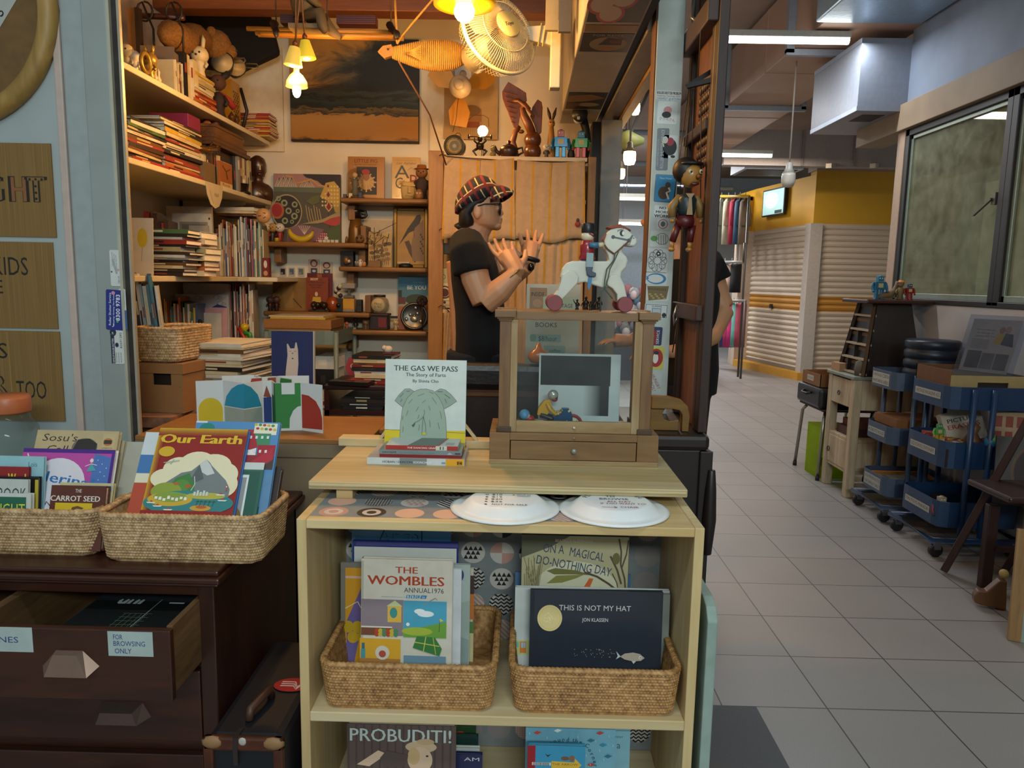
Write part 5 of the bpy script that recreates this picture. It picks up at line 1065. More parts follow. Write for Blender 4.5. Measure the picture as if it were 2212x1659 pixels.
for i,(x,y,rz)in enumerate(((485,142,-.5),(508,150,-.2))):
 t=thing('tin_scoop','dark tin scoop with wire handle, %s of the two on the topmost shelf'%('nearer' if i==0 else 'farther'),'scoop',aX(x,y,XS-.04),(PI/2-.2,0,rz+.6),'tin scoops')
 m=MB();m.lathe([(.02,-.05),(.048,.03),(.045,.03),(.018,-.045)],P('#39322a',.35,.5),18);m.build('funnel',t);m=MB();m.lathe([(.043,.028),(1e-6,-.03)],P('#b9a579',.5),18);m.build('inside',t);m=MB();m.tube([(.045,0,.03),(.09,0,.034),(.095,.01,.034),(.09,.02,.034),(.045,.018,.03)],.003,P('#8a7a58',.35,.6),6);m.build('handle',t)
t=doll('rag_doll','seated brown rag doll with red sleeve beside the yellow toy accordion',470,0,165,P('#2a1a14',.8),P('#4a2c1c',.8),X=XS-.04,z0=Z1,cat='doll',hr=.2)
m=MB();m.tube([(0,.0,.10),(.03,.03,.08),(.045,.055,.055)],[.014,.016,.014],P('#8c2522',.8),8);m.build('sleeve',t);m=MB();m.tube([(0,.02,.16),(.02,.05,.19),(.025,.07,.225)],[.014,.014,.005],P('#171110',.7),8);m.build('raised_arm',t)
t=thing('toy_accordion','yellow toy accordion with black chequered grille on the topmost shelf','toy',(XS-.07,aX(500,200,XS-.07).y,Z1));H=aX(505,175,XS-.07).z-Z1
m=MB();m.box(-.05,.0,0,.10,0,H,P('#a97d22',.35,coat=.3));A=ART(m,(.0,.0,0),(0,.10,0),(0,0,H),(1,0,0),(0,0,10,20));[A.rect(2+(j%2)+2*i,4+j,3+(j%2)+2*i,4.7+j,'#1c1712')for j in range(11)for i in range(3)];m.build('body',t);m=MB();m.tube([(.0,.11,0),(.02,.13,H*.5),(.0,.11,H*.95)],.008,'#1d1410',8);m.build('strap',t)
for i,x in enumerate((515,525)):m=MB();m.lathe([(.02,0),(.022,.006),(.008,.012),(.016,.03),(.004,.05),(1e-6,.055)],P('#7d5a2c',.25,.7),12);solo('brass_trinket','small brass trinket on the topmost shelf, %s the thin red books'%('farther from' if i==0 else 'right beside'),'ornament',m,(XS-.03,aX(x,245,XS).y,Z1),group='brass trinkets')
# second shelf
stack('rkcndrnwkcgwk',276,358,0,Z2s+.001,aX(316,258,XS).z,.24,'nearer second shelf stack','lying books on the second shelf',True,.2)
stack('rocrnkwcrncykwcd',346,437,0,Z2s+.001,aX(391,262,XS).z,.24,'farther second shelf stack','lying books on the second shelf',True,.2)
m=MB();a,b=aX(408,300,XS-.02).y,aX(434,300,XS-.02).y;solo('magenta_box','magenta box end on the farther lying stack of the second shelf','box',m.box(-.15,0,0,b-a,0,.05,'#7c1f45'),(XS-.02,a,aX(391,262,XS).z+.001),bev=.002)
row('wcdkdnkco',436,480,0,Z2s+.001,318,.2,'spines left of the orange book','upright books on the second shelf',along=True)
row('kencdscs',508,542,0,Z2s+.001,330,.2,'spines behind the white bust','upright books on the second shelf',along=True)
t=thing('orange_book','orange book with a dark twig drawing facing out of the second shelf','book',(XS-.012,aX(481,360,XS).y,Z2s),(0,0,PI/2));W=aX(507,360,XS).y-aX(481,360,XS).y;H=aX(494,352,XS).z-Z2s
m=MB();m.box(0,W,0,.012,0,H,'#9c5a20');A=ART(m,(0,0,0),(W,0,0),(0,0,H),(0,-1,0),(0,0,100,200));A.rect(0,160,100,200,'#c2a878');A.line([(20,30),(50,70),(60,130)],8,'#3a2212');A.line([(50,70),(85,40)],6,'#3a2212');A.text('Rock',50,188,22,'#7c2c1c',60);m.build('cover',t);m=MB();m.box(.003,W-.003,.001,.011,H,H+.001,PAPER);m.build('pages',t)
m=MB();a,b=aX(444,345,XS).y,aX(466,345,XS).y;z=Z2s;m.box(-.1,0,0,b-a,0,.075,'#6a5638');solo('kraft_box','small kraft box at the edge of the second shelf above the paper bib','box',m,(XS-.004,a,z))
bx0,bx1=aX(455,300,XS-.02).y,aX(535,310,XS-.02).y;zb=aX(500,330,XS-.02).z
for i,(dz,th,s,c,l)in enumerate(((0,.016,1,'#5d3a1a','lowest'),(.017,.016,.9,'#6b4420','middle'),(.034,.05,.8,'#7a5024','topmost and thickest'))):
 t=thing('flat_wooden_box','flat wooden box on the second shelf, %s of its stack'%l,'box',(XS-.2,bx0,zb+dz),group='flat wooden boxes');m=MB();m.box(0,.19,(bx1-bx0)*(1-s)*.3,(bx1-bx0)*s,0,th*.75,WOOD(c,'#4a2d14','y',5));m.build('body',t);m=MB();m.box(-.001,.191,(bx1-bx0)*(1-s)*.3-.001,(bx1-bx0)*s+.001,th*.78,th,WOOD(c,'#4a2d14','y',5));m.build('lid',t)
m=MB();m.box(0,.17,bx0+.01,bx1-.01,Z2s,zb-.001,'#3a2a1a');solo('book_block','dark row of book backs carrying the flat wooden boxes','books',m,(XS-.215,0,0))
t=doll('bird_doll','black and orange feathered toy bird on a metal stand, second shelf',447,0,262,P('#17120f',.9,bump=.5),P('#8a5426',.8),X=XS-.06,z0=aX(447,312,XS-.06).z,cat='toy',hr=.2);m=MB();m.ball((0,0,.115),.02,P('#120d0c',.9,bump=1),10);m.ball((.02,.035,.09),.018,'#3a1512',10);m.build('crest',t)
m=MB();zt=aX(447,312,XS-.06).z;m.box(-.06,.03,-.04,.05,0,.004,P('#8d8880',.3,.8));[m.tube([(.025,y,0),(.025,y,Z2s-zt)],.003,P('#8d8880',.3,.8),6)for y in(-.03,.04)];m.box(-.06,.03,-.04,.05,Z2s-zt,Z2s-zt+.003,P('#8d8880',.3,.8));solo('metal_stand','small metal stand under the feathered toy bird','stand',m,(XS-.06,aX(447,312,XS-.06).y,zt-.004))
m=MB();c=aX(460,325,XS);m.tube([(-.05,-.10,0),(0,-.04,-.005),(.005,.02,.01)],[.014,.013,.017],P('#7d5a2c',.25,.7),10)
for i in range(4):m.tube([(.0,.02,.012),(.004,.05+.004*i,.02+.006*(i-1.5)),(.01,.075,.018+.008*(i-1.5))],[.005,.0045,.003],P('#7d5a2c',.25,.7),7)
m.tube([(0,.0,.015),(-.002,.025,.035)],[.005,.003],P('#7d5a2c',.25,.7),7);solo('brass_hand','brass hand sculpture reaching along the second shelf edge','ornament',m,(c.x-.01,c.y,c.z))
m=MB();a,b=aX(443,400,XS).y,aX(480,410,XS).y;w=b-a;m.prism([(0,0),(w,0),(w*.93,-.05),(w*.75,-.085),(w*.5,-.098),(w*.25,-.085),(w*.07,-.05)],0,.002,P('#b9ac8e',.7),'x');A=ART(m,(.0022,0,-.1),(0,w,0),(0,0,.1),(1,0,0),(0,0,100,100));A.text('R&R',62,50,14,'#5a4a3a',26);A.line([(20,30),(40,80)],2,'#7a6a4c');solo('paper_bib','white paper bib hanging over the second shelf edge','paper',m,(XS+.001,a,Z2s-.002))
def bust(label,x,yt,X,z0,c,hair,group=None):
 p=aX(x,yt,X);H=p.z-z0;t=thing('bust',label,'sculpture',(p.x,p.y,z0),(0,0,.55));r=[]
 for z,w,d in((0,.30,.20),(.12,.33,.21),(.28,.32,.19),(.36,.24,.15),(.42,.11,.10),(.52,.095,.095),(.56,.12,.13),(.64,.155,.17),(.74,.175,.19),(.84,.175,.19),(.93,.14,.15),(.985,.06,.07)):
  r.append([(H*w*math.cos(a*PI/10),H*d*math.sin(a*PI/10)*1.0-(H*.02 if z>.5 else 0),H*z)for a in range(20)])
 m=MB();m.loft(r,c);m.prism([(-H*.02,H*.66),(H*.02,H*.66),(H*.012,H*.78),(-H*.012,H*.78)],-H*.235,-H*.15,c);[m.ball((s*H*.065,-H*.185,H*.765),H*.028,c,8,(1.2,.5,.6))for s in(-1,1)];m.ball((0,-H*.185,H*.625),H*.04,c,8,(1.2,.5,.5));m.ball((0,-H*.16,H*.575),H*.05,c,8,(1,.7,.8));m.tube([(-H*.3,-H*.03,H*.33),(-H*.05,-H*.19,H*.2),(H*.12,-H*.2,H*.08)],H*.014,c,6);m.build('figure',t)
 m=MB();m.loft([[(H*w*math.cos(a*PI/10),H*(d*math.sin(a*PI/10)+.03),H*z)for a in range(20)]for z,w,d in((.54,.15,.13),(.66,.19,.17),(.8,.20,.19),(.92,.165,.165),(1.0,.05,.05))],hair);m.build('hair',t);return t
BW=WOOD('#4f2a14','#2e170a','z',5,.35,.3)
bust('large carved dark wooden bust of a woman at the far end of the second shelf',556,336,XS-.06,Z2s,BW,BW)
bust('small white bust beside the large wooden bust',521,369,XS-.03,Z2s+.045,P('#c9bda6',.5),P('#b9ad96',.6))
m=MB();m.lathe([(.04,0),(.04,.008),(.028,.015),(.034,.045)],P('#17120f',.3),14);solo('turned_plinth','black turned base under the small white bust','base',m,(aX(521,369,XS-.03).x,aX(521,369,XS-.03).y,Z2s))
# third shelf
Z3a=Z3+.001
m=MB();W=.10;m.box(-W/2,W/2,0,.003,0,.20,P('#c9c3b4',.6));A=face(m,W,.2,(0,0,100,200));A.ell(62,70,18,34,'#c6b02c',18);A.line([(62,104),(58,150)],2,'#a0954a');solo('balloon_card','white card with a yellow balloon at the near end of the third shelf','card',m,(aY(296,500,2.62).x,2.62,Z3a),(-.08,0,0))
row('rrnd',303,332,2.95,Z3a,452,.15,'tall spines behind the dark art books','upright books on the third shelf',lean=.04)
row('nkrd',332,362,2.98,Z3a,470,.15,'shorter spines behind the dark art books','upright books on the third shelf')
stack('kdcnkewdskrwkg',297,420,2.68,Z3a,aY(350,494,2.68).z,.22,'dark art book pile','lying books on the third shelf',False,.28)
stack('concswcw',396,452,2.80,Z3a,aY(430,500,2.8).z,.16,'pale pile beside the art books','lying books on the third shelf',False,.25)
for i,(x0,x1,y,c,l,Y)in enumerate(((362,461,446,'#b9b0a0','tallest grey white folder standing behind the lying books, third shelf',3.34),(374,459,461,'#c9c6ba','white folder with grey label standing behind the lying books',3.30),(410,452,487,'#a9a498','pale grey folder edge nearest the upright books, third shelf',3.26))):
 a,b,_,_=WB(x0,y,x1,595,Y);H=aY((x0+x1)/2,y,Y).z-Z3a;t=thing('card_folder',l,'folder',((a+b)/2,Y,Z3a),group='folders on the third shelf');m=MB();m.box(-(b-a)/2,(b-a)/2,0,.006,0,H,P(c,.6));A=face(m,b-a,H,(0,0,100,150))
 if i==1:A.rect(18,20,90,45,'#8d8b85');A.rect(24,26,84,40,'#6f6a62');A.ell(94,12,2.2,3,'#1d1a18',8)
 m.build('cover',t);m=MB();m.box(-(b-a)/2+.002,(b-a)/2-.002,.0065,.009,0,H-.004,PAPER);m.build('pages',t)
row('wwew',448,462,3.36,Z3a,500,.14,'white spines beside the card folders','upright books on the third shelf')
row('krnwcosbwcorgcwkcbwcelrknprtcgwsgc',462,566,3.46,Z3a,468,.2,'spines in the third shelf corner','upright books on the third shelf',.22)
stack('ncw',470,560,3.47,aY(515,466,3.47).z,aY(515,447,3.47).z,.18,'flat books over the corner row','lying books on the third shelf',False,.1)
m=MB();c=aY(569,466,3.45);m.ball((0,0,0),.034,P('#b98a55',.5),18,(1,.6,1));A=ART(m,(-.03,-.0215,-.03),(.06,0,0),(0,0,.06),(0,-1,0),(0,0,100,100));A.line([(20,55),(45,52)],5,'#4a2a18');A.line([(60,30),(80,34)],4,'#4a2a18');A.line([(60,70),(80,60)],4,'#4a2a18');solo('peach_cushion','round peach coloured cushion above the corner books of the third shelf','cushion',m,(c.x,c.y,c.z))
m=MB();a,b,_,_=WB(566,560,581,598,3.44);h=aY(573,557,3.44).z-Z3a;m.box(-(b-a)/2,(b-a)/2,0,.03,0,h,'#6e1f1c');A=face(m,b-a,h,(0,0,20,60));A.ell(10,20,5,12,'#c9bfae');A.ell(10,48,6,8,'#b98a5a');solo('red_book_box','small dark red box with pale oval at the far end of the third shelf','box',m,((a+b)/2,3.44,Z3a))
# lowest shelf
Z4a=Z4+.001
row('rcyrgtcrwogkcgwcgyb',350,424,3.2,Z4a,642,.16,'storybooks behind the rattan basket','upright books on the lowest shelf',.3)
for i,(x0,x1,y,Y,c,l)in enumerate(((396,495,612,3.42,'#a9a8a4','grey sheet at the back of the lowest shelf'),(379,494,636,3.38,'#b9b8b4','white sheet with cloud drawings on the lowest shelf'),(414,491,664,3.34,'#b98f92','pink sheet on the lowest shelf'),(424,478,676,3.32,'#b9b4a6','off white card in front of the pink sheet, lowest shelf'))):
 a,b,_,_=WB(x0,y,x1,740,Y);H=aY((x0+x1)/2,y,Y).z-Z4a;m=MB();m.box(-(b-a)/2,(b-a)/2,0,.003,0,H,P(c,.7));A=face(m,b-a,H,(x0,y,x1,740))
 if i==1:
  for cx,cy in((400,644),(428,643),(468,641),(476,653)):A.ring(cx,cy,6,7,'#6d6c6c',16,.6);A.ring(cx+7,cy+1,4,5,'#6d6c6c',14,.6)
  A.poly([(452,664),(470,655),(490,660),(488,666)],'#24357a');A.ell(405,664,10,10,'#24357a',14)
 solo('paper_sheet',l,'paper',m,((a+b)/2,Y,Z4a),(-.03,0,0),'paper sheets on the lowest shelf')
row('crknwrcdkwrcorcknwcw',492,545,3.42,Z4a,612,.16,'lowest shelf corner books','upright books on the lowest shelf',.2)
row('pvntd',421,448,3.25,Z4a,700,.14,'spines beside the wire figure','upright books on the lowest shelf',.1)
m=MB();c=aY(436,742,3.22);m.tube([(0,0,0),(-.01,0,.07),(-.006,0,.11)],.004,'#1d1310',6);m.ball((-.004,0,.12),.01,'#1d1310',8);m.tube([(0,0,.05),(.03,0,.02),(.05,0,.0)],.006,'#1d1310',6);m.ball((.055,0,.012),.013,'#1d1310',8);solo('wire_figure','thin dark wire figure before the off white card on the lowest shelf','ornament',m,(c.x,c.y,Z4a+.004))
t=thing('plastic_toy','yellow, red and green plastic toy at the edge of the lowest shelf','toy',(aY(530,750,3.36).x,3.36,Z4a));m=MB();m.lathe([(.024,0),(.024,.008),(.012,.016),(.016,.05),(.01,.08),(.02,.088),(.018,.105),(1e-6,.112)],P('#c9a51f',.3),14);m.build('yellow_body',t);m=MB();m.tube([(-.02,-.02,.09),(.0,-.03,.06),(.02,-.03,.03),(.034,-.02,.01)],.008,P('#a3241c',.35),8);m.build('red_arm',t);m=MB();m.tube([(.0,-.02,.07),(.03,-.02,.065),(.034,-.02,.03)],.01,P('#2d8a3a',.35),8);m.build('green_arm',t)
# ledge, kraft box with basket of books, and big lying books
LZ=aY(340,893,2.36).z
m=MB();m.prism([(-1.30,2.30),(-1.108,2.30),(-1.108,2.43),(-1.0,2.44),(-1.02,2.78),(-1.5,2.78),(-1.5,2.30)],LZ-.035,LZ-.001,P('#8a5f45',.9,var=.45,bump=.8,ns=24),'z');solo('stone_ledge','worn red brown stone slab under the kraft box','ledge',m,(0,0,0))
m=MB();m.box(-1.5,-1.11,2.33,2.75,0,LZ-.036,P('#5d5347',.8));solo('ledge_plinth','grey plinth under the worn stone slab','plinth',m,(0,0,0))
a,b,c,d=WB(317,785,395,893,2.37);KB=P('#8f663c',.75,var=.05,ns=8);t=thing('kraft_box','brown kraft storage box with a hand hole, under the rattan basket of books','box',(b,2.37,LZ),(0,0,-.10));w=b-a+.045;h=aY(356,785,2.37).z-LZ
m=MB();hx0,hx1,hz0,hz1=-w*.62,-w*.24,h*.56,h*.72
for q0,q1,r0,r1 in((-w,hx0,0,h-.034),(hx1,0,0,h-.034),(hx0,hx1,0,hz0)):m.box(q0,q1,0,.004,r0,r1,KB)
m.box(-w,0,.3,.304,0,h-.03,KB);m.box(-w,-w+.004,.004,.3,0,h-.03,KB);m.box(-.004,0,.004,.3,0,h-.03,KB);m.box(-w+.01,-.01,.02,.29,.005,h-.04,'#20170f');[m.ball((x,-.0005,z),.0022,P('#9a958a',.3,.6),8)for x in(-w+.008,-.008)for z in(.02,h*.55)];m.build('box_body',t)
m=MB();m.box(-w-.003,.004,-.003,.307,h-.034,h-.001,KB);m.box(hx0-.002,hx1+.002,-.0035,-.002,h-.034,h-.0335,KB);m.build('lid',t)
bb=basket('rattan basket of upright books standing on the kraft box',a-.035,b-.002,2.38,2.62,LZ+h,aY(340,708,2.38).z-LZ-h,'pale',.0085,.0085,-.10,flare=.004)
row('kkwlwtbtkw',293,352,2.47,LZ+h+.012,588,.12,'books in the raised rattan basket','books in the basket on the kraft box',.18,-.08,rz=.42)
stack('wbwbbwcyewckccwwncw',392,532,2.5,LZ,aY(460,742,2.5).z,.26,'big pile beside the kraft box','lying books right of the kraft box',False,.22,-.12)
# ---------------- back wall: wooden shelves and what stands on them ----------------
SF=3.62
WS=WOOD('#8f6127','#6f4717','x',4,.5,.1)
WSZ=WOOD('#8a5d27','#6b4518','z',4,.5,.1)
ZS={}
for k,(x0,x1,y,lb)in dict(a=(733,925,428,'topmost wooden back wall shelf, carrying the glass dome'),b=(566,788,523,'wooden back wall shelf carrying the yellow banana'),c=(731,922,577,'wooden back wall shelf under the gold framed bird print'),d=(568,798,674,'wooden back wall shelf carrying the red brown book'),e=(733,922,714,'lowest wooden back wall shelf, under the glass cookie jar')).items():
 a,b,_,_=WB(x0,y,x1,y+10,SF);z=aY((x0+x1)/2,y,SF).z;ZS[k]=z+.0005
 t=thing('wooden_shelf',lb,'shelf',(a,SF,z));m=MB();m.box(0,b-a,0,.178,-.024,0,WS);m.build('board',t,.008)
 for f in((.05,.0)if k in 'ac' else(.05,)if k=='e' else(.06,.9)):
  if f==.0:continue
  m=MB();x=(b-a)*f;m.box(x,x+.035,.08,.178,-.10,-.0245,WSZ);m.build('bracket',t,.004)
 if k in 'bd':
  m=MB();m.box(b-a-.028,b-a,.03,.178,.0005,.085,WSZ);m.build('end_post',t,.004)
 if k in 'a':
  m=MB();m.box(.02,.055,.1,.178,.0005,.05,WSZ);m.build('end_post',t,.004)
def wbook(label,x0,y0,x1,k,col,art,box,T=.012,dy=.09,lean=4,**kw):
 Y=SF+dy;a,b=aY(x0,y0,Y),aY(x1,y0,Y);H=((a+b)/2).z-ZS[k];return book('picture_book',label,b.x-a.x,H,T,col,((a.x+b.x)/2,Y-H*.05,ZS[k]),(-math.radians(lean),0,0),art,box,group='books shown on the back wall shelves',**kw)
TANBK='#9a6422'
def b_pig(A):A.text('LITTLE PIG',1270,215,42,'#5a1c14',270);A.text('AKUMAL RAMACHANDER',1265,243,14,'#5a2416',260);A.rect(1160,262,1400,580,'#2a2623');A.ell(1275,440,95,85,'#a9844e',22);[A.line([(1275,420),(1275+120*math.cos(i*.52),440+110*math.sin(i*.52))],16,'#b5935c')for i in range(12)];A.ell(1275,370,38,52,'#8a5a3c',18);A.ell(1270,320,48,30,'#96292a',18);A.text('RAND HOUSE',1330,625,12,'#5a2416',130)
wbook('brown picture book with a dark framed portrait in a red cap, behind the glass dome',751,338,830,'a',TANBK,b_pig,(1055,147,1488,635))
def b_abc(A):A.text('FIRST PUBLICATION OF THIS',1755,195,12,'#8a6a3a',240);A.text('Lear Alphabet',1755,232,28,'#6d4a2a',230,shear=.25);A.text('A',1705,388,150,'#4b4f4a',180);A.text('B',1850,490,150,'#8c2a1c',100,bold=.01);A.text('C',1670,505,130,'#4b4f4a',90);A.ell(1700,440,40,26,'#a98348');A.line([(1650,480),(1740,410)],6,'#6a4a28');A.line([(1770,300),(1820,265),(1860,300)],4,'#6a4a28');A.text('by E',1655,600,18,'#6d4a2a',40)
wbook('straw coloured alphabet picture book on the topmost back wall shelf',847,339,908,'a','#b28a42',b_abc,(1585,152,1925,635))
c=aY(767,420,SF+.05);t=thing('glass_dome','glass bell dome over a tiny figure on the topmost back wall shelf','glass dome',(c.x,SF+.05,ZS['a']));H=aY(767,355,SF+.05).z-ZS['a'];r=.041
m=MB();m.lathe([(r,.008),(r,H*.62),(r*.93,H*.73),(r*.6,H*.84),(r*.14,H*.87),(r*.12,H*.89)],GLASS('#f8f6f0',.012,.03),28);m.ball((0,0,H*.93),r*.25,GLASS('#f8f6f0',.05),12);m.build('bell',t);m=MB();m.lathe([(r*1.12,0),(r*1.1,.008),(1e-6,.0085)],P('#4a2f18',.4),28);m.build('base',t)
m=MB();m.lathe([(.02,.009),(.024,.02),(.012,.05),(.018,.075),(.008,.095)],P('#5d5a4a',.6),12);m.ball((0,0,.11),.014,P('#b59a6a',.5),10);[m.tube([(0,0,.085),(s*.026,0,.098)],.004,P('#5d5a4a',.6),6)for s in(-1,1)];solo('dome_figure','tiny figure with outstretched arms under the glass dome','figurine',m,(c.x,SF+.05,ZS['a']))
for i,x in enumerate((744,757,778)):m=MB();m.box(-.008,.008,0,.016,0,.016+.004*i,['#3a3f4a','#c2b391','#22355a'][i]);solo('tiny_block','tiny %s block before the glass dome'%('grey','cream','blue')[i],'ornament',m,(aY(x,420,SF+.005).x,SF+.006,ZS['a']))
m=MB();c=aY(881,424,SF+.05);H=aY(881,393,SF+.05).z-ZS['a'];m.loft([[(H*w*math.cos(a*PI/8),H*d*math.sin(a*PI/8),H*z)for a in range(16)]for z,w,d in((0,.34,.2),(.2,.38,.24),(.5,.42,.26),(.8,.42,.26),(.95,.38,.22),(1,.3,.16))],P('#b39458',.7,bump=.3));m.prism([(-.08*H,.35*H),(.08*H,.35*H),(.05*H,.75*H),(-.05*H,.75*H)],-H*.36,-H*.2,P('#b39458',.7));m.box(-.36*H,.36*H,-H*.28,-H*.1,H*.74,H*.82,P('#b39458',.7));m.box(-.2*H,.2*H,-H*.27,-H*.1,H*.18,H*.25,P('#a08248',.7));solo('stone_carving','pale carved stone face on the topmost back wall shelf','sculpture',m,(c.x,SF+.05,ZS['a']),(0,0,.4))
doll('cap_doll','doll in a big orange brown cap at the end of the topmost back wall shelf',911,0,353,P('#3a2c28',.8),P('#8a5a30',.7),Y=SF+.09,z0=ZS['a'],hr=.17,hat=P('#8c5418',.8),cat='doll')
m=MB();m.lathe([(.018,0),(.022,.008),(.02,.03),(.008,.046),(1e-6,.048)],P('#8a5a26',.6),14);[m.ball((s*.008,-.019,.026),.005,'#e0d6bd',8)for s in(-1,1)];[m.ball((s*.008,-.023,.026),.002,'#1a1310',6)for s in(-1,1)];solo('ghost_ornament','small brown dome ornament with two eyes at the topmost back wall shelf end','ornament',m,(aY(905,420,SF+.02).x,SF+.025,ZS['a']))
# shelf b
Yb=SF+.15;a,b=aY(591,375,Yb).x,aY(735,375,Yb).x;H=aY(663,376,Yb).z-ZS['b'];t=thing('pattern_painting','busy patterned landscape canvas standing behind the yellow banana','painting',(a,Yb-.012,ZS['b']),(-.03,0,0));m=MB();m.box(0,b-a,0,.02,0,H,P('#8a6238',.7));m.build('canvas',t)
m=MB();A=ART(m,(0,-.0003,0),(b-a,0,0),(0,0,H),(0,-1,0),(172,362,972,1160));A.rect(172,362,972,1160,'#4f4a3c');A.poly([(172,362),(972,362),(972,520),(172,520)],'#9a7068');A.poly([(520,362),(972,362),(972,560),(800,520),(700,440),(560,400)],'#241c22')
for x,w in((240,60),(290,90),(345,80),(390,70),(540,60),(600,70)):A.poly([(x-w,515),(x,385 if x<400 else 430),(x+w,515)],'#b09a86');[A.line([(x,400 if x<400 else 440),(x+d*w,510)],4,'#3a2c28')for d in(-.6,-.2,.2,.6)]
A.poly([(172,515),(972,515),(972,580),(172,570)],'#57604a');A.line([(320,385),(400,400),(430,470),(540,450),(620,420),(720,490),(800,500)],16,'#b98a3c');A.poly([(730,620),(800,460),(900,440),(968,520),(968,790),(910,800),(880,700)],'#b9953f');[A.ell(760+(i%6)*36,500+(i//6)*44,12,12,'#d5b868',8)for i in range(36)if(i%6)>1 or i>12]
A.ell(330,800,175,200,'#2a231d',26);A.ring(330,800,170,184,'#a08c62',30,1.1);[A.ring(x,y,r*.5,r,'#8a9068',14)for x,y,r in((300,700,40),(425,715,36),(350,790,38),(420,850,40),(305,905,38),(230,650,30),(390,915,24),(460,790,24))]
A.ell(215,790,82,95,'#a35a2c',22);A.ell(210,785,62,75,'#961f22',22)
for cx,cy,r in((830,600,34),(835,740,46),(828,500,22)):A.poly([(cx,cy-r*1.8),(cx+r,cy),(cx,cy+r*1.2),(cx-r,cy)],'#c29a5c');A.poly([(cx,cy-r*1.3),(cx+r*.65,cy),(cx,cy+r*.8),(cx-r*.65,cy)],'#7d1c22')
A.line([(830,800),(832,900),(850,980)],8,'#2a1c16');A.poly([(560,680),(640,620),(720,600),(720,690),(640,720)],'#5a5c30');A.poly([(500,940),(760,880),(972,780),(972,860),(700,930)],'#a38a5a');A.poly([(760,920),(850,870),(972,840),(972,960),(850,950)],'#a83a32');A.poly([(780,1080),(880,970),(972,930),(972,1160),(780,1160)],'#47552a');A.ell(725,1090,95,70,'#8a3048',22);[A.ell(660+(i%7)*24,1050+(i//7)*26,8,8,'#d2a8a0',8)for i in range(28)];A.poly([(330,1000),(500,940),(780,1000),(640,1160),(330,1160)],'#7d5a62');[A.line([(540,1060),(470+i*28,960)],5,'#d8c39a')for i in range(6)];[A.line([(560+i*32,720+(i%3)*20),(580+i*32,860),(600+i*30,920)],10,'#a58a58')for i in range(6)];m.build('painted_face',t)
for i,(x,yt,bc,hc,l)in enumerate(((574,482,P('#7d1c1c',.4),P('#c9bda8',.4),'white headed red figurine at the left end of the banana shelf'),(588,484,P('#2a201a',.4),P('#b08a4a',.4),'tan headed figurine beside the white headed red one, banana shelf'),(604,484,P('#84201c',.4),P('#c9bda8',.4),'white headed figurine on a red base left of the banana'))):doll('figurine',l,x,0,yt,bc,hc,Y=SF+.05+.01*i,z0=ZS['b'],group='figurines on the banana shelf',arm=i<2)
m=MB();m.lathe([(.012,0),(.012,.014),(.009,.018),(1e-6,.0185)],P('#b08c1c',.4),14);solo('yellow_tub','tiny yellow tub before the figurines on the banana shelf','ornament',m,(aY(597,515,SF+.01).x,SF+.018,ZS['b']))
t=thing('banana','yellow banana shaped ornament on the wooden shelf below the patterned canvas','ornament',(aY(651,515,SF+.03).x,SF+.03,ZS['b']));m=MB();W=.056;pts=[(W*math.cos(math.radians(a))*1.02,0,.058+W*.82*math.sin(math.radians(a)))for a in range(175,366,15)];m.tube(pts,[.004,.009,.013,.015,.016,.0165,.0165,.016,.0155,.015,.013,.009,.005],P('#b99a18',.4),10);m.build('fruit',t);m=MB();m.ball(pts[0],.0045,'#5a4a1a',8);m.ball(pts[-1],.005,'#4a3a16',8);m.build('tips',t)
for i,x in enumerate((692,701,709,718,727,712)):m=MB();m.box(-.008,.008,0,.014,0,.013,P('#b9ad98',.5));z=ZS['b']+(.0135 if i==5 else 0);solo('white_die','small white block, %s of the six beside the banana'%(nth(i)+' from the banana' if i<5 else 'the one on top'),'block',m,(aY(x if i<5 else 705,515,SF+.02).x,SF+.02,z),(0,0,0 if i<5 else .3),'white blocks beside the banana')
t=thing('thermos_jug','brown thermos jug with black lid and handle on the banana shelf','jug',(aY(769,520,SF+.11).x,SF+.11,ZS['b']));H=aY(769,453,SF+.11).z-ZS['b'];m=MB();m.lathe([(.036,0),(.038,.005),(.036,H*.4),(.026,H*.74)],P('#74501f',.35,.3),22);m.build('body',t);m=MB();m.lathe([(.027,H*.74),(.027,H*.93),(.031,H),(1e-6,H*1.002)],P('#14110f',.35),20);m.tube([(.02,0,H*.97),(.05,0,H*.95),(.054,0,H*.85),(.044,0,H*.77),(.026,0,H*.76)],.006,P('#14110f',.35),8);m.build('lid_handle',t)
m=MB();m.ball((0,0,.02),.02,P('#6b4a22',.7,bump=.4),12,(1.1,.9,1));[m.ring if False else m.ball((s*.009,-.017,.024),.005,'#241a12',8)for s in(-1,1)];solo('potato_ornament','small round brown ornament with dark eyes before the thermos jug','ornament',m,(aY(777,516,SF+.02).x,SF+.025,ZS['b']))
m=MB();m.lathe([(.009,0),(.007,.02),(.003,.03),(1e-6,.032)],P('#7d4a1c',.4,.4),10);solo('bell_ornament','tiny brass bell ornament between white blocks and thermos jug','ornament',m,(aY(749,518,SF+.02).x,SF+.02,ZS['b']))
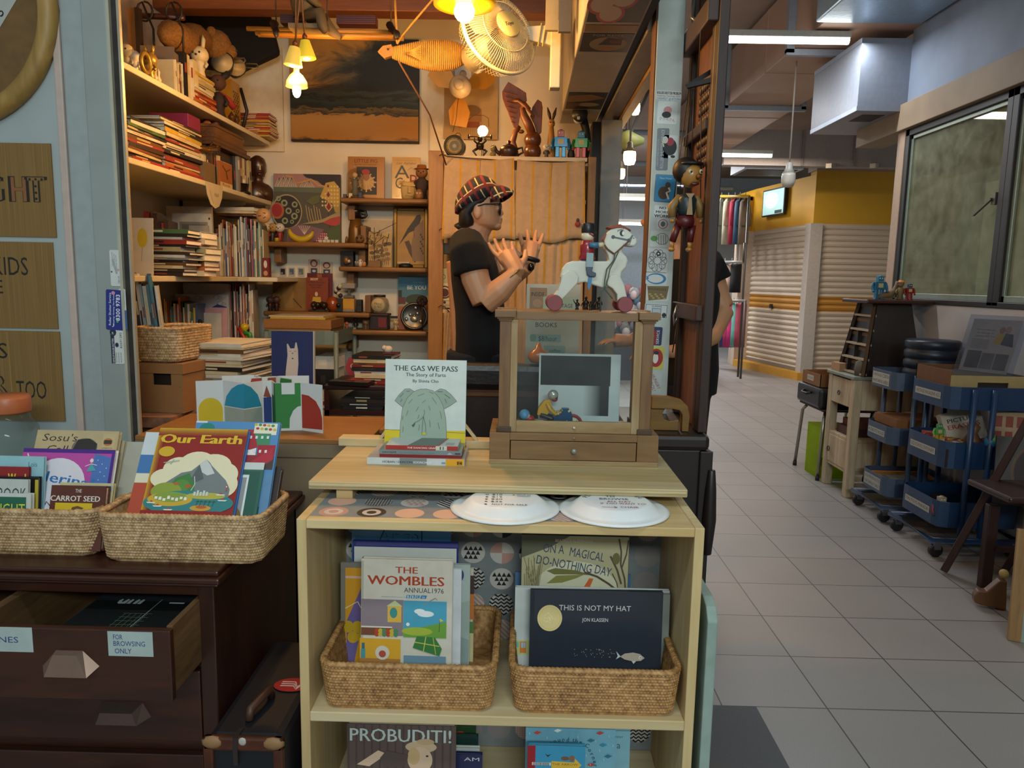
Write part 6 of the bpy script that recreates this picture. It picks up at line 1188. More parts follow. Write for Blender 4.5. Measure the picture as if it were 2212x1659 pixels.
# shelf c
def b_pig2(A):
 A.text('Animal',1440,1100,16,'#5a4020',90);A.text('PIGEON POST',1440,1138,24,'#4a3418',190);A.rect(1400,1200,1475,1300,'#2a2418');A.ell(1437,1260,26,34,'#b0925a');[A.ell(1330+(i*67)%230,1180+(i*41)%230,34,22,['#6b5128','#8a6a34','#54401f'][i%3],8)for i in range(18)];[A.line([(1320+i*24,1330),(1345+i*22,1430)],5,'#3a2c16')for i in range(10)]
wbook('cream and brown picture book with postal vignettes, beside the gold framed bird print',796,500,846,'c','#a88748',b_pig2,(1305,1050,1580,1455),dy=.07)
m=MB();a,b=aY(785,475,SF+.15).x,aY(848,475,SF+.15).x;H=aY(815,475,SF+.15).z-ZS['c'];solo('blank_board','blank pale board behind the postal vignette book','board',m.box(0,b-a,0,.01,0,H,P('#b5a486',.7)),(a,SF+.15,ZS['c']))
Yf=SF+.12;a,b=aY(849,447,Yf).x,aY(924,447,Yf).x;H=aY(886,447,Yf).z-ZS['c'];t=thing('framed_print','gold framed print of a dark bird on a branch','picture',(a,Yf,ZS['c']),(-.04,0,0));W=b-a;m=MB();g=P('#7d5f24',.35,.6)
for q in((0,.018,0,H),(W-.018,W,0,H),(.018,W-.018,H-.018,H),(.018,W-.018,0,.018)):m.box(q[0],q[1],0,.02,q[2],q[3],g)
m.build('frame',t,.004);m=MB();m.box(.018,W-.018,.008,.018,.018,H-.018,P('#a8824a',.7));A=ART(m,(.018,.0078,.018),(W-.036,0,0),(0,0,H-.036),(0,-1,0),(1640,800,2010,1440));A.poly([(1740,1170),(1800,1150),(1850,1260),(1920,1380),(1880,1420),(1800,1300)],'#4a3a24');A.poly([(1665,1210),(1780,1010),(1870,900),(1900,850),(1950,840),(1965,880),(1940,960),(1880,1030),(1800,1060)],'#2c2a26');A.poly([(1880,1000),(1995,900),(2005,1400),(1850,1400),(1830,1200)],'#7d6244');[A.ell(1960+(i%3)*16,1080+i*28,12,14,'#4a2c1c',8)for i in range(9)];A.line([(1860,1040),(1880,1110)],6,'#3a2a1a');m.build('print',t)
t=thing('shadow_box','small black box frame holding a bronze ornament','box frame',(aY(735,540,SF+.08).x,SF+.08,ZS['c']));W=aY(763,540,SF+.08).x-aY(735,540,SF+.08).x;m=MB();m.box(0,W,0,.05,0,.075,'#120e0c');m.build('box',t,.002);m=MB();m.ball((W*.5,-.012,.03),.016,P('#7d5a34',.4,.4),10,(1,.8,1.3));m.ball((W*.7,-.014,.026),.009,P('#c9b088',.4),8);m.build('ornament',t)
for i,(x,bc)in enumerate(((771,'#5a5a50'),(779,'#c4b59a'),(786,'#b06a2a'))):m=MB();H=(.03,.038,.026)[i];m.lathe([(.009,0),(.012,H*.3),(.011,H*.75),(1e-6,H)],P(bc,.4),12);[m.ball((s*.005,-.010,H*.7),.004,'#e2d8c2',8)for s in(-1,1)];[m.ball((s*.005,-.0135,H*.7),.0018,'#15110e',6)for s in(-1,1)];solo('owl_figurine','tiny %s owl figurine beside the black box frame'%('grey','cream','orange')[i],'figurine',m,(aY(x,570,SF+.03).x,SF+.03,ZS['c']),group='tiny owls')
m=MB();W=.06;m.box(0,W,0,.03,0,.03,WOOD('#8a6428','#6b4a1a','x',6));solo('wooden_block','small wooden block before the postal vignette book','block',m,(aY(795,568,SF+.01).x,SF+.012,ZS['c']))
m=MB();c=aY(808,560,SF+.04)
for pts in(((0,0,0),(0,0,.19)),((0,0,.16),(-.06,0,.20),(-.09,0,.19)),((0,0,.16),(.06,0,.19),(.11,0,.215)),((0,0,.12),(-.05,0,.15)),((0,0,.11),(.05,0,.15),(.07,0,.14))):m.tube(pts,.0013,'#2a2018',5)
for i in range(14):m.tube([(-.05+i*.009,0,.13+.03*math.sin(i)),(-.045+i*.009,0,.15+.03*math.sin(i))],.0016,'#3a2a1c',4)
m.box(-.02,.02,-.015,.015,0,.004,'#2a2018');solo('wire_tree','thin dark wire tree ornament before the blank pale board','ornament',m,(c.x,SF+.05,ZS['c']))
m=MB();m.lathe([(.035,0),(.036,.012),(.02,.02),(1e-6,.021)],'#12100f',18);solo('black_tin','flat black tin before the gold framed print','tin',m,(aY(877,572,SF+.06).x,SF+.05,ZS['c']));m=MB();m.box(-.03,.03,0,.02,0,.006,P('#b8aa92',.6));solo('white_box','white card slip lying on the flat black tin','card',m,(aY(873,560,SF+.06).x,SF+.04,ZS['c']+.0215))
# shelf d
def wr(A):A.poly([(30,10),(55,10),(62,60),(60,100),(34,100),(28,60)],'#8f6a30');[A.line([(62,18+i*5),(95,18+i*5)],.8,'#6b4a1c')for i in range(8)];A.line([(2,50),(28,22)],2,'#3a1812');A.line([(60,70),(85,100)],3,'#3a2412');A.ell(78,42,10,8,'#7d5a28');A.ell(78,66,10,8,'#7d5a28');A.rect(60,14,97,16,'#7d5a28')
wbook('square ochre board with faint figure drawing, beside the red brown book',589,599,662,'d','#86602a',wr,(0,0,100,110),dy=.10)
def b_sn(A):A.text('SNOOPY',640,222,26,'#d2bb92',90,bold=.02);A.text('and',708,222,18,'#2a120c',40);A.text('"It Was a Dark and',662,250,20,'#2a120c',205,bold=.01);A.text('Stormy Night"',662,278,20,'#2a120c',165,bold=.01);A.rect(605,292,722,298,'#4a2012');A.poly([(615,450),(625,395),(715,395),(722,450)],'#b9951c');A.ell(665,365,18,24,'#c2a888',14)
wbook('red brown picture book with pale and dark title and a yellow roof, back wall shelf',661,599,708,'d','#7d3414',b_sn,(545,190,800,545),dy=.08)
wbook('darker red book directly behind the red brown one with a yellow roof',663,590,717,'d','#5e1410',lambda A:[A.rect(40+i*4,2,42+i*4,18,'#a8703c')for i in range(5)],(0,0,100,100),dy=.11)
for i,x in enumerate((583,597)):doll('tin_robot','small brown tin robot, %s the ochre board'%('left of' if i==0 else 'in front of'),x,0,641,P('#4a2c22',.35,.5),P('#6b4a44',.35,.4),Y=SF+.03+i*.02,z0=ZS['d'],group='small tin robots')
m=MB();[m.ball((R.uniform(-.045,.045),R.uniform(-.01,.01),R.uniform(.008,.04)),R.uniform(.008,.016),P('#3a2a1a',.35,.5),8)for i in range(14)];m.box(-.05,.05,-.012,.012,0,.01,P('#2a1d14',.4));solo('bronze_group','dark bronze animal sculpture before the red brown book','sculpture',m,(aY(688,668,SF+.02).x,SF+.03,ZS['d']))
m=MB();m.lathe([(.018,0),(.03,.02),(.034,.045),(.022,.068),(.008,.075),(1e-6,.076)],P('#8a3c10',.25,coat=.5),18);solo('orange_vase','glossy orange glass vase beside the boxy yellow toy','vase',m,(aY(718,660,SF+.05).x,SF+.06,ZS['d']))
m=MB();[m.ball((.012*math.cos(i*1.3),.008*math.sin(i),.01+i*.009),.012,['#2a2420','#b9ab94'][i%2],8)for i in range(6)];solo('shell_ornament','small black and white ornament above the black camera box','ornament',m,(aY(729,640,SF+.05).x,SF+.06,aY(729,643,SF+.05).z))
t=thing('camera_box','small black camera under the black and white ornament','camera',(aY(731,660,SF+.04).x,SF+.045,ZS['d']));h=aY(729,643,SF+.05).z-ZS['d']-.003;m=MB();m.box(-.018,.018,0,.03,0,h,'#14110f');m.build('body',t,.003);m=MB();m.lathe([(.01,0),(.01,.012),(1e-6,.012)],P('#2a2826',.3,.5),14,(0,0,h*.5),'y');m.build('lens',t)
t=thing('boxy_toy','boxy yellow and grey toy machine on the shelf with the red brown book','toy',(aY(752,660,SF+.06).x,SF+.06,ZS['d']));m=MB();m.box(-.03,.03,0,.05,.012,.066,P('#b5801c',.4));m.box(-.028,.028,-.001,0,.018,.058,P('#c08a22',.4));m.build('body',t,.003);m=MB();m.box(-.032,.032,-.004,.054,.0,.012,P('#77726a',.5));m.build('track',t,.003);m=MB();m.box(-.026,.026,.006,.044,.0665,.082,P('#5d564c',.5));m.bar((0,.025,.08),(0,.02,.115),.012,.012,P('#5d564c',.5));m.box(-.034,.034,.0,.04,.115,.142,P('#8a8172',.5));m.build('lamp_head',t,.004)
t=thing('radio_box','small black box right of the boxy yellow toy machine','box',(aY(775,660,SF+.05).x,SF+.05,ZS['d']));m=MB();m.box(-.014,.014,0,.04,0,.062,'#171412');m.build('body',t,.003);m=MB();m.ball((0,0,.04),.006,P('#4a4642',.3,.5),8);m.build('knob',t)
for i,(x0,x1,c)in enumerate(((604,618,'#15130f'),(623,637,'#4a5f74'),(643,657,'#5d6a62'))):a,b,cz,dz=WB(x0,578,x1,597,3.795);m=MB();m.box(a,b,3.796,3.799,cz,dz,P('#b3a89c',.5));A=ART(m,(a,3.7955,cz),(b-a,0,0),(0,0,dz-cz),(0,-1,0),(0,0,14,19));A.rect(2.2,2.5,11.8,15,c);A.ell(5,12,2.5,2,'#9a8a78',8);solo('instant_photo','small white bordered instant photo on the back wall, %s'%('showing black' if i==0 else 'middle one, bluish' if i==1 else 'nearest the round emblem cards'),'photo',m,(0,0,0),group='instant photos on the back wall')
for i,(x0,x1,y0)in enumerate(((666,690,560),(693,718,566))):a,b,cz,dz=WB(x0,y0,x1,596,3.79);m=MB();m.box(a,b,3.792,3.795,cz-.02,dz,P('#b5a68c',.6));A=ART(m,(a,3.7915,cz),(b-a,0,0),(0,0,dz-cz),(0,-1,0),(0,0,24,34));A.ell(12,8,8,8,'#7d241e');A.ell(12,9,5,5,'#b5a68c');A.rect(5,18,19,31,'#2a3a56');A.ell(12,24,4,2.4,'#c9bfae',12);solo('emblem_card','cream card with round red emblem on the back wall, %s'%('left one' if i==0 else 'right and lower one'),'card',m,(0,0,0),group='emblem cards on the back wall')
# shelf e
c=aY(819,700,SF+.07);t=thing('wooden_mill','dark wooden mill box under the glass cookie jar','box',(c.x,SF+.05,ZS['e']));zt=aY(819,677,SF+.07).z-ZS['e'];m=MB();m.box(-.045,.045,0,.08,0,zt-.012,'#24130c');m.box(-.05,.05,-.005,.085,zt-.012,zt,'#2c170e');m.build('body',t,.003);m=MB();m.box(.0,.04,-.002,0,.012,zt-.02,'#6b1a14');m.bar((.05,.03,zt-.018),(.09,.03,zt-.018),.012,.012,'#1a0e09');m.build('drawer',t)
t=thing('cookie_jar','round glass jar with dark lid and scrawled label on the dark mill box','jar',(c.x,SF+.09,ZS['e']+zt+.0005));H=aY(819,637,SF+.09).z-ZS['e']-zt;m=MB();m.lathe([(.028,0),(.042,H*.14),(.047,H*.45),(.042,H*.74),(.028,H*.88)],GLASS('#ece6d6',.12,.05),24);m.build('glass_body',t);m=MB();m.lathe([(.029,H*.88),(.03,H),(1e-6,H)],'#2c1c14',20);m.build('lid',t);m=MB();m.lathe([(.034,0),(.034,.001),(1e-6,.0012)],P('#b9a578',.6),20,(0,-.046,H*.46),'y');A=ART(m,(-.03,-.048,H*.46-.03),(.06,0,0),(0,0,.06),(0,-1,0),(0,0,60,60));A.text('FREE',30,30,10,'#3a3018',36,rot=-8);A.text('2 TRY',30,44,10,'#3a3018',36,rot=-8);m.build('label',t)
doll('fox_figurine','small orange fox figurine on the lowest back wall shelf',749,0,696,P('#9a4a1a',.5),P('#a8541c',.5),Y=SF+.03,z0=ZS['e'],group='animal figurines');doll('penguin_figurine','dark penguin figurine between the fox and the owl figurines',768,0,686,P('#1c1a1a',.5),P('#1c1a1a',.5),Y=SF+.05,z0=ZS['e'],hr=.18,group='animal figurines');doll('owl_figurine','grey brown owl figurine left of the dark mill box',790,0,694,P('#5a4a34',.7),P('#6b583c',.7),Y=SF+.03,z0=ZS['e'],group='animal figurines',arm=False)
t=doll('cat_figurine','small pale cat figurine right of the dark mill box',855,0,690,P('#a8946a',.5),P('#b39f74',.5),Y=SF+.03,z0=ZS['e'],ears=.6,group='animal figurines')
def b_be(A):A.rect(0,0,65,115,'#3f6f82');A.poly([(0,62),(65,40),(65,115),(0,115)],'#8d8a6a');A.rect(0,30,8,58,'#1f2a20');A.rect(0,45,16,60,'#5a2a22');A.ell(40,50,24,12,'#2a3a26');A.poly([(0,115),(0,66),(65,58),(65,80),(20,115)],'#9a5a3a');A.text('BE YOU',40,28,9,'#c9cfc9',40,bold=.02);A.text('Peter Wilson',44,14,3,'#8fb0b8',24)
wbook('blue and orange landscape picture book behind the round metal tray, lowest back wall shelf',860,597,925,'e','#2f5a6b',b_be,(0,0,65,115),dy=.12)
c=aY(895,683,SF+.06);t=thing('metal_tray','round embossed metal tray leaning before the blue and orange picture book','tray',(c.x,SF+.06,c.z),(-.12,0,0));r=c.z-ZS['e']-.001;m=MB();m.lathe([(r,0),(r,.006),(r*.85,.008),(r*.82,.003),(r*.8,.002),(1e-6,.004)],P('#54504a',.3,.8,bump=.4),32,(0,0,0),'y');m.build('dish',t);m=MB();[m.ball((r*.6*math.cos(i*.7)*(i%3)/2,-.006,r*.6*math.sin(i*.7)*(i%3)/2),.009,P('#8d8a80',.3,.8),8,(1,.4,1))for i in range(27)];m.ball((0,-.006,-r*.2),.02,P('#a39c86',.3,.7),10,(1,.4,.8));m.build('relief',t)
m=MB();c=aY(912,650,SF+.03);[m.ball((.016*math.cos(i*.8),.008*math.sin(i*1.1),.016*math.sin(i*.8)),.012,P('#2c1810',.8),8)for i in range(8)];m.tube([(0,0,-.01),(0,.01,ZS['e']-c.z)],.003,'#2c1810',6);solo('dried_flower','dried dark brown flower head before the round metal tray','flower',m,(c.x,c.y,c.z))
# trolley under the shelves
TG=P('#66756d',.45);t=thing('green_trolley','grey green metal tray trolley under the back wall shelves','trolley',(aY(566,715,3.30).x,3.30,0));x1=aY(726,715,3.3).x-aY(566,715,3.3).x;zt=aY(645,714,3.3).z;zb=aY(645,744,3.3).z
def tray(name,t,w,d,z0,z1,c,r=.03,th=.0022):
 p,_=rrect(w,d,r,32);m=MB();o=[(x+w/2,y+d/2)for x,y,nx,ny in p];n=len(o);q=[(x-nx*th+w/2,y-ny*th+d/2)for x,y,nx,ny in p]
 vs=[(*a,z0)for a in o]+[(*a,z1)for a in o]+[(*a,z1)for a in q]+[(*a,z0+th)for a in q]
 fs=[(k*n+i,k*n+(i+1)%n,(k+1)*n+(i+1)%n,(k+1)*n+i)for k in range(3)for i in range(n)]+[tuple(range(n-1,-1,-1)),tuple(range(3*n,4*n))]
 m.add(vs,fs,c);return m.build(name,t,.001)
tray('tray',t,x1,.36,zb,zt,TG);tray('tray',t,x1,.36,.38,.44,TG);tray('tray',t,x1,.36,.08,.14,TG)
for x,y in((.02,-.004),(x1-.0,-.004),(.02,.36),(x1-.0,.36)):m=MB();m.tube([(x,y,.05),(x,y,zt-.005)],.011,TG,10);m.build('post',t)
for i,(c,w,z0,z1)in enumerate((('#8a6238',.16,.4425,.50),('#7d5630',.13,.505,.56))):m=MB();m.box(0,w,0,.2,z0,z1,P(c,.8));solo('kraft_box','kraft box on the middle tray of the green trolley, %s'%('lower one' if i==0 else 'upper one'),'box',m,(t.location.x+.18,3.36,0))
a,b=aY(571,690,3.34).x,aY(714,690,3.34).x;h=aY(640,690,3.34).z-zb-.004;t=thing('kraft_box','wide flat kraft box in the top tray of the green trolley','box',(a,3.34,zb+.003));m=MB();m.box(0,b-a,0,.24,0,h*.8,P('#8a5c2c',.8));m.build('box_body',t,.001);m=MB();m.box(-.003,b-a+.003,-.003,.243,h*.62,h,P('#8f602e',.8));m.build('lid',t,.001)
m=MB();m.box(.02,b-a-.03,0,.2,0,.008,P('#b0942a',.6));solo('yellow_folder','yellow folder lying on the wide flat kraft box','folder',m,(a,3.36,zb+h+.004));m=MB();m.box(-.01,b-a-.06,0,.2,0,.006,P('#b5a78c',.6));solo('paper_pad','white paper pad on the yellow folder over the kraft box','pad',m,(a+.02,3.37,zb+h+.0125))
stack('kwcwckw',676,722,3.35,.4425,aY(700,770,3.35).z,.2,'paper pile on the green trolley','paper on the green trolley',False,.1)
# low red-brown shelf unit with books, right of the trolley
RB=WOOD('#3f150e','#260c08','x',4,.4,.3);a,b=aY(700,850,3.0).x,aY(930,850,3.0).x;z1,z2=aY(780,833,3.0).z,aY(780,872,3.0).z;t=thing('low_shelf','low dark red shelf unit behind the white elephant book','shelf unit',(a,3.0,0));m=MB();m.box(0,b-a,0,.3,z1-.02,z1,RB);m.build('top',t,.004);m=MB();m.box(0,b-a,.0,.3,z2-.05,z2-.03,RB);m.box(0,b-a,0,.3,z2-.26,z2-.24,RB);m.build('shelf',t)
for x in(0,b-a-.02):m=MB();m.box(x,x+.02,.0,.3,0,z1-.02,RB);m.build('side_panel',t)
stack('rrcwkrnck',758,850,3.05,z1+.001,aY(820,768,3.05).z,.2,'pile on the low dark red unit','lying books on the low red unit',False,.15,-.05)
m=MB();m.box(-.07,.1,0,.2,0,.016,P('#1d1614',.3));A=ART(m,(-.07,0,.016),(.17,0,0),(0,.2,0),(0,0,1),(0,0,100,100));A.poly([(30,70),(50,30),(90,50),(95,75)],'#8c3420');A.text('IKAR',40,96,8,'#b9ab9a',30);solo('dark_magazine','black magazine with a red brown picture at the edge of the low unit','magazine',m,(aY(745,830,3.0).x,2.985,z1+.001),(0,0,-.15))
stack('kkdk',735,835,3.02,z2-.029,z1-.05,.24,'dark books inside the low unit','books inside the low red unit',False,.2)
m=MB();m.prism([(-.02,0),(.05,0),(.06,.05),(.03,.09),(-.02,.085),(-.035,.04)],0,.006,P('#8c2430',.5));m.ball((.0,-.003,.045),.012,'#d2c6b4',12,(1,.3,1));m.ball((.002,-.007,.045),.005,'#1a1412',8,(1,.3,1));[m.bar((.02+i*.01,.003,.08),(.03+i*.012,.003,.10),.006,.004,'#1d3a2a')for i in range(3)];solo('card_parrot','red cut-out card bird behind the book pile on the low unit','ornament',m,(aY(762,790,3.27).x,3.27,z1+.001),(-.1,0,0))
m=MB();m.lathe([(.026,0),(.03,.01),(.03,.022),(.018,.026),(.02,.028),(.02,.055),(1e-6,.056)],P('#16181a',.3),18);solo('ink_bottle','black capped ink bottle behind the white elephant book','bottle',m,(aY(894,772,3.1).x,3.1,z1+.001));
m=MB();m.ball((0,0,.018),.018,P('#c2b6a2',.5),12,(1.2,.8,.9));m.ball((-.014,-.004,.024),.012,P('#c2b6a2',.5),10);m.box(-.02,.05,-.01,.01,-.001,.006,'#5a1614');zp=aY(820,768,3.05).z;solo('lying_dog','small white animal ornament on a red plinth over the book pile','ornament',m,(aY(838,764,3.12).x,3.12,zp+.0015))
# ---------------- pine rack with curtain ----------------
RY=3.38;rx0,rx1=aY(925,500,RY).x,aY(1283,500,RY).x;rz=aY(1105,338,RY).z
PR=WOOD('#a87632','#8a5b20','z',4,.5);t=thing('pine_rack','pine shelf rack with white shelves behind the striped curtain','rack',(rx0,RY,0))
W=rx1-rx0
for x,zt in((0,rz+.02),(W-.035,rz+.005)):
 for y in(0,.27):m=MB();m.box(x,x+(.075 if x==0 else .04)*(.9 if y==0 else .5),y,y+.03,0,zt,PR);m.build('post',t,.003)
for z in(rz,aY(960,427,RY).z,aY(960,503,RY).z,aY(960,668,RY).z,.55,.2):m=MB();m.box(.068,W-.04,-.004 if z==rz else .0,.29,z-.018,z,P('#c9b28a',.5));m.build('shelf_board',t,.002)
m=MB();[m.tube([(x,-.02,z),(x+.01,-.012,z+.008),(x+.03,-.01,z),(W/2 if z>1.7 else x+.05,-.03,z-.02)],.0025,'#3a2c20',5)for x,z in((.05,rz-.005),(.05,aY(960,503,RY).z+.01),(.05,aY(960,668,RY).z+.01))];m.build('hook_wire',t)
def _cur(nt,b):
 s=nt.nodes.new('ShaderNodeSeparateXYZ');nt.links.new(_coord(nt),s.inputs[0]);k=nt.nodes.new('ShaderNodeMath');k.operation='PINGPONG';k.inputs[1].default_value=.038;nt.links.new(s.outputs[0],k.inputs[0])
 g=nt.nodes.new('ShaderNodeMapRange');g.inputs[2].default_value=.038;nt.links.new(k.outputs[0],g.inputs[0]);st=_ramp(nt,g.outputs[0],[(.09,lin('#c98f22')),(.14,lin('#bb9a74'))])
 n=_noise(nt,_coord(nt),22,5,.7,1.2);mx=nt.nodes.new('ShaderNodeMix');mx.data_type='RGBA';mx.blend_type='MULTIPLY';mx.inputs[0].default_value=1;nt.links.new(st,mx.inputs[6]);nt.links.new(_ramp(nt,n,[(.25,(.8,.8,.8)),(.7,(1,1,1))]),mx.inputs[7]);_bump(nt,b,n,.5,.006);return mx.outputs[2]
CUR=PATT('striped_linen',_cur,.9)
def curtain(label,x0,x1,y0,y1,Y,sag,fold,group):
 a,b,c,d=WB(x0,y0,x1,y1,Y);nx,nz=90,14;vs=[];m=MB();w=b-a
 for j in range(nz+1):
  v=j/nz
  for i in range(nx+1):u=i/nx;vs.append((u*w+(v-.5)*.012*(1 if u>.5 else-1),fold*(math.sin(u*40+2*v)+.6*math.sin(u*23+1))*(1-.4*v),(c-d)*v-sag*4*u*(1-u)*(1-v)+.012*v*math.sin(u*9)))
 m.add(vs,[(j*(nx+1)+i,(j+1)*(nx+1)+i,(j+1)*(nx+1)+i+1,j*(nx+1)+i+1)for j in range(nz)for i in range(nx)],CUR,True);o=solo('curtain',label,'curtain',m,(a,Y,d),group=group);s=o.modifiers.new('solidify','SOLIDIFY');s.thickness=.002;return o
curtain('upper left striped linen curtain panel, behind the plaid cap',957,1112,340,520,RY-.035,.012,.0012,'striped curtains on the rack');curtain('upper right striped linen curtain panel with a small red patch',1113,1264,345,519,RY-.033,.012,.0012,'striped curtains on the rack')
curtain('lower left striped linen curtain panel, behind the raised hands',1040,1136,518,830,RY-.02,.0,.0035,'striped curtains on the rack');curtain('lower right striped linen curtain panel, behind the toy horse',1137,1258,518,830,RY-.018,.0,.0035,'striped curtains on the rack');curtain('narrow striped linen curtain strip low beside the pine post',957,992,672,830,RY-.018,.0,.004,'striped curtains on the rack')
m=MB();m.ball((0,0,0),.012,'#8c1d1c',10,(1,.2,1));m.ball((0,0,.016),.007,'#2a2422',8,(1,.2,1.4));c=aY(1248,484,RY-.045);solo('fabric_badge','small red fabric badge at the edge of the upper right curtain','badge',m,(c.x,c.y,c.z))
# things on the rack
zr=rz+.0005
c=aY(982,328,RY+.06);t=thing('alarm_clock','round dark clock with pale numbered face on top of the pine rack','clock',(c.x,RY+.05,zr));r=(aY(982,291,RY+.05).z-zr)/2;m=MB();m.lathe([(r*.9,-.05),(r,-.04),(r,.0),(r*.86,.006),(r*.84,.0)],P('#2c2823',.35,.4),28,(0,0,r),'y');[m.box(s*r*.5-.006,s*r*.5+.006,.01,.03,0,r*.3,'#2c2823')for s in(-1,1)];m.build('case',t);m=MB();m.lathe([(r*.86,.001),(1e-6,.002)],P('#c2b288',.5),28,(0,0,r),'y');A=ART(m,(-r,-.0025,0),(2*r,0,0),(0,0,2*r),(0,-1,0),(0,0,100,100));A.ell(50,50,24,24,'#5a5648',20);A.ell(50,50,9,9,'#8d8670',14);[A.ell(50+34*math.sin(i*PI/6),50-34*math.cos(i*PI/6),2,2,'#3a3428',6)for i in range(12)];m.build('dial',t)
DB=P('#241a12',.3,.5,bump=.2)
c=aY(1037,328,RY+.08);t=thing('weightlifter_figure','dark metal frog figure lifting a barbell on top of the pine rack','figurine',(c.x,RY+.07,zr));H=.085;m=MB();m.ball((0,0,.055),.018,DB,12,(1,.9,1.1));m.ball((0,0,.085),.013,DB,10)
for s in(-1,1):m.tube([(s*.008,0,.045),(s*.03,-.005,.03),(s*.016,0,.012),(s*.028,-.004,.003)],[.007,.006,.004,.003],DB,7);m.tube([(s*.014,0,.065),(s*.026,-.004,.075),(s*.022,-.004,.092)],.004,DB,6)
m.build('body',t);m=MB();m.tube([(-.05,-.006,.093),(.05,-.006,.093)],.0022,DB,6);[m.lathe([(.009,-.004),(.011,0),(.009,.004)],DB,12,(s*.05,-.006,.093),'x')for s in(-1,1)];m.build('barbell',t)
c=aY(1043,284,RY+.13);t=thing('spot_lamp','lit spot lamp behind the barbell figure on the pine rack','lamp',(c.x,RY+.14,zr));hz=c.z-zr;m=MB();m.lathe([(.03,0),(.03,.01),(.006,.014),(.006,hz-.02)],'#1a1512',14);m.build('stand',t);m=MB();m.ball((0,-.02,hz),.024,GLOW('#ffd9a0',14),14);m.build('bulb',t);lamp('spot_lamp_light','POINT',(c.x,RY+.07,c.z+.01),2.2,WARM,.03)
m=MB();m.ball((0,0,.016),.016,P('#6b6038',.6),10,(.9,1,1));m.ball((0,-.006,.036),.012,P('#6b6038',.6),10);[m.ball((s*.007,-.006,.047),.004,P('#6b6038',.6),6)for s in(-1,1)];solo('frog_figurine','small olive frog figurine beside the carved teapot','figurine',m,(aY(1065,328,RY+.04).x,RY+.04,zr))
c=aY(1099,330,RY+.06);t=thing('carved_teapot','dark red brown carved teapot on top of the pine rack','teapot',(c.x,RY+.06,zr));TB=P('#2c130c',.35,bump=.6,ns=60);m=MB();m.lathe([(.03,0),(.034,.006),(.042,.03),(.04,.045),(.03,.052)],TB,20);m.build('body',t);m=MB();m.lathe([(.03,.0525),(.018,.06),(.006,.064),(.01,.074),(1e-6,.08)],TB,16);m.build('lid',t);m=MB();m.tube([(-.036,0,.018),(-.055,0,.03),(-.064,0,.052),(-.075,0,.056)],[.011,.008,.006,.005],TB,8);m.build('spout',t);m=MB();m.tube([(.036,0,.042),(.06,0,.048),(.064,0,.028),(.04,0,.014)],.005,TB,8);m.build('handle',t)
EW=WOOD('#8a4a18','#5d300e','z',6,.45);k=(RY+.12)/1600/4.741
c=aY(880+1280/4.741,333,RY+.12)
def q(x,y):return((x-1280)*k,(1580-y)*k)
t=thing('carved_eagle','large carved wooden eagle with raised wing on two wooden balls','sculpture',(c.x,RY+.12,zr));m=MB();a=q(1280,1495);m.ball((a[0],0,88*k),88*k,P('#5a2e12',.35,coat=.3),18);a=q(1280,1380);m.ball((a[0],0,a[1]),86*k,P('#5a2e12',.35,coat=.3),18);m.build('base_balls',t)
def wing(pts,y0,y1,n):m=MB();pr(m,pts,y0,y1,EW);a,b=q(*pts[0]),q(*pts[1]);return m
w1=[(1030,835),(1130,890),(1205,935),(1215,1010),(1160,1040),(1150,1150),(1130,1290),(1090,1260),(1060,1200),(1030,1120),(1000,1060),(975,990),(970,930),(1000,880)]
m=MB();pr(m,w1,-.006,.006,EW);[m.bar((q(1120-4*i,960+i*44)[0],-.008,q(0,960+i*44)[1]),(q(985+13*i,940+i*44)[0],-.008,q(0,935+i*46)[1]),.004,.004,EW)for i in range(7)];m.build('wing',t,.003)
m=MB();pr(m,[(1320,985),(1360,1010),(1372,1060),(1365,1300),(1330,1330),(1290,1220),(1250,1150),(1270,1060)],.01,.022,EW);m.build('wing',t,.003)
m=MB();P3=lambda x,y,d=0:(q(x,y)[0],d,q(x,y)[1]);m.tube([P3(1270,1310),P3(1230,1220),P3(1190,1150),P3(1170,1080),P3(1200,1040,-.01),P3(1250,1090,-.014)],[.02,.02,.018,.014,.009,.004],EW,12);m.tube([P3(1060,1010),P3(1130,1010,-.008),P3(1200,1060,-.012),P3(1290,1160,-.012)],[.007,.009,.009,.004],EW,8);m.tube([P3(1150,1250),P3(1110,1300),P3(1080,1400),P3(1110,1470),P3(1140,1570)],[.009,.012,.016,.013,.006],EW,10);m.ball(P3(1165,1300),.012,EW,10,(1.2,.8,.8));m.build('body',t)
t=thing('wooden_rabbit','tall pale wooden rabbit figure beside the carved eagle','figurine',(aY(1190,330,RY+.1).x,RY+.1,zr));H=aY(1190,232,RY+.1).z-zr;PW=P('#a8742e',.5);m=MB();m.lathe([(.022,0),(.024,.01),(.015,H*.45),(.01,H*.63)],PW,14);m.build('body',t);m=MB();m.ball((0,0,H*.7),.017,PW,12,(.9,.9,1.2));[m.ball((s*.006,-.014,H*.71),.003,'#1a120c',6)for s in(-1,1)];m.build('head',t)
for s in(-1,1):m=MB();m.tube([(s*.005,0,H*.77),(s*.012,0,H*.88),(s*.02,0,H)],[.005,.008,.002],'#3a2212',7);m.build('ear',t)
doll('bird_figurine','small white headed bird figurine between the tall wooden rabbit and eagle',1181,0,312,P('#3a3428',.5),P('#c9bda4',.4),Y=RY+.03,z0=zr)
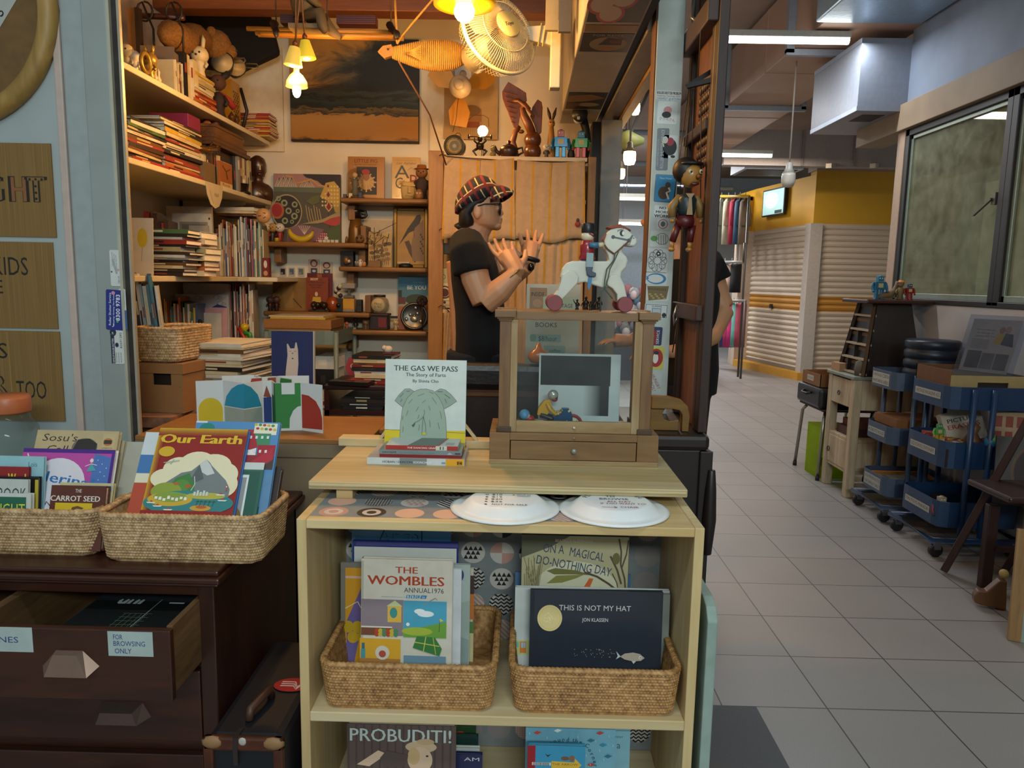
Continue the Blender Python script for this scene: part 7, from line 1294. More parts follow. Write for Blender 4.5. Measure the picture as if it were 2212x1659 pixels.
def robot(label,x,yt,Y,z0,c,leg,head,name='toy_robot',group=None):
 p=aY(x,yt,Y);H=p.z-z0;t=thing(name,label,'toy robot',(p.x,Y,z0),group=group);B=lambda n,f:(lambda m:(f(m),m.build(n,t,H*.02)))(MB())
 for s in(-1,1):B('leg',lambda m:(m.box(s*H*.04,s*H*.18,-H*.08,H*.08,H*.05,H*.42,leg),m.box(s*H*.03,s*H*.2,-H*.14,H*.09,0,H*.06,leg)));B('arm',lambda m:(m.tube([(s*H*.25,0,H*.68),(s*H*.3,-.02*H,H*.5),(s*H*.28,-.08*H,H*.36)],H*.055,c,8),m.ball((s*H*.28,-.1*H,H*.33),H*.06,leg,8)))
 B('body',lambda m:(m.box(-H*.22,H*.22,-H*.12,H*.12,H*.4,H*.72,c),m.box(-H*.1,H*.1,-H*.13,-H*.12,H*.48,H*.66,'#b9aa7c')));B('head',lambda m:(m.box(-H*.12,H*.12,-H*.1,H*.1,H*.73,H*.95,head),m.lathe([(H*.1,H*.95),(H*.06,H*.98),(1e-6,H)],head,12),[m.ball((s*H*.05,-H*.1,H*.86),H*.03,'#d8cba0',8)for s in(-1,1)]));return t
robot('blue tin toy robot with red domed head on top of the pine rack',1212,279,RY+.05,zr,P('#1c6c94',.3,.2),P('#1878a0',.3,.2),P('#8a3a2c',.3,.2));robot('green tin toy robot with red legs on top of the pine rack',1256,282,RY+.05,zr,P('#2f7a34',.3,.2),P('#a3241f',.3,.2),P('#1f5f74',.3,.2))
m=MB();m.lathe([(.016,0),(.017,.02),(.012,.045),(.014,.06),(1e-6,.066)],'#12100f',12);solo('black_figurine','small black figurine between the blue and green tin robots','figurine',m,(aY(1234,330,RY+.06).x,RY+.06,zr))
t=thing('clip_lamp','black clip lamp with white globe bulb behind the green tin robot','lamp',(aY(1264,335,RY+.14).x,RY+.14,zr));h=aY(1245,262,RY+.14).z-zr;m=MB();m.tube([(0,0,0),(.01,0,h*.5),(0,0,h*.8),(-.02,0,h*1.15),(-.035,-.01,h*1.25)],[.014,.016,.018,.02,.012],'#12110f',10);m.build('arm',t);m=MB();m.lathe([(.01,.0),(.03,.02),(.036,.05)],P('#2a2c2c',.4),16,(-.035,-.02,h*1.1),'y');m.build('shade',t);m=MB();m.ball((-.04,-.05,h),.022,P('#d0c8b8',.3),14);m.build('bulb',t)
# things on the rack shelves at its left end
for i,(x,y0,y1,c,l)in enumerate(((962,580,612,'#a39a6c','pale olive tin on the pine rack shelf'),(960,612,664,'#c2b48e','cream box with round dark emblem on the pine rack shelf'),(958,525,548,'#15110f','black box on the middle pine rack shelf'),(955,452,498,'#7d5418','amber glass ornament on the pine rack shelf'))):
 a,b,cz,dz=WB(941,y0,981,y1,RY+.02);m=MB()
 if i==3:m.lathe([(.016,0),(.02,.02),(.008,dz-cz)],P(c,.2,coat=.5),14,((a+b)/2-.02,RY+.06,cz))
 else:m.box(a,b,RY+.012,RY+.1,cz,dz,P(c,.5))
 if i==1:A=ART(m,(a,RY+.0118,cz),(b-a,0,0),(0,0,dz-cz),(0,-1,0),(0,0,40,52));A.ring(20,19,11,14,'#3a1c16',20);A.ell(20,20,9,9,'#4a2018',16);A.rect(4,37,36,49,'#4a2a1c');A.rect(5,38,35,48,'#c2b48e');A.ell(20,41,3,3,'#3a1c16',8);A.text('SPECIAL EDITION',20,47,3,'#3a1c16',26)
 if i==0:A=ART(m,(a,RY+.0118,cz),(b-a,0,0),(0,0,dz-cz),(0,-1,0),(0,0,40,32));A.ring(18,18,3,4,'#3a341c',14,1.3)
 solo('rack_box' if i!=3 else 'amber_ornament',l,'box' if i!=3 else 'ornament',m,(0,0,0))
 # ---------------- wall pieces ----------------
Yp=3.775;a,b,cz,dz=WB(628,85,905,307,Yp);W,H=b-a,dz-cz
def _sea(nt,b):
 s=nt.nodes.new('ShaderNodeSeparateXYZ');nt.links.new(_coord(nt),s.inputs[0]);n=_noise(nt,_coord(nt,(2.2,1,9)),3.2,7,.65,.6);n2=_noise(nt,_coord(nt,(1,1,1.3)),4.2,7,.62,.7)
 def M(op,x,y=None,v=0):
  k=nt.nodes.new('ShaderNodeMath');k.operation=op;nt.links.new(x,k.inputs[0])
  if y is not None:nt.links.new(y,k.inputs[1])
  else:k.inputs[1].default_value=v
  return k.outputs[0]
 z=M('ADD',s.outputs[2],M('MULTIPLY',M('SUBTRACT',n,v=.5),v=.12));z=M('DIVIDE',z,v=H)
 sky=_ramp(nt,M('SUBTRACT',M('ADD',n2,M('MULTIPLY',s.outputs[2],v=.28)),M('MULTIPLY',s.outputs[0],v=.75)),[(.24,lin('#0f120e')),(.34,lin('#2a2a1e')),(.42,lin('#5d4a28')),(.52,lin('#a3732c')),(.7,lin('#b4843a'))])
 land=_ramp(nt,z,[(.0,lin('#3a2412')),(.04,lin('#a06c22')),(.26,lin('#a8762c')),(.275,lin('#1a1a15')),(.31,lin('#6d5a30')),(.325,lin('#141816')),(.40,lin('#2a3c3c')),(.43,lin('#141a18')),(.47,lin('#3a4036')),(.52,lin('#15150f'))])
 f=_ramp(nt,z,[(.5,(0,0,0)),(.56,(1,1,1))]);mx=nt.nodes.new('ShaderNodeMix');mx.data_type='RGBA';nt.links.new(f,mx.inputs[0]);nt.links.new(land,mx.inputs[6]);nt.links.new(sky,mx.inputs[7]);_bump(nt,b,n2,.3);return mx.outputs[2]
t=thing('seascape_painting','large dark and gold seascape canvas on the back wall','painting',(a,Yp,cz));m=MB();m.box(0,W,-.012,.022,0,H,P('#1c1410',.7));m.build('canvas',t);m=MB();m.box(.001,W-.001,-.0135,-.0125,.006,H-.001,PATT('seascape',_sea,.6));m.build('painted_face',t)
a,b,cz,dz=WB(960,155,1076,302,3.79);W,H=b-a,dz-cz;m=MB();m.box(0,W,0,.006,0,H,P('#a88a5e',.7));A=face(m,W,H,(380,700,925,1430),0,0);A.rect(525,1235,740,1305,'#8a4218');A.rect(525,1100,760,1240,'#9a6a34');A.ell(660,1120,90,60,'#7a5a30');A.line([(620,1230),(680,1170),(780,1170),(830,1200),(835,1290)],6,'#4a3018');[A.line([(540+i*22,1305),(540+i*22,1400)],3,'#8a5a30')for i in range(9)];solo('poster','cream poster with an orange red patch behind the wall fan','poster',m,(a,3.776,cz))
# small wall fan, blades at rest
c=aY(995,190,3.62);t=thing('wall_fan','small beige wall fan with three orange blades','fan',(c.x,3.62,c.z));m=MB();FB=P('#b9a88c',.4);m.lathe([(.05,.0),(.052,.03),(.035,.08)],FB,20,(0,0,0),'y');m.lathe([(.022,0),(.022,.03),(.018,.036),(1e-6,.036)],FB,16,(0,-.078,-.008),'y');m.tube([(0,.05,.02),(0,.1,.08),(0,.14,.1)],.018,FB,10);m.box(-.04,.04,.13,.16,.05,.16,FB);m.build('motor',t)
for i in range(3):
 m=MB();an=.5+i*2*PI/3;ca,sa=math.cos(an),math.sin(an);pts=[(.045,-.02),(.10,-.055),(.165,-.045),(.17,.03),(.1,.045),(.045,.02)];vs=[(u*ca-v*sa,.03+v*.3+e,u*sa+v*ca)for e in(0,.002)for u,v in pts];m.add(vs,[(0,1,2,3,4,5),(11,10,9,8,7,6)]+[(i2,i2+6,(i2+1)%6+6,(i2+1)%6)for i2 in range(6)],P('#a5701c',.4));m.build('blade',t)
m=MB();m.tube([(-.01,-.01,-.05),(-.02,0,-.14),(-.035,0,-.20)],.0015,'#3a2a1a',5);m.tube([(-.01+.013*math.cos(i),0,-.215+.013*math.sin(i))for i in range(7)],.002,'#3a2a1a',5,True);m.build('pull_cord',t)
# ---------------- lamps, fish, drying rack, sitting statue, big fan ----------------
PYY=2.42;c=aY(1003,25,PYY);t=thing('yellow_pendant','yellow metal pendant lamp with glowing globe bulb, hanging from the beam','pendant lamp',(c.x,PYY,c.z));r=63*PYY/1600;YG=P('#c9a800',.35);m=MB();m.lathe([(r,.018),(r*1.01,.03),(r*.98,.085),(r*.4,.12),(.02,.14),(.02,.18)],YG,32);m.lathe([(r*.97,.022),(r*.9,.08),(.02,.11)],YG,32);m.build('shade',t);m=MB();m.ball((0,0,0),.032,GLOW('#ffe2a8',16),18);m.lathe([(.016,.03),(.018,.09)],'#2a2018',12);m.build('globe_bulb',t);m=MB();m.tube([(0,0,.17),(0,0,.5)],.004,'#1a1512',6);m.build('cord',t)
lamp('pendant_light','POINT',(c.x,PYY,c.z-.05),15,WARM,.05)
for i,(x,y0,y1,r0,r1,hu,sh,l)in enumerate(((632,100,142,.017,.031,'#c2a248',0,'left upper cup shaped lamp of the three with yellow shades'),(662,86,127,.015,.032,'#b9a22c',0,'right upper cup shaped lamp of the three with yellow shades'),(640,148,188,.01,.038,'#c9a860',1,'lowest lamp of the three cup shaped ones, with bare bulb'))):
 Y=2.62+.03*i;a,b=aY(x,y0,Y),aY(x,y1,Y);t=thing('cup_lamp',l,'pendant lamp',(a.x,Y,b.z),(0,.12 if i==0 else-.08 if i==1 else 0,0),'cup shaped pendant lamps');H=a.z-b.z;m=MB();pf=[(r1,0),(r1*.98,.003),(r0,H*.96),(r0*.5,H)]if not sh else[(r1,0),(r1*.92,H*.3),(r1*.6,H*.62),(r0,H*.8),(r0,H)];m.lathe(pf,P(hu,.35,emit=.5),24);m.build('shade',t);m=MB();m.lathe([(.008,H),(.009,H+.012),(.004,H+.02)],P('#6b3a24',.4,.4),12);m.tube([(0,0,H+.02),(.002,0,H+.2),(.01,0,H+.45)],.003,'#6b4426',6);m.build('cord',t);m=MB();m.ball((0,0,.006 if not sh else-.012),.015,GLOW('#ffdf9c',18),12,(1,1,1.6 if sh else .8));m.build('bulb',t);lamp('cup_lamp_light','POINT',(a.x,Y,b.z-.04),5,WARM,.02)
 # woven fish
FYY=2.8;k=FYY/1600;ROPE=P('#b08236',.8,var=.15,ns=60);c=aY(925,115,FYY);t=thing('rope_fish','long fish woven from straw rope, hanging head to the side under the beam','hanging fish',(c.x,FYY,c.z));n=44;m=MB();pts=[];L=178*k
prof=lambda u:(.019+.052*math.sin(min(1,u*1.15)*PI*.72+.15)**1.2)*(1 if u<.75 else 1-(u-.75)*2.0)
for i in range(n*20):u=i/(n*20);a=2*PI*i/20;rr=prof(u)*.62;pts.append((-L*.42+L*.98*u,rr*.6*math.cos(a),rr*1.2*math.sin(a)-.008*math.sin(u*3)))
m.tube(pts,.0032,ROPE,5);m.tube([(-L*.42+L*.98*u,0,-.008*math.sin(u*3))for u in[j/12 for j in range(13)]],[prof(j/12)*.36 for j in range(13)],P('#7d5a24',.9),12);m.build('rope_body',t)
m=MB();m.prism([(-L*.58,.0),(-L*.52,.02),(-L*.42,.026),(-L*.40,-.012),(-L*.5,-.022)],-.012,.012,P('#8d6228',.6));m.ball((-L*.46,-.013,.008),.004,'#1c120a',8);m.build('head',t,.004)
for x,z,f,nm in((-L*.24,-.01,1,'fin'),(L*.54,-.004,1.1,'tail')):m=MB();[m.bar((x,-.034 if nm=='fin' else 0,z),(x+.055*f,-.038 if nm=='fin' else 0,z+.006*(j-4)),.003,.003,ROPE)for j in range(9)];m.build(nm,t)
m=MB();m.tube([(-L*.36,0,.03),(-L*.3,0,.06),(L*.1,0,.2),(L*.28,0,.30)],.004,ROPE,6);m.tube([(-L*.36,0,.03),(-L*.45,.1,.3)],.004,ROPE,6);m.tube([(-L*.34,0,-.03),(-L*.1,.3,-.15),(L*.06,.6,-.34)],.0035,P('#6b4426',.7),6);m.build('hanging_rope',t)
# bamboo drying rack with sitting statue
DY=2.9;a,b=aY(545,62,DY),aY(862,66,DY);BB=WOOD('#a8752c','#8a5a1c','x',4,.5);t=thing('bamboo_drying_rack','hanging bamboo pole rack with black end hooks under the beam','drying rack',(a.x,DY,a.z));W=b.x-a.x
for i,(y,z,d0,d1)in enumerate(((0,0,-.02,-.02),(.03,-.012,.02,-.01),(-.05,-.03,.03,.0),(-.08,-.045,.05,.03),(-.11,-.05,.07,.02))):m=MB();m.tube([(d0,y,z),(W+d1,y,z-.006)],.009,BB,8);m.build('bamboo_pole',t)
for x in(.075,W-.04):m=MB();m.tube([(x,.04,.03),(x+.005,.0,.02),(x+.03,-.06,-.02),(x+.05,-.11,-.045),(x+.055,-.13,-.065)],[.012,.014,.011,.013,.006],'#17110f',8);m.build('end_hook',t)
for x in(.09,W-.03):m=MB();m.tube([(x,0,.03),(x,0,.22)],.003,'#5a3a20',6);m.build('hanging_cord',t)
for x0,x1 in((607,655),(728,812)):p,r_=aY(x0,45,DY-.03),aY(x1,48,DY-.03);m=MB();m.box(0,r_.x-p.x,-.02,.03,0,.03,'#54201a');[m.box(0,r_.x-p.x,-.021,-.02,.004+.007*j,.007+.007*j,'#2a1410')for j in range(4)];solo('string_bundle','dark red knitted bundle lying on the bamboo rack, %s the sitting statue'%('left of' if x0<640 else 'right of'),'bundle',m,(p.x,DY-.02,a.z+.0095))
c=aY(690,60,DY-.08);t=thing('sitting_statue','grey clay statue of a sitting child hung before the bamboo rack','sculpture',(c.x,DY-.14,c.z));CL=P('#5c4a2e',.7,bump=.3);m=MB();m.tube([(-.03,0,.02),(-.035,0,.06),(-.03,0,.12)],[.045,.05,.035],CL,12);m.ball((-.02,-.005,.17),.04,CL,12);[m.tube([(-.02,s*.025,.01),(.03,s*.03-.01,.015),(.05+.01*s,s*.03-.02,-.03),(.07+.02*s,s*.03-.025,-.05)],[.024,.022,.018,.01],CL,9)for s in(-1,1)];[m.tube([(-.03,s*.04,.11),(.0,s*.05,.06),(.03,s*.03,.04)],[.016,.014,.011],CL,8)for s in(-1,1)];m.build('figure',t);m=MB();m.box(-.08,.05,-.05,.05,-.035,-.02,P('#6b5c40',.6));[m.tube([(x,0,-.02),(x,0,.28)],.002,'#3a2a1a',5)for x in(-.075,.045)];m.build('swing_seat',t)
# big white oscillating fan on a wall arm
BFY=2.62;c=aY(1078,72,BFY);t=thing('cage_fan','large white cage fan tied to a bracket near the soffit','fan',(c.x,BFY,c.z),(-.30,0,.62));r=86*BFY/1600;WH=P('#b9ac88',.4);m=MB()
m.tube([(r*math.cos(i*PI/24),0,r*math.sin(i*PI/24))for i in range(48)],.007,WH,8,True)
for i in range(90):an=i*2*PI/90;ca,sa=math.cos(an),math.sin(an);m.tube([(r*ca,0,r*sa),(r*.8*ca,-.03,r*.8*sa),(r*.3*ca,-.055,r*.3*sa)],.0013,WH,3)
for i in range(60):an=i*2*PI/60;ca,sa=math.cos(an),math.sin(an);m.tube([(r*ca,.0,r*sa),(r*.85*ca,.06,r*.85*sa),(r*.3*ca,.08,r*.3*sa)],.0013,WH,3)
m.tube([(r*.62*math.cos(i*PI/24),-.042,r*.62*math.sin(i*PI/24))for i in range(48)],.002,WH,4,True);m.build('cage',t)
m=MB();m.lathe([(r*.33,.058),(r*.3,.062),(1e-6,.063)],P('#c2b070',.4),24,(0,0,0),'y');A=ART(m,(-r*.3,-.0635,-r*.3),(r*.6,0,0),(0,0,r*.6),(0,-1,0),(0,0,60,60));A.text('Toyo',30,36,9,'#2a2418',26,rot=20,shear=.3,bold=.02);m.build('centre_cap',t)
for i in range(3):m=MB();an=i*2*PI/3+.3;ca,sa=math.cos(an),math.sin(an);pts=[(.02,-.02),(r*.5,-.05),(r*.85,-.03),(r*.85,.04),(r*.4,.05),(.02,.02)];m.add([(u*ca-v*sa,.01+v*.4+e,u*sa+v*ca)for e in(0,.002)for u,v in pts],[(0,1,2,3,4,5),(11,10,9,8,7,6)]+[(j,j+6,(j+1)%6+6,(j+1)%6)for j in range(6)],P('#8d8672',.4));m.build('blade',t)
m=MB();m.lathe([(.03,-.05),(.055,-.09),(.05,-.17),(1e-6,-.19)],WH,18,(0,0,0),'y');m.build('motor',t)
a,b=aY(1150,75,BFY+.05),aY(1212,78,BFY+.05);t=thing('fan_bracket','white bracket arm and control box carrying the large cage fan','bracket',(a.x,BFY+.05,a.z));m=MB();m.prism([(-.03,-.02),(.05,-.035),(.10,-.05),(.105,.03),(-.03,.02)],-.02,.02,WH);[m.tube([(x,-.024,-.045),(x+.01,-.026,.03)],.003,P('#a89048',.7),5)for x in(.02,.035)];m.build('arm',t,.003);m=MB();z0=aY(1196,186,BFY).z-a.z;m.box(.062,.098,-.03,.02,z0,.04,WH);m.build('control_box',t,.004)
for i,(x0,x1,y1,c,l)in enumerate(((1178,1206,62,'#8d7f5c','pale board hanging behind the fan bracket'),(1206,1232,72,'#4f4a42','dark grey frame edge hanging beside the soffit'))):p,q2=aY(x0,y1,2.55),aY(x1,y1,2.55);m=MB();m.box(0,q2.x-p.x,0,.02,0,.34,P(c,.6));solo('hanging_board',l,'board',m,(p.x,2.56-i*.03,p.z))
# ---------------- people ----------------
SKN=P('#bf8a64',.5,var=.05,ns=12)
def remesh(o,v=.004,it=6):
 r=o.modifiers.new('remesh','REMESH');r.mode='VOXEL';r.voxel_size=v;r.use_smooth_shade=True;s=o.modifiers.new('smooth','SMOOTH');s.iterations=it;s.factor=.5;return o
def rings(m,rows,c,n=20,p=2.3):
 """rows: (z, x centre, y centre, half x, half y)"""
 R_=[]
 for z,x,y,a,b in rows:R_.append([(x+a*math.copysign(abs(math.cos(2*PI*k/n))**(2/p),math.cos(2*PI*k/n)),y+b*math.copysign(abs(math.sin(2*PI*k/n))**(2/p),math.sin(2*PI*k/n)),z)for k in range(n)])
 m.loft(R_,c)
PYr=2.65;org=Vector((aY(1035,600,PYr).x,PYr,0))
def G(cx,cy,dy=0):v=aY(900+cx/4.1476,320+cy/4.1476,PYr+dy*.0)-org;return Vector((v.x,dy,v.z))
def hand(m,w,d,n,s=1,curl=.3,spread=1,th=1):
 """palm at wrist w, pointing d, palm normal n: five separate bent fingers"""
 d=d.normalized();n=n.normalized();sd=d.cross(n).normalized();m.tube([w-d*.01,w+d*.03,w+d*.085],[.022,.030,.034],SKN,10)
 for i,(o,L)in enumerate(((-.027,.068),(-.009,.078),(.009,.073),(.027,.058))):
  b=w+d*.082+sd*o;a=d+sd*o*6*spread;p1=b+a.normalized()*L*.45;p2=p1+(a.normalized()+n*curl).normalized()*L*.33;p3=p2+(a.normalized()+n*curl*2.2).normalized()*L*.28;m.tube([b-d*.02,b,p1,p2,p3],[.0095,.0095,.0088,.0078,.0055],SKN,8)
 b=w+d*.03-sd*.026*th;t1=b+(d*.6-sd*.7*th+n*.3).normalized()*.035;t2=t1+(d*.9-sd*.4*th+n*.3).normalized()*.03;m.tube([w+d*.015-sd*.012*th,b,t1,t2],[.014,.013,.0105,.007],SKN,8)
pp=thing('person','person in plaid peaked cap and black T-shirt standing with both hands raised, in profile','person',org)
b=MB();hz=lambda cy:G(0,cy).z
hr=[(720,560,690,.034),(705,520,722,.046),(680,470,738,.060),(640,425,748,.069),(590,405,750,.074),(540,398,752,.075),(490,398,750,.075),(440,405,745,.073),(390,425,725,.068),(330,470,690,.055),(290,520,640,.035)]
rings(b,[(hz(y),(G(x0,y).x+G(x1,y).x)/2,0,(G(x1,y).x-G(x0,y).x)/2,w)for y,x0,x1,w in hr],SKN,24,2)
b.loft([[G(748,520)+Vector((0,s*.009,0))for s in(-1,1)]+[G(742,520)],[G(776,575)+Vector((0,s*.013,0))for s in(-1,1)]+[G(742,575)],[G(784,592)+Vector((0,s*.015,0))for s in(-1,1)]+[G(742,592)],[G(750,606)+Vector((0,s*.010,0))for s in(-1,1)]+[G(735,606)]],SKN,False)
for x,y,r in((744,636,.011),(741,660,.0105),(716,702,.018)):b.ball(G(x,y),r,SKN,10,(1,1.9,.8))
for s in(-1,1):b.ball(G(556,580,s*.076),.025,SKN,12,(.6,.25,1.1));b.ball(G(735,548,s*.034),.016,SKN,8,(.6,1,.6))
b.tube([G(560,640),G(520,740),G(480,830)],[.056,.054,.066],SKN,16)
for s in(-1,1):b.tube([G(470,850,s*.06),G(500,960,s*.16)],[.05,.055],SKN,12)
# near arm (bent, forearm rising) and far arm
b.tube([G(505,930,-.18),G(560,1180,-.19),G(635,1365,-.20)],[.050,.047,.042],SKN,14);b.tube([G(635,1365,-.20),G(760,1270,-.21),G(900,1130,-.21)],[.044,.041,.027],SKN,14)
hand(b,G(908,1118,-.21),Vector((-.42,.62,.6)),Vector((.15,-.62,.75)),curl=.3,spread=1.5,th=-1)
b.tube([G(560,930,.17),G(700,1230,.16),G(790,1200,.12)],[.048,.044,.042],SKN,12);b.tube([G(780,1205,.12),G(900,1110,.06),G(1000,1050,.02)],[.042,.036,.027],SKN,12)
hand(b,G(1008,1036,.02),Vector((.06,.66,.75)),Vector((-.2,-.75,.66)),curl=.12,spread=1.8,th=1)
b.tube([G(490,1000),G(520,1400),G(540,1900)],.09,SKN,14)
for s in(-1,1):b.tube([(-.0,s*.085,.86),(.01,s*.09,.46),(-.01,s*.09,.07)],[.085,.062,.042],SKN,12);b.tube([(-.04,s*.09,.04),(.05,s*.1,.035),(.16,s*.105,.025)],[.035,.04,.025],SKN,10)
remesh(b.build('body',pp),.0035,3)
b=MB();BLK=P('#060505',.97,var=.2,ns=30);rw=[(470,400,585,.075),(770,395,560,.08),(800,375,600,.12),(850,335,640,.165),(930,318,690,.185),(1050,310,725,.18),(1180,316,752,.17),(1300,330,772,.165),(1450,348,795,.165),(1650,355,800,.17),(1900,350,800,.175),(2050,350,790,.178)]
rings(b,[(hz(y),(G(x0,y).x+G(x1,y).x)/2,0,(G(x1,y).x-G(x0,y).x)/2,w)for y,x0,x1,w in rw[1:]],BLK,28)
for s in(-1,1):b.tube([G(470,860,s*.13),G(500,960,s*.185),G(535,1120,s*.192)],[.06,.066,.066],BLK,16)
remesh(b.build('tshirt',pp),.006,10)
b=MB();NV=P('#17181f',.9);rings(b,[(.99,.0,0,.112,.172),(.85,0,0,.115,.18),(.76,0,0,.10,.17)],NV,24)
for s in(-1,1):b.tube([(0,s*.088,.86),(.01,s*.092,.46),(-.01,s*.092,.06)],[.1,.078,.065],NV,16)
remesh(b.build('trousers',pp),.008,2)
HAIR=P('#0d0a09',.6,bump=.3,ns=80);b=MB();rings(b,[(hz(y),(G(x0,y).x+G(x1,y).x)/2,0,(G(x1,y).x-G(x0,y).x)/2,w)for y,x0,x1,w in((715,390,500,.05),(690,375,545,.071),(640,378,555,.080),(590,380,530,.082),(540,370,600,.083),(490,365,705,.082),(430,360,735,.08))],HAIR,24,2);b.tube([G(390,690,-.03),G(400,740,-.02)],[.02,.005],HAIR,8);b.build('hair',pp)
def _plaid(nt,b):
 s=nt.nodes.new('ShaderNodeSeparateXYZ');nt.links.new(_coord(nt,(1,1,1),rot=(.3,.5,.2)),s.inputs[0]);col=None
 for ax,per,w,c in((0,.022,.1,'#b0a070'),(2,.022,.1,'#b0a070'),(0,.022,.42,'#6d1c20'),(2,.027,.4,'#571a20')):
  k=nt.nodes.new('ShaderNodeMath');k.operation='PINGPONG';k.inputs[1].default_value=per;nt.links.new(s.outputs[ax],k.inputs[0]);g=nt.nodes.new('ShaderNodeMath');g.operation='LESS_THAN' if w<.3 else 'GREATER_THAN';g.inputs[1].default_value=per*(w if w<.3 else .8);nt.links.new(k.outputs[0],g.inputs[0])
  mx=nt.nodes.new('ShaderNodeMix');mx.data_type='RGBA';nt.links.new(g.outputs[0],mx.inputs[0]);mx.inputs[6].default_value=(*lin('#17141a'),1)
  if col is not None:nt.links.new(col,mx.inputs[6])
  mx.inputs[7].default_value=(*lin(c),1);col=mx.outputs[2]
 return col
PLD=PATT('plaid',_plaid,.85);cp=MB()
rings(cp,[(hz(y),(G(x0,y).x+G(x1,y).x)/2,0,(G(x1,y).x-G(x0,y).x)/2,w)for y,x0,x1,w in((580,345,385,.045),(540,343,480,.075),(480,345,640,.092),(410,368,752,.098),(350,405,738,.095),(295,455,705,.082),(258,505,660,.06),(236,555,600,.02))],PLD,28,2);o=cp.build('cap',pp)
v=MB();vs=[]
for j in range(9):
 a=-PI/2+PI*j/8;y=.082*math.sin(a);f=math.cos(a)**.6
 for i in range(4):u=i/3;vs.append(G(690,318+85*(1-f))+Vector((u*f*.078-.008,y*(1-.12*u),-.022*u*u-abs(math.sin(a))*.012)))
v.add(vs+[p+Vector((0,0,-.006))for p in vs],[(j*4+i,j*4+i+1,j*4+i+5,j*4+i+4)for j in range(8)for i in range(3)]+[(36+j*4+i+4,36+j*4+i+5,36+j*4+i+1,36+j*4+i)for j in range(8)for i in range(3)]+[(j*4+3,36+j*4+3,36+j*4+7,j*4+7)for j in range(8)],PLD,True);v.build('peak',o)
g=MB();K='#0b0a0a';[g.tube([G(742,515,s*.06),G(620,520,s*.078),G(560,540,s*.08)],.002,K,6)for s in(-1,1)];[g.tube([G(752,548,s*.034)+Vector((0,.026*math.cos(i*.6),.021*math.sin(i*.6)))for i in range(11)],.0028,K,6,True)for s in(-1,1)];[g.ball(G(753,548,s*.034),.021,P('#15100e',.1),14,(.1,1.15,.95))for s in(-1,1)];g.tube([G(756,540,-.01),G(758,538),G(756,540,.01)],.002,K,6);g.build('glasses',pp)
g=MB();g.tube([G(985,1066,.02)+Vector((.012,.0,.03))+Vector((.028*math.cos(i*.63),.028*math.sin(i*.63),-.006*math.cos(i*.63)))for i in range(10)],.008,K,8,True);g.ball(G(1025,1066,.0),.018,P('#101012',.15),12,(.7,.7,.8));g.build('watch',pp)
g=MB();[g.tube([G(872-10*j,1142+9*j,-.21)+Vector((.024*math.cos(i*.63),.030*math.sin(i*.63),.022*math.cos(i*.63)))for i in range(10)],.0022,P('#8a6a30',.3,.6),6,True)for j in range(2)];g.build('bracelet',pp)
# second person, mostly hidden behind the door leaf
p2=thing('person','person in black T-shirt standing behind the worn door leaf, one bent elbow showing','person',(.70,3.18,0));b=MB()
E=lambda x,y,dy=0:Vector((aY(x,y,3.18+dy).x-.70,dy,aY(x,y,3.18+dy).z))
rings(b,[(1.62,-.1,0,.03,.03),(1.6,-.1,0,.075,.06),(1.54,-.1,0,.095,.075),(1.47,-.1,0,.095,.075),(1.41,-.08,0,.075,.06),(1.39,-.07,0,.05,.045)],SKN,20,2);b.ball((-.2,0,1.49),.016,SKN,8);[b.ball((-.1,s*.075,1.49),.024,SKN,8,(.7,.4,1))for s in(-1,1)];b.tube([(-.08,0,1.42),(-.03,0,1.3)],[.055,.065],SKN,12)
b.tube([E(1524,560,-.02),E(1548,640,-.04),E(1563,668,-.06)],[.06,.055,.047],SKN,12);b.tube([E(1563,668,-.06),E(1535,725,-.12),E(1490,755,-.2),E(1445,760,-.25)],[.047,.045,.036,.026],SKN,12);hand(b,E(1443,758,-.25),Vector((-1,-.1,-.1)),Vector((0,0,-1)),curl=.5)
b.tube([(0,.16,1.28),(-.05,.2,1.05),(-.2,.16,.98)],[.06,.05,.035],SKN,12);hand(b,Vector((-.2,.16,.98)),Vector((-1,-.1,0)),Vector((0,0,-1)),curl=.4);b.tube([(0,0,1.25),(0,0,.9)],.1,SKN,12)
for s in(-1,1):b.tube([(0,s*.09,.85),(.0,s*.095,.45),(.01,s*.095,.06)],[.08,.06,.04],SKN,10);b.tube([(.03,s*.1,.035),(-.14,s*.11,.028)],[.038,.028],SKN,10)
remesh(b.build('body',p2),.006,4);b=MB();rings(b,[(1.34,-.02,0,.07,.09),(1.3,-.01,0,.1,.17),(1.2,.0,0,.125,.19),(1.05,.0,0,.125,.18),(.88,.01,0,.13,.18),(.78,.01,0,.125,.18)],BLK,24);b.tube([(0,-.13,1.27),E(1528,575,-.03),E(1545,612,-.04)],[.08,.078,.075],BLK,14);b.tube([(0,.13,1.27),(-.02,.18,1.14)],[.08,.072],BLK,12);remesh(b.build('tshirt',p2),.008,3)
b=MB();rings(b,[(.88,.01,0,.11,.16),(.8,.01,0,.12,.175),(.74,.0,0,.1,.165)],NV,20);[b.tube([(0,s*.09,.82),(0,s*.095,.45),(.01,s*.095,.06)],[.1,.08,.068],NV,14)for s in(-1,1)];remesh(b.build('trousers',p2),.01,2)
b=MB();rings(b,[(1.64,-.08,0,.03,.03),(1.62,-.08,0,.09,.075),(1.55,-.07,0,.105,.085),(1.46,-.045,0,.08,.083)],HAIR,20,2);b.build('hair',p2)
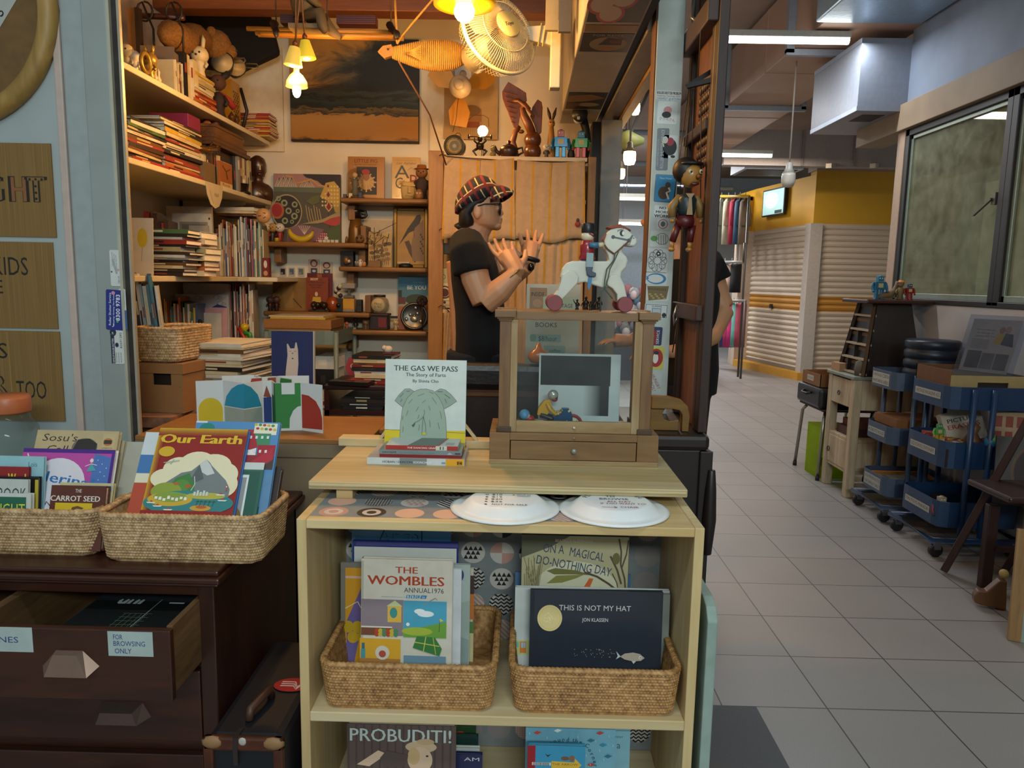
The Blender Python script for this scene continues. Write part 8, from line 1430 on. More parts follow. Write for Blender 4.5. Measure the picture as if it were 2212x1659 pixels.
# ---------------- stickered pole, soffit posters, door leaf, marionette ----------------
PY2=2.3;p0,p1=aY(1410,300,PY2).x,aY(1468,300,PY2).x
m=MB();m.box(p0,p1,PY2,PY2+.07,0,3.3,P('#b4bfb8',.5,var=.05));m.box(p0-.005,p0,PY2+.004,PY2+.07,0,3.3,'#5a3a2e');struct('column_right',m,.003)
D1='#22282c'
def pst(label,x0,y0,x1,y1,art,base='#c3cac6',rot=2):sticker(label+', on the stickered pole',x0,y0,x1,y1,PY2-.0002,art,base,rot,'stickers on the pole')
pst('white sticker with roller shutter lettering',1417,196,1472,217,lambda A:(A.text('ROLLER SHUTTER PROBLEM',1445,204,6,D1,52,bold=.02),A.text('Repairing / Servicing / New',1445,209,3.5,'#a8434c',50),A.text('CHEAPEST @ 83707841',1445,216,5,'#2f7f96',52,bold=.01)))
pst('white sticker with a pink and a black animal stacked',1420,219,1463,268,lambda A:(A.ell(1442,238,9,8,'#c98f90'),A.ell(1440,248,10,7,D1),A.text('ククベクん',1442,261,6,'#9a3d48',34,rot=-4)))
pst('dark upright sticker lettered roller shutter service',1418,277,1444,368,lambda A:(A.text('ROLLER SHUTTER SERVICE',1434,322,7,'#b5bfc2',84,rot=90,bold=.015),A.text('CONCEPT PRESTIGE PTE LTD',1423,330,3,'#b5bfc2',60,rot=90),A.ell(1436,302,6,8,'#c2c8c0')),'#3c454e',0)
pst('glittery black and red round sticker',1432,292,1463,342,lambda A:(A.ell(1448,318,14,18,D1),A.ell(1447,306,8,9,'#a3303c'),A.ell(1455,338,5,3,D1),A.line([(1434,318),(1430,306),(1436,297)],2,'#d8d2a0')))
pst('blue card sticker with a seated brown figure',1414,377,1460,437,lambda A:(A.rect(1416,379,1458,435,'#2f86b4'),A.text('Paper Poster',1437,387,4,'#b9d4de',26),A.ell(1434,417,12,14,'#4a3a2a'),A.ell(1442,400,6,7,'#4a3a2a'),A.line([(1444,405),(1448,412),(1440,416),(1446,430)],4,'#d5c9b4')),'#2a4a60')
pst('white sticker lettered no more work',1413,444,1450,471,lambda A:(A.text('NO',1431,452,6,D1,14,bold=.03),A.text('MORE',1431,461,6,D1,28,bold=.03),A.text('WORK!',1431,470,7,D1,34,bold=.03)))
pst('round red ringed stamp sticker',1419,472,1446,496,lambda A:(A.ring(1432,484,9,10.5,'#a3434c',20),A.ell(1432,484,5,6,'#5d6468')))
pst('green and white doodle sticker',1405,499,1449,534,lambda A:(A.ell(1413,516,8,6,'#5d9a50'),A.ring(1430,516,13,14.5,'#5d8a60',10,.9),[A.line([(1422+i*5,508),(1424+i*5,528)],1.2,'#5d6468')for i in range(4)]))
pst('white feathery bird sticker',1398,537,1443,589,lambda A:([A.ring(1420+14*math.cos(i*.63),563+16*math.sin(i*.63),6,7,'#4a5256',12,1.3)for i in range(10)],A.ell(1421,548,5,5,D1),A.ell(1421,548,2,2,'#dfe3df',10)))
pst('blue edged whale sticker',1395,588,1441,615,lambda A:(A.ell(1418,602,21,12,'#2f78a8'),A.ell(1416,602,17,9,'#c9d0cf'),A.poly([(1396,596),(1402,602),(1396,606)],'#2f78a8')))
pst('brown diamond shaped map sticker',1397,617,1445,650,lambda A:(A.poly([(1397,619),(1444,617),(1440,645),(1402,650)],'#74623c'),A.text('BOUNDLESS',1419,627,5,'#2a241a',38),[A.ell(1404+i*4,636+(i%3)*4,3,2,'#a8935c',8)for i in range(9)]),None)
pst('white sticker drawn like a small game device',1392,656,1443,688,lambda A:(A.rect(1394,658,1441,686,'#2f4a68'),A.rect(1395,659,1440,685,'#c9d0cf'),A.rect(1408,666,1428,680,'#3a5a74'),A.rect(1409,667,1427,679,'#b0bfc4'),A.ell(1435,680,5,5,D1,12),A.text('SUPERB',1418,664,4,'#3a4a56',22)))
pst('navy and red sticker lettered 24 service',1402,706,1430,746,lambda A:(A.rect(1402,714,1420,744,'#8a2430'),A.text('24',1412,730,10,'#d8dcdc',rot=80,bold=.02),A.text('SERVICE',1424,728,6,'#d8dcdc',30,rot=90)),'#23305c')
pst('yellow edged red round sticker',1400,748,1434,798,lambda A:(A.ell(1417,773,15,20,'#a3262c'),A.ell(1416,774,6,11,'#d5d4c9'),A.ell(1417,762,6,4,D1)),'#c2bf5c')
pst('white sticker with slanting red lettering',1396,806,1428,850,lambda A:(A.text('HUNGRY',1414,826,7,'#9a3a3a',34,rot=-62),A.text('FOOL!',1406,834,7,'#9a3a3a',26,rot=-62)),'#bcc4c0')
def soff(label,y0,y1,x0,x1,base,art):
 a,b=aZ((x0+x1)/2,y0,zs),aZ((x0+x1)/2,y1,zs);m=MB();X0,X1=.17,.328;m.box(X0,X1,a.y,b.y,zs-.0015,zs-.0003,P(base,.5));A=ART(m,(X0,b.y,zs-.0016),(X1-X0,0,0),(0,a.y-b.y,0),(0,0,-1),(0,0,100,100));art(A);solo('soffit_poster',label,'poster',m,(0,0,0),group='posters on the soffit')
soff('dark poster with pink blotted white shape on the soffit, nearest',-20,47,1240,1360,'#2a2c2e',lambda A:[A.ell(x,y,26,34,'#a8595c')for x,y in((20,40),(55,20),(40,70))]+[A.ell(x,y,20,26,'#b5a594')for x,y in((20,40),(55,20),(40,70))])
soff('narrow tan strip on the soffit',53,68,1240,1345,'#7d5f34',lambda A:None)
soff('dark poster with pale glowing circle and book on the soffit',71,111,1230,1345,'#231c18',lambda A:(A.ell(55,55,38,38,'#8d7a5a'),A.poly([(35,60),(50,20),(80,26),(82,60)],'#2a221e'),A.rect(56,34,78,50,'#6b2c28'),A.ell(55,80,20,9,'#a86a3a'),A.text('FOR RENT',50,14,10,'#9a8f7c',60)))
soff('small dark picture with brown hills on the soffit, farthest',199,235,1205,1300,'#1f1d1a',lambda A:(A.poly([(0,20),(60,10),(100,30),(50,50),(0,55)],'#7d5a34'),A.ell(60,70,30,12,'#8a7a58'),A.poly([(0,60),(40,65),(20,100),(0,100)],'#5a3a20')))
LX=.486;LZ0=.835;lf=thing('door_leaf','worn dark wooden door leaf with carved panels beside the stickered pole','door',(LX,2.0,LZ0));DW=WOOD('#3a2016','#20110c','z',5,.55,worn=('#8d7d6c',.74));DW2=WOOD('#3f2011','#2a150b','z',5,.5);PNL=WOOD('#7d4c26','#54301a','z',5,.5,stretch=5)
for y,w,c,n in((0,.045,DW,'stile'),(.045,.03,DW2,'stile'),(.31,.04,DW2,'stile')):m=MB();m.box(0,.026,y,y+w,0,1.7,c);m.build(n,lf,.003)
for yp,h,d in((672,.045,.03),(300,.03,.012),(105,.06,.045)):z=aX(1490,yp,LX).z-LZ0;m=MB();m.box(-d*.6,.03,.02 if d>.02 else .075,.345,z-h/2,z+h/2,DW2);m.build('rail',lf,.004)
m=MB();m.box(.012,.02,.075,.31,0,1.7,PNL);zc=aX(1495,275,LX).z-LZ0;[m.ball((.012,.12+.025*(i%5),zc-.12+.03*(i//5)),.014,DW2,8,(.5,1,1))for i in range(40)];m.build('panel',lf)
m=MB();z=aX(1468,680,LX).z-LZ0;m.tube([(-.022,.25,z+.03),(-.03,.25,z),(-.026,.26,z-.03),(-.018,.25,z-.005)],.003,P('#b5b2a8',.25,.8),6);m.tube([(-.02,.24,z-.02),(-.04,.17,z-.07),(-.03,.24,z-.11)],.002,'#1c1614',5);z2=aX(1496,70,LX).z-LZ0;m.tube([(-.02,.2,z2+.12),(-.03,.2,z2),(-.02,.17,z2-.02)],.006,P('#8d8a84',.3,.7),6);m.build('hook',lf)
# marionette hanging before the leaf
MYY=2.1;k=MYY/1600/2.765
def q3(x,y,d=0):return Vector(((x-535)*k,d,(300-y)*k))
c=aY(1300+535/2.765,350+300/2.765,MYY);t=thing('marionette','wooden string marionette boy in dark vest and red shorts before the door leaf','puppet',(c.x-.012,MYY,c.z));WD=P('#a87838',.35,coat=.3);MR=P('#541a1c',.4);KK=P('#15120f',.5)
m=MB();m.ball(q3(545,90),68*k,WD,20,(.95,.9,1.05));[m.ball(q3(x,78,-60*k),11*k,'#c2b491',10,(1,.5,1.2))for x in(530,590)];[m.ball(q3(x,80,-67*k),6*k,'#1a1310',8)for x in(534,592)];m.ball(q3(575,105,-64*k),14*k,P('#8a4a22',.4),10);m.ball(q3(560,145,-52*k),20*k,P('#4a1c14',.4),10,(1.3,.4,.5));m.build('head',t)
m=MB();m.ball(q3(520,62,.01),78*k,KK,18,(1,.9,1));m.lathe([(72*k,0),(70*k,12*k),(1e-6,26*k)],KK,18,q3(545,35));m.build('cap',t)
m=MB();m.lathe([(44*k,0),(52*k,30*k),(58*k,95*k),(40*k,125*k)],P('#1c2a2e',.4),16,q3(530,325));m.prism([(q3(x,y).x,q3(x,y).z)for x,y in((510,200),(560,200),(545,225),(555,320),(520,320),(530,225))],-60*k,-52*k,P('#8d6a34',.4));m.build('torso',t)
for s,x in((-1,445),(1,610)):m=MB();m.tube([q3(490 if s<0 else 580,210),q3(x,270),q3(x+4,330)],[20*k,26*k,22*k],P('#8a6a38',.5),10);m.ball(q3(x+8,350),14*k,WD,8);m.build('arm',t)
m=MB();m.lathe([(50*k,0),(56*k,30*k),(50*k,62*k)],MR,16,q3(525,385));m.build('shorts',t)
for x0,x1 in((475,458),(560,560)):m=MB();m.tube([q3(x0+10,375),q3(x1,470)],[22*k,20*k],MR,10);m.tube([q3(x1,470),q3(x1,505)],12*k,WD,8);m.ball(q3(x1-6,515,-.005),20*k,WD,8,(1,1.4,.7));m.build('leg',t)
m=MB();top=q3(540,-380);[m.tube([q3(x,y),q3(540+d,-385)],.0012,'#120e0c',4)for x,y,d in((545,20,0),(445,330,-30),(615,330,40),(470,400,-10))];m.build('strings',t)
m=MB();a=q3(500,-400);m.bar(a,q3(640,-490,.01),.014,.012,KK);m.bar(a,q3(630,-420,-.03),.014,.012,KK);m.tube([q3(560,-440),q3(560,-1000)],.0012,'#120e0c',4);m.build('control_bar',t)
# dark side cabinet, bentwood piece, leather bench
DK2=WOOD('#22120c','#120907','z',5,.5,.2,worn=('#5a4638',.74));sx0,sx1=.30,.535;t=thing('side_cabinet','dark wooden side cabinet under the worn door leaf','cabinet',(sx0,1.97,0));m=MB();m.box(.0,sx1-sx0-.012,.012,.45,0,.79,DK2);m.build('carcass',t,.004);m=MB();m.box(-.006,sx1-sx0-.02,0,.46,.79,.833,DK2);m.build('cabinet_top',t,.012);m=MB();m.box(sx1-sx0-.045,sx1-sx0-.01,-.0,.012,0,.79,DK2);m.lathe([(.012,.5),(.02,.6),(.016,.68),(.01,.74)],DK2,12,(sx1-sx0-.012,.0,0));m.build('corner_post',t,.003)
k=2.02/1600/2.765;t=thing('bentwood_arm','yellow brown bent wooden arm piece on the dark side cabinet','chair arm',(aY(1300+400/2.765,925,2.02).x,2.02,.8335));q=lambda x,y:((x-400)*k,(1585-y)*k);YW2=WOOD('#8a6526','#6b4a18','x',5,.5,worn=('#a8a090',.8));m=MB();pr(m,[(290,1372),(400,1375),(470,1392),(510,1430),(525,1490),(520,1585),(480,1585),(478,1480),(460,1455),(420,1448),(290,1448)],0,.03,YW2);pr(m,[(290,1448),(380,1450),(362,1480),(375,1515),(410,1528),(465,1520),(465,1585),(290,1585)],.012,.022,YW2);m.build('bent_frame',t,.002)
BYY=2.22;z0,z1=aY(1240,846,BYY).z,aY(1240,789,BYY).z;bx0=aY(960,820,BYY).x;t=thing('leather_bench','dark leather topped wooden bench back behind the display case','bench',(bx0,BYY,0));W=.29-bx0;m=MB();m.box(0,W,-.02,.05,z0,z1,P('#17161a',.35,bump=.5,ns=90));m.build('cushion',t,.02);m=MB();BRW=WOOD('#6b3f1a','#4a2a10','x',5,.5);m.box(0,W,0,.03,z0-.022,z0,BRW);m.build('rail',t,.003);m=MB();m.box(0,W,.005,.025,.45,z0-.022,WOOD('#25130b','#150a06','z',5,.5));m.build('back_panel',t)
for x in(.0,W-.04):m=MB();m.box(x,x+.04,0,.03,0,.45,BRW);m.build('leg',t)
Yn=2.5;a,b,cz,dz=WB(1136,614,1252,790,Yn);t=thing('price_sleeve','clear sleeved hand lettered price sheet behind the display case','sign',(a,Yn,cz));W,H=b-a,dz-cz;m=MB();m.box(0,W,0,.004,0,H,P('#b9b09a',.3));A=face(m,W,H,(1136,614,1252,790),0,0);A.rect(1143,622,1180,672,'#9a7a5a');A.ell(1160,655,10,9,'#b08a6a');A.text('INSIDE',1160,640,9,'#2a2420',28);A.text('VINTAGE',1212,664,9,'#3a3a34',44);A.rect(1172,640,1246,672,'#a8b59c');A.text('VINTAGE',1216,664,9,'#3a3a34',40);A.text('BOOKS',1180,706,10,'#2a2620',46);A.rect(1146,722,1212,738,'#86a094');A.text('$8/hour',1184,736,11,'#2a302c',40);A.rect(1176,746,1222,764,'#86a094');A.text('coffee',1200,760,7,'#2a302c',24);A.ell(1152,730,7,8,'#6b8a70');m.build('sheet',t)
for x in(.02,W-.03):m=MB();m.box(x,x+.01,.006,.016,-cz,H*.5,'#4a3a2a');m.build('stand_leg',t)
m=MB();m.lathe([(.001,0),(.024,.004),(.034,.018),(.030,.034),(.012,.046),(.004,.062),(1e-6,.066)],P('#b5641a',.25,coat=.5),20);c=aY(1164,772,BYY);solo('drop_ornament','glossy orange drop shaped ornament behind the case glass','ornament',m,(c.x,BYY+.015,z1+.001))
# old suitcase and pale shutter by the pine cabinet
t=thing('suitcase','dark blue suitcase with brown leather trim standing beside the dark chest','suitcase',(-.634,1.385,0));LB=P('#4a2412',.45,var=.3,bump=.3);W,D,H=.165,.42,.308;m=MB();m.box(.004,W-.004,.004,D,.003,H-.003,P('#0e1119',.6));m.build('shell',t,.018);m=MB();[m.box(*q6,LB)for q6 in((0,W,-.003,.012,H-.03,H),(0,.022,-.003,.012,0,H),(W-.022,W,-.003,.012,0,H),(0,W,-.003,.012,0,.03))];m.build('leather_trim',t,.005);[MB().ball((x,.0,H-.012),.02,P('#8d6a44',.6),8,(1.2,.4,.7)).build('worn_corner',t)for x in(.02,W-.02)];m=MB();m.box(W*.38,W*.44,-.004,.03,H-.06,H+.001,'#2a2420');m.ball((W*.5,-.002,H-.008),.009,'#a8aaa0',10,(1,.3,1));m.build('strap',t);m=MB();m.tube([(W*.45,.06,H),(W*.45,.065,H+.02),(W*.55,.14,H+.024),(W*.55,.15,H)],.009,P('#4a3024',.5),8);m.build('handle',t)
m=MB();A=ART(m,(W*.48,.17,H+.0002),(.085,0,0),(0,.06,0),(0,0,1),(0,0,180,100));A.ell(90,50,88,48,'#a3191c',32);[A.line([(35,30+i*14),(100,30+i*14),(118,62+i*10),(150,30)],6,'#d8c9c0')for i in range(3)];m.build('red_sticker',t)
m=MB();GP=P('#8fa39a',.6,var=.15,ns=14,bump=.3);t=thing('pale_shutter','small pale green distressed wooden shutter leaning beside the pine cabinet','shutter',(.395,1.45,0));m.prism([(0,0),(.34,0),(.34,.54),(.32,.57),(.27,.585),(.05,.585),(.02,.575),(0,.55)],0,.022,GP,'x');m.build('panel',t,.003);m=MB();[m.box(.022,.026,.06+i*.13,.14+i*.13,.05,.5,P('#7d9188',.6,var=.2,ns=20))for i in range(2)];m.build('raised_field',t,.004)
# ---------------- corridor: ducts, tubes, boxes ----------------
DU=P('#b08d78',.5,var=.06,ns=3);FOIL=P('#9db3c4',.3,.5,bump=.5,ns=50);GV=P('#9aa4b4',.4,.5)
zd=2.80;xd=aZ(1578,222,zd).x;ye=aZ(1858,48,zd).y
t=thing('ceiling_duct','long pinkish sheet metal air duct under the corridor ceiling','duct',(xd,ye,zd));m=MB();m.box(0,.62,0,4.6,0,.45,DU);[m.box(-.004,.624,y,y+.02,-.004,.45,DU)for y in(1.1,2.6,3.9)];m.build('sheet_body',t,.004)
for y in(.5,2.1):m=MB();m.box(-.05,-.0,y,y+.04,-.03,.5,GV);m.box(-.05,.68,y,y+.04,-.045,-.006,GV);m.box(.64,.68,y,y+.04,-.03,.5,GV);m.build('angle_bracket',t)
m=MB();m.box(xd-.06,XW-.02,2.2,ye-.01,zd-.01,zd+.45,FOIL);solo('foil_duct','silver blue foil wrapped duct section above the window beam','duct',m,(0,0,0),bev=.01)
bxl=aY(1858,150,YE).x;zb=aY(1890,240,YE).z;zt=min(zd-.05,aY(1900,62,YE).z);t=thing('junction_box','large pale metal ceiling box beside the window beam, with a dark square opening','box',(bxl,YE,zb));m=MB();W=XW-bxl+.12;m.box(0,W,0,.75,0,zt-zb,P('#8b909c',.4,.1));m.box(-.003,0,0,.75,0,.03,GV);m.box(-.003,0,0,.75,zt-zb-.03,zt-zb,GV);m.build('sheet_body',t,.003);m=MB();m.box(.08,.22,.1,.3,-.002,.001,'#14110f');m.build('opening',t);m=MB();m.tube([(W-.06,-.01,zt-zb),(W-.02,-.02,.25),(W,-.03,.04),(W-.05,-.02,-.02)],.006,'#17120f',6);m.build('cable',t)
def tube(label,xa,xb,y,Y,s=9,col='#f2f0e6',rod=0):
 a,b=aY(xa,y,Y),aY(xb,y,Y);t=thing('tube_lamp',label,'ceiling lamp',(a.x,Y,a.z),group='fluorescent tube lamps');L=b.x-a.x;m=MB();m.box(0,L,-.03,.03,.012,.05,P('#c2c2ba',.5));m.build('housing',t,.004);m=MB();m.tube([(.005,0,0),(L-.005,0,0)],.022,GLOW(col,s),10);m.build('tube',t)
 if rod:m=MB();[m.tube([(L*f,0,.05),(L*f,0,3.3-a.z)],.005,'#8d8a84',6)for f in(.2,.8)];m.build('rod',t)
tube('nearest fluorescent tube lamp, running behind the large ceiling box',1480,1835,83,4.85);tube('fluorescent tube lamp above the yellow shop front',1490,1668,333,8.2,8,'#f2f0e6',1);tube('warm white tube lamp in the market hall, just left of the pole',1335,1425,428,8.5,3,'#ffd9ad',1);tube('bright tube lamp low in the market hall beyond the toy horse',1325,1425,482,9.5,10,'#f4f8ff',1)
def hang(label,x,y,Y,r,lit,top=None,g='hanging bulbs'):
 c=aY(x,y,Y);t=thing('hanging_bulb',label,'lamp',c,group=g);m=MB();r*=Y/1600;m.lathe([(1e-6,-r*1.1),(r*.75,-r*.95),(r,-r*.3),(r,r*.6),(r*.95,r)],GLOW('#ffd08a',9)if lit else P('#b8b2a8',.3),16);m.build('bulb',t);m=MB();m.lathe([(r*.95,r),(r*.5,r*1.7),(r*.5,r*2.4),(r*.25,r*2.6)],P('#8f7a5a' if lit else '#aaa69e',.4),14);m.tube([(0,0,r*2.6),(0,0,3.3-c.z)],.006,P('#9a8f84'),6);m.build('holder_cord',t)
hang('large unlit white bulb hanging before the yellow wall',1703,389,5.5,14,0);hang('lit warm bulb nearest the pole in the side opening',1360,342,4.6,13,1);hang('lit warm bulb beside the grey far post',1340,376,5.6,10,1);hang('highest warm bulb in the side opening, under the wooden beam',1371,236,5.0,11,1)
lamp('hall_bulb_light','POINT',aY(1360,360,4.6),6,WARM,.05)
m=MB();a=aY(1345,330,5.2);m.tube([a,a+Vector((.25,.6,.55))],.012,'#54504a',6);m.lathe([(.001,0),(.05,.0),(.07,.05),(.02,.16)],'#8d9458',10,a+Vector((-.02,0,.08)),'x');solo('fan_blade_arm','olive ceiling fan blade glimpsed in the side opening','fan',m,(0,0,0))
m=MB();c=aY(1655,362,9.4);m.box(-.35,.35,-.3,.3,-.06,.1,P('#b4bcc4',.5));m.box(-.3,.3,-.25,.25,-.065,-.06,'#3a302a');solo('ceiling_aircon','white ceiling air unit with dark grille before the yellow shop front','air conditioner',m,(c.x,9.4,c.z))
m=MB();a,b,cz,dz=WB(1560,285,1960,362,9.1);m.box(a,b,9.0,9.14,cz,dz,P('#9d9490',.6));[m.box(x,x+.02,8.98,9.0,cz,dz,P('#857c78'))for x in(a+.9,a+1.5)];solo('ceiling_bulkhead','grey bulkhead running across over the yellow wall','bulkhead',m,(0,0,0))
for i,(x,y)in enumerate(((1790,358),(1885,358))):a=aY(x,y,8.7);m=MB();m.bar(a,a+Vector((.2,.35,.06)),.06,.05,P('#b5a898',.5));solo('unlit_tube','unlit slanted tube lamp under the grey bulkhead, %s'%('nearer the hanging bulb' if i==0 else 'nearer the window'),'ceiling lamp',m,(0,0,0))
m=MB();[m.tube([(a_,8.6+i*1.4,2.9-.12*i),(a_+2.5,8.6+i*1.4,2.9-.12*i)],.03,P('#8d9aa6',.5),8)for i,a_ in enumerate((-.4,.2,.6))];solo('ceiling_pipes','grey pipes crossing the market hall ceiling','pipes',m,(0,0,0))
# television on the yellow wall
dv=(c0-cl).normalized();nv=Vector((dv.y,-dv.x,0));
def yw(x,y):d=ray(x,y);tt=(cl-EYE).dot(nv)/d.dot(nv);return EYE+d*tt
a,b=yw(1655,470),yw(1703,455);t=thing('wall_screen','thin framed screen glowing pale green on the yellow wall','screen',(a.x,a.y,a.z),(0,0,math.atan2(dv.y,dv.x)));W=(b-a).to_2d().length;H=yw(1680,420).z-yw(1680,478).z;m=MB();m.box(0,W,-.07,-.03,0,H,'#1a1c1e');m.build('case',t);m=MB();m.box(.02,W-.02,-.072,-.07,.02,H-.02,GLOW('#9dc0bc',.8));A=ART(m,(0,-.0722,0),(W,0,0),(0,0,H),(0,-1,0),(0,0,100,120));A.ell(42,50,30,36,GLOW('#d8ecf0',1.6),24);A.rect(60,98,92,112,'#4a5a4a');m.build('picture',t)
# ---------------- clothes shop ----------------
def garment(label,x,y0,y1,w,Y,c,sl=1,cat='shirt',g='hanging shirts'):
 p=aY(x,y0,Y);q_=aY(x,y1,Y);H=p.z-q_.z;W=w*Y/1600;mt=P(c,.85,var=.12,ns=9);t=thing('hanging_'+cat,label,cat,(p.x,Y,p.z),(0,0,.9),g);m=MB()
 if cat=='shirt':m.loft([[(u*W*a,v*.06*b,-H*z)for u,v in((-1,0),(-.6,-1),(.6,-1),(1,0),(.6,1),(-.6,1))]for z,a,b in((.0,.18,.5),(.08,.6,.9),(.2,.75,1),(1,.7,1))],mt);[m.tube([(s*W*.6,0,-H*.1),(s*W*1.0,-.02,-H*.35),(s*W*1.02,-.03,-H*.6)],[.05,.05,.045],mt,8)for s in(-1,1)]
 else:m.loft([[(u*W*a,v*.07,-H*z)for u,v in((-1,0),(-.6,-1),(.6,-1),(1,0),(.6,1),(-.6,1))]for z,a in((0,.5),(.05,.8),(.6,.8),(1,.9))],mt)
 m.build('cloth',t);m=MB();m.tube([(-W*.5,0,-H*.06),(0,0,.02),(W*.5,0,-H*.06)],.008,'#c9c4ba',6);m.tube([(0,0,.02),(0,0,.08)],.006,'#9a968c',6);m.build('hanger',t)
for i,(x,c,n)in enumerate(((1545,'#5b2f96','purple'),(1559,'#7d8278','grey green'),(1574,'#b5aa90','beige'),(1588,'#a31f38','crimson'),(1599,'#2f5068','blue'),(1610,'#7a6550','tan brown'))):garment('%s jacket on the high rail of the clothes shop'%n,x,428,528,13,11.5-i*.2,c)
for i,(x,c,n)in enumerate(((1556,'#24201f','black'),(1566,'#1a1818','deep black'),(1581,'#a88a78','dusty pink'),(1591,'#131212','short black'))):garment('%s trousers on the middle rail of the clothes shop'%n,x,570,632,9,11.2-i*.15,c,0,'trousers','trousers on the middle rail')
for i,(x,c,n)in enumerate(((1544,'#5f78a8','denim blue'),(1553,'#8a2c30','dark red'),(1561,'#c48a1c','mustard'),(1570,'#3a4690','royal blue'),(1577,'#c03a6a','rose'),(1585,'#d2387a','hot pink'),(1594,'#6fb8a8','mint'),(1602,'#b04a5a','coral'))):garment('%s garment on the low rack of the clothes shop'%n,x,655,750,6,11.0-i*.1,c,0,'dress','garments on the low rack')
for lb,y,x0,x1,Y in(('yellow high rail of the clothes shop',424,1536,1618,10.9),('metal middle rail of the clothes shop',566,1536,1606,10.9),('metal low garment rack of the clothes shop',650,1536,1610,10.7)):a,b=aY(x0,y,Y+.9),aY(x1,y,Y-.9);m=MB();m.tube([a,b],.02,P('#c99a1f' if 'high' in lb else '#8d8a84',.4),8);[m.tube([p,(p.x,p.y,.0 if 'low' in lb else p.z+.25)],.015,P('#4a4642',.4),6)for p in(a,b)];solo('garment_rail',lb,'rail',m,(0,0,0))
t=thing('wall_bracket','yellow shelf bracket on the yellow wall end beside the jackets','bracket',yw(1622,470));m=MB();[m.box(-.45,0,-.05,.05,z,z+.06,P('#d8a21c'))for z in(0,.25,-.35)];m.box(-.04,.02,-.05,.05,-.35,.3,P('#d8a21c'));m.build('arms',t)
rr=random.Random(5);m=MB();[m.ball((rr.uniform(1.2,2.3),rr.uniform(9.6,10.2),rr.uniform(.5,1.15)),rr.uniform(.03,.07),rr.choice(['#c8c4c0','#a8737c','#5a7a8a','#d9d4d0','#9a9fa8','#2a3a5a','#c9b6ba']),7,(1,.5,1.2))for i in range(170)];tag(m.build('stall_goods'),'heap of small colourful goods on a far market stall','goods',kind='stuff')
m=MB();a,b,cz,dz=WB(1330,520,1388,615,10.5);m.box(a,b,10.4,10.5,0,dz,P('#8fa0ae',.6));solo('grey_board','pale grey panel hanging in the market hall beyond the toy horse','panel',m,(0,0,0));m=MB();m.box(1.0,2.4,9.4,10.3,0,.45,P('#4a4c58',.7));solo('market_stall','dark cloth covered market stall under the colourful goods','stall',m,(0,0,0))
# ---------------- display furniture along the window wall ----------------
FX=1.96;WHW=WOOD('#cbb99c','#a08a6c','z',5,.7,worn=('#6b523a',.70));BL1=P('#3f4d63',.4);BL2=P('#1a3658',.35)
t=thing('distressed_cabinet','small distressed whitewashed cabinet with a drawer, under the tapering tray','cabinet',(FX-.03,4.28,0));H=.725;D=.36
for x,y in((0,0),(0,D-.05),(.36,0),(.36,D-.05)):m=MB();m.box(x,x+.05,y,y+.05,0,H-.02,WHW);m.build('leg',t,.004)
m=MB();m.box(-.01,.42,-.01,D+.01,H-.02,H,P('#7d8276',.6,var=.15));m.build('cabinet_top',t,.004);m=MB();m.box(.05,.36,.005,.02,H-.2,H-.02,WHW);m.box(.05,.36,.005,D-.01,.16,.33,WHW);m.box(.01,.4,.01,D-.01,.14,.16,WHW);m.box(.01,.4,.01,D-.01,.33,.35,WHW);m.build('carcass',t,.002)
m=MB();m.box(.004,.2,.05,D-.05,H-.19,H-.03,WHW);d=m.build('drawer',t,.003);m=MB();m.tube([(-.008,D/2+.014*math.cos(i),H-.12+.014*math.sin(i))for i in range(7)],.003,'#2a1a12',5,True);m.build('ring_pull',d)
m=MB();m.box(.006,.03,.05,D-.05,.16,.33,WHW);d=m.build('door',t,.003);m=MB();m.tube([(-.006,D-.09+.016*math.cos(i),.24+.016*math.sin(i))for i in range(7)],.003,'#2a1a12',5,True);m.build('ring_pull',d)
# tapering compartment tower
tz=.7255;c=Vector((2.15,4.44,tz));Ht=aY(1930,656,4.33).z-tz;t=thing('tapering_rack','dark tapering wooden printer tray tower carrying four toys','rack',c);DKW=WOOD('#2c1a14','#170d0a','z',5,.4,.2);b0,b1=.165,.10
m=MB();m.loft([[(-a,-a,z),(a,-a,z),(a,a,z),(-a,a,z)]for a,z in((b0,0),(b1,Ht))],DKW,False);m.build('core',t,.003)
m=MB();m.box(-.19,.19,-.17,.17,Ht,Ht+.022,WOOD('#4a1f18','#2c120e','x',5,.4));m.build('top_slab',t,.006)
m=MB();TN=P('#6b5233',.7)
for i in range(5):f=i/5;a=b0+(b1-b0)*f;z=Ht*f+.005;m.box(-a-.02,-a+.01,-a,a,z,z+.012,P('#a89478',.6));m.box(-a-.004+.013,-a+.02,-a+.012,a-.012,z+.012,z+Ht/5-.01,TN);[m.box(-a-.014,-a+.02,y*a-.005,y*a+.005,z,z+Ht/5,DKW)for y in((-.4,.3)if i<1 else(0,)if i<3 else())]
for y in(-1,1):m.bar((-b0-.01,y*b0,0),(-b1-.01,y*b1,Ht),.02,.02,DKW)
m.build('compartments',t)
zt=tz+Ht+.0225
robot('blue tin robot on the tapering rack by the window',1902,594,4.4,zt,P('#2f6f94',.3,.4),P('#2f6f94',.3,.4),P('#2f7ca0',.3,.4));robot('small red robot on the tapering rack by the window',1966,612,4.37,zt,P('#8a1c1c',.35,.3),P('#8a1c1c',.35,.3),P('#3a4a6a',.35,.3))
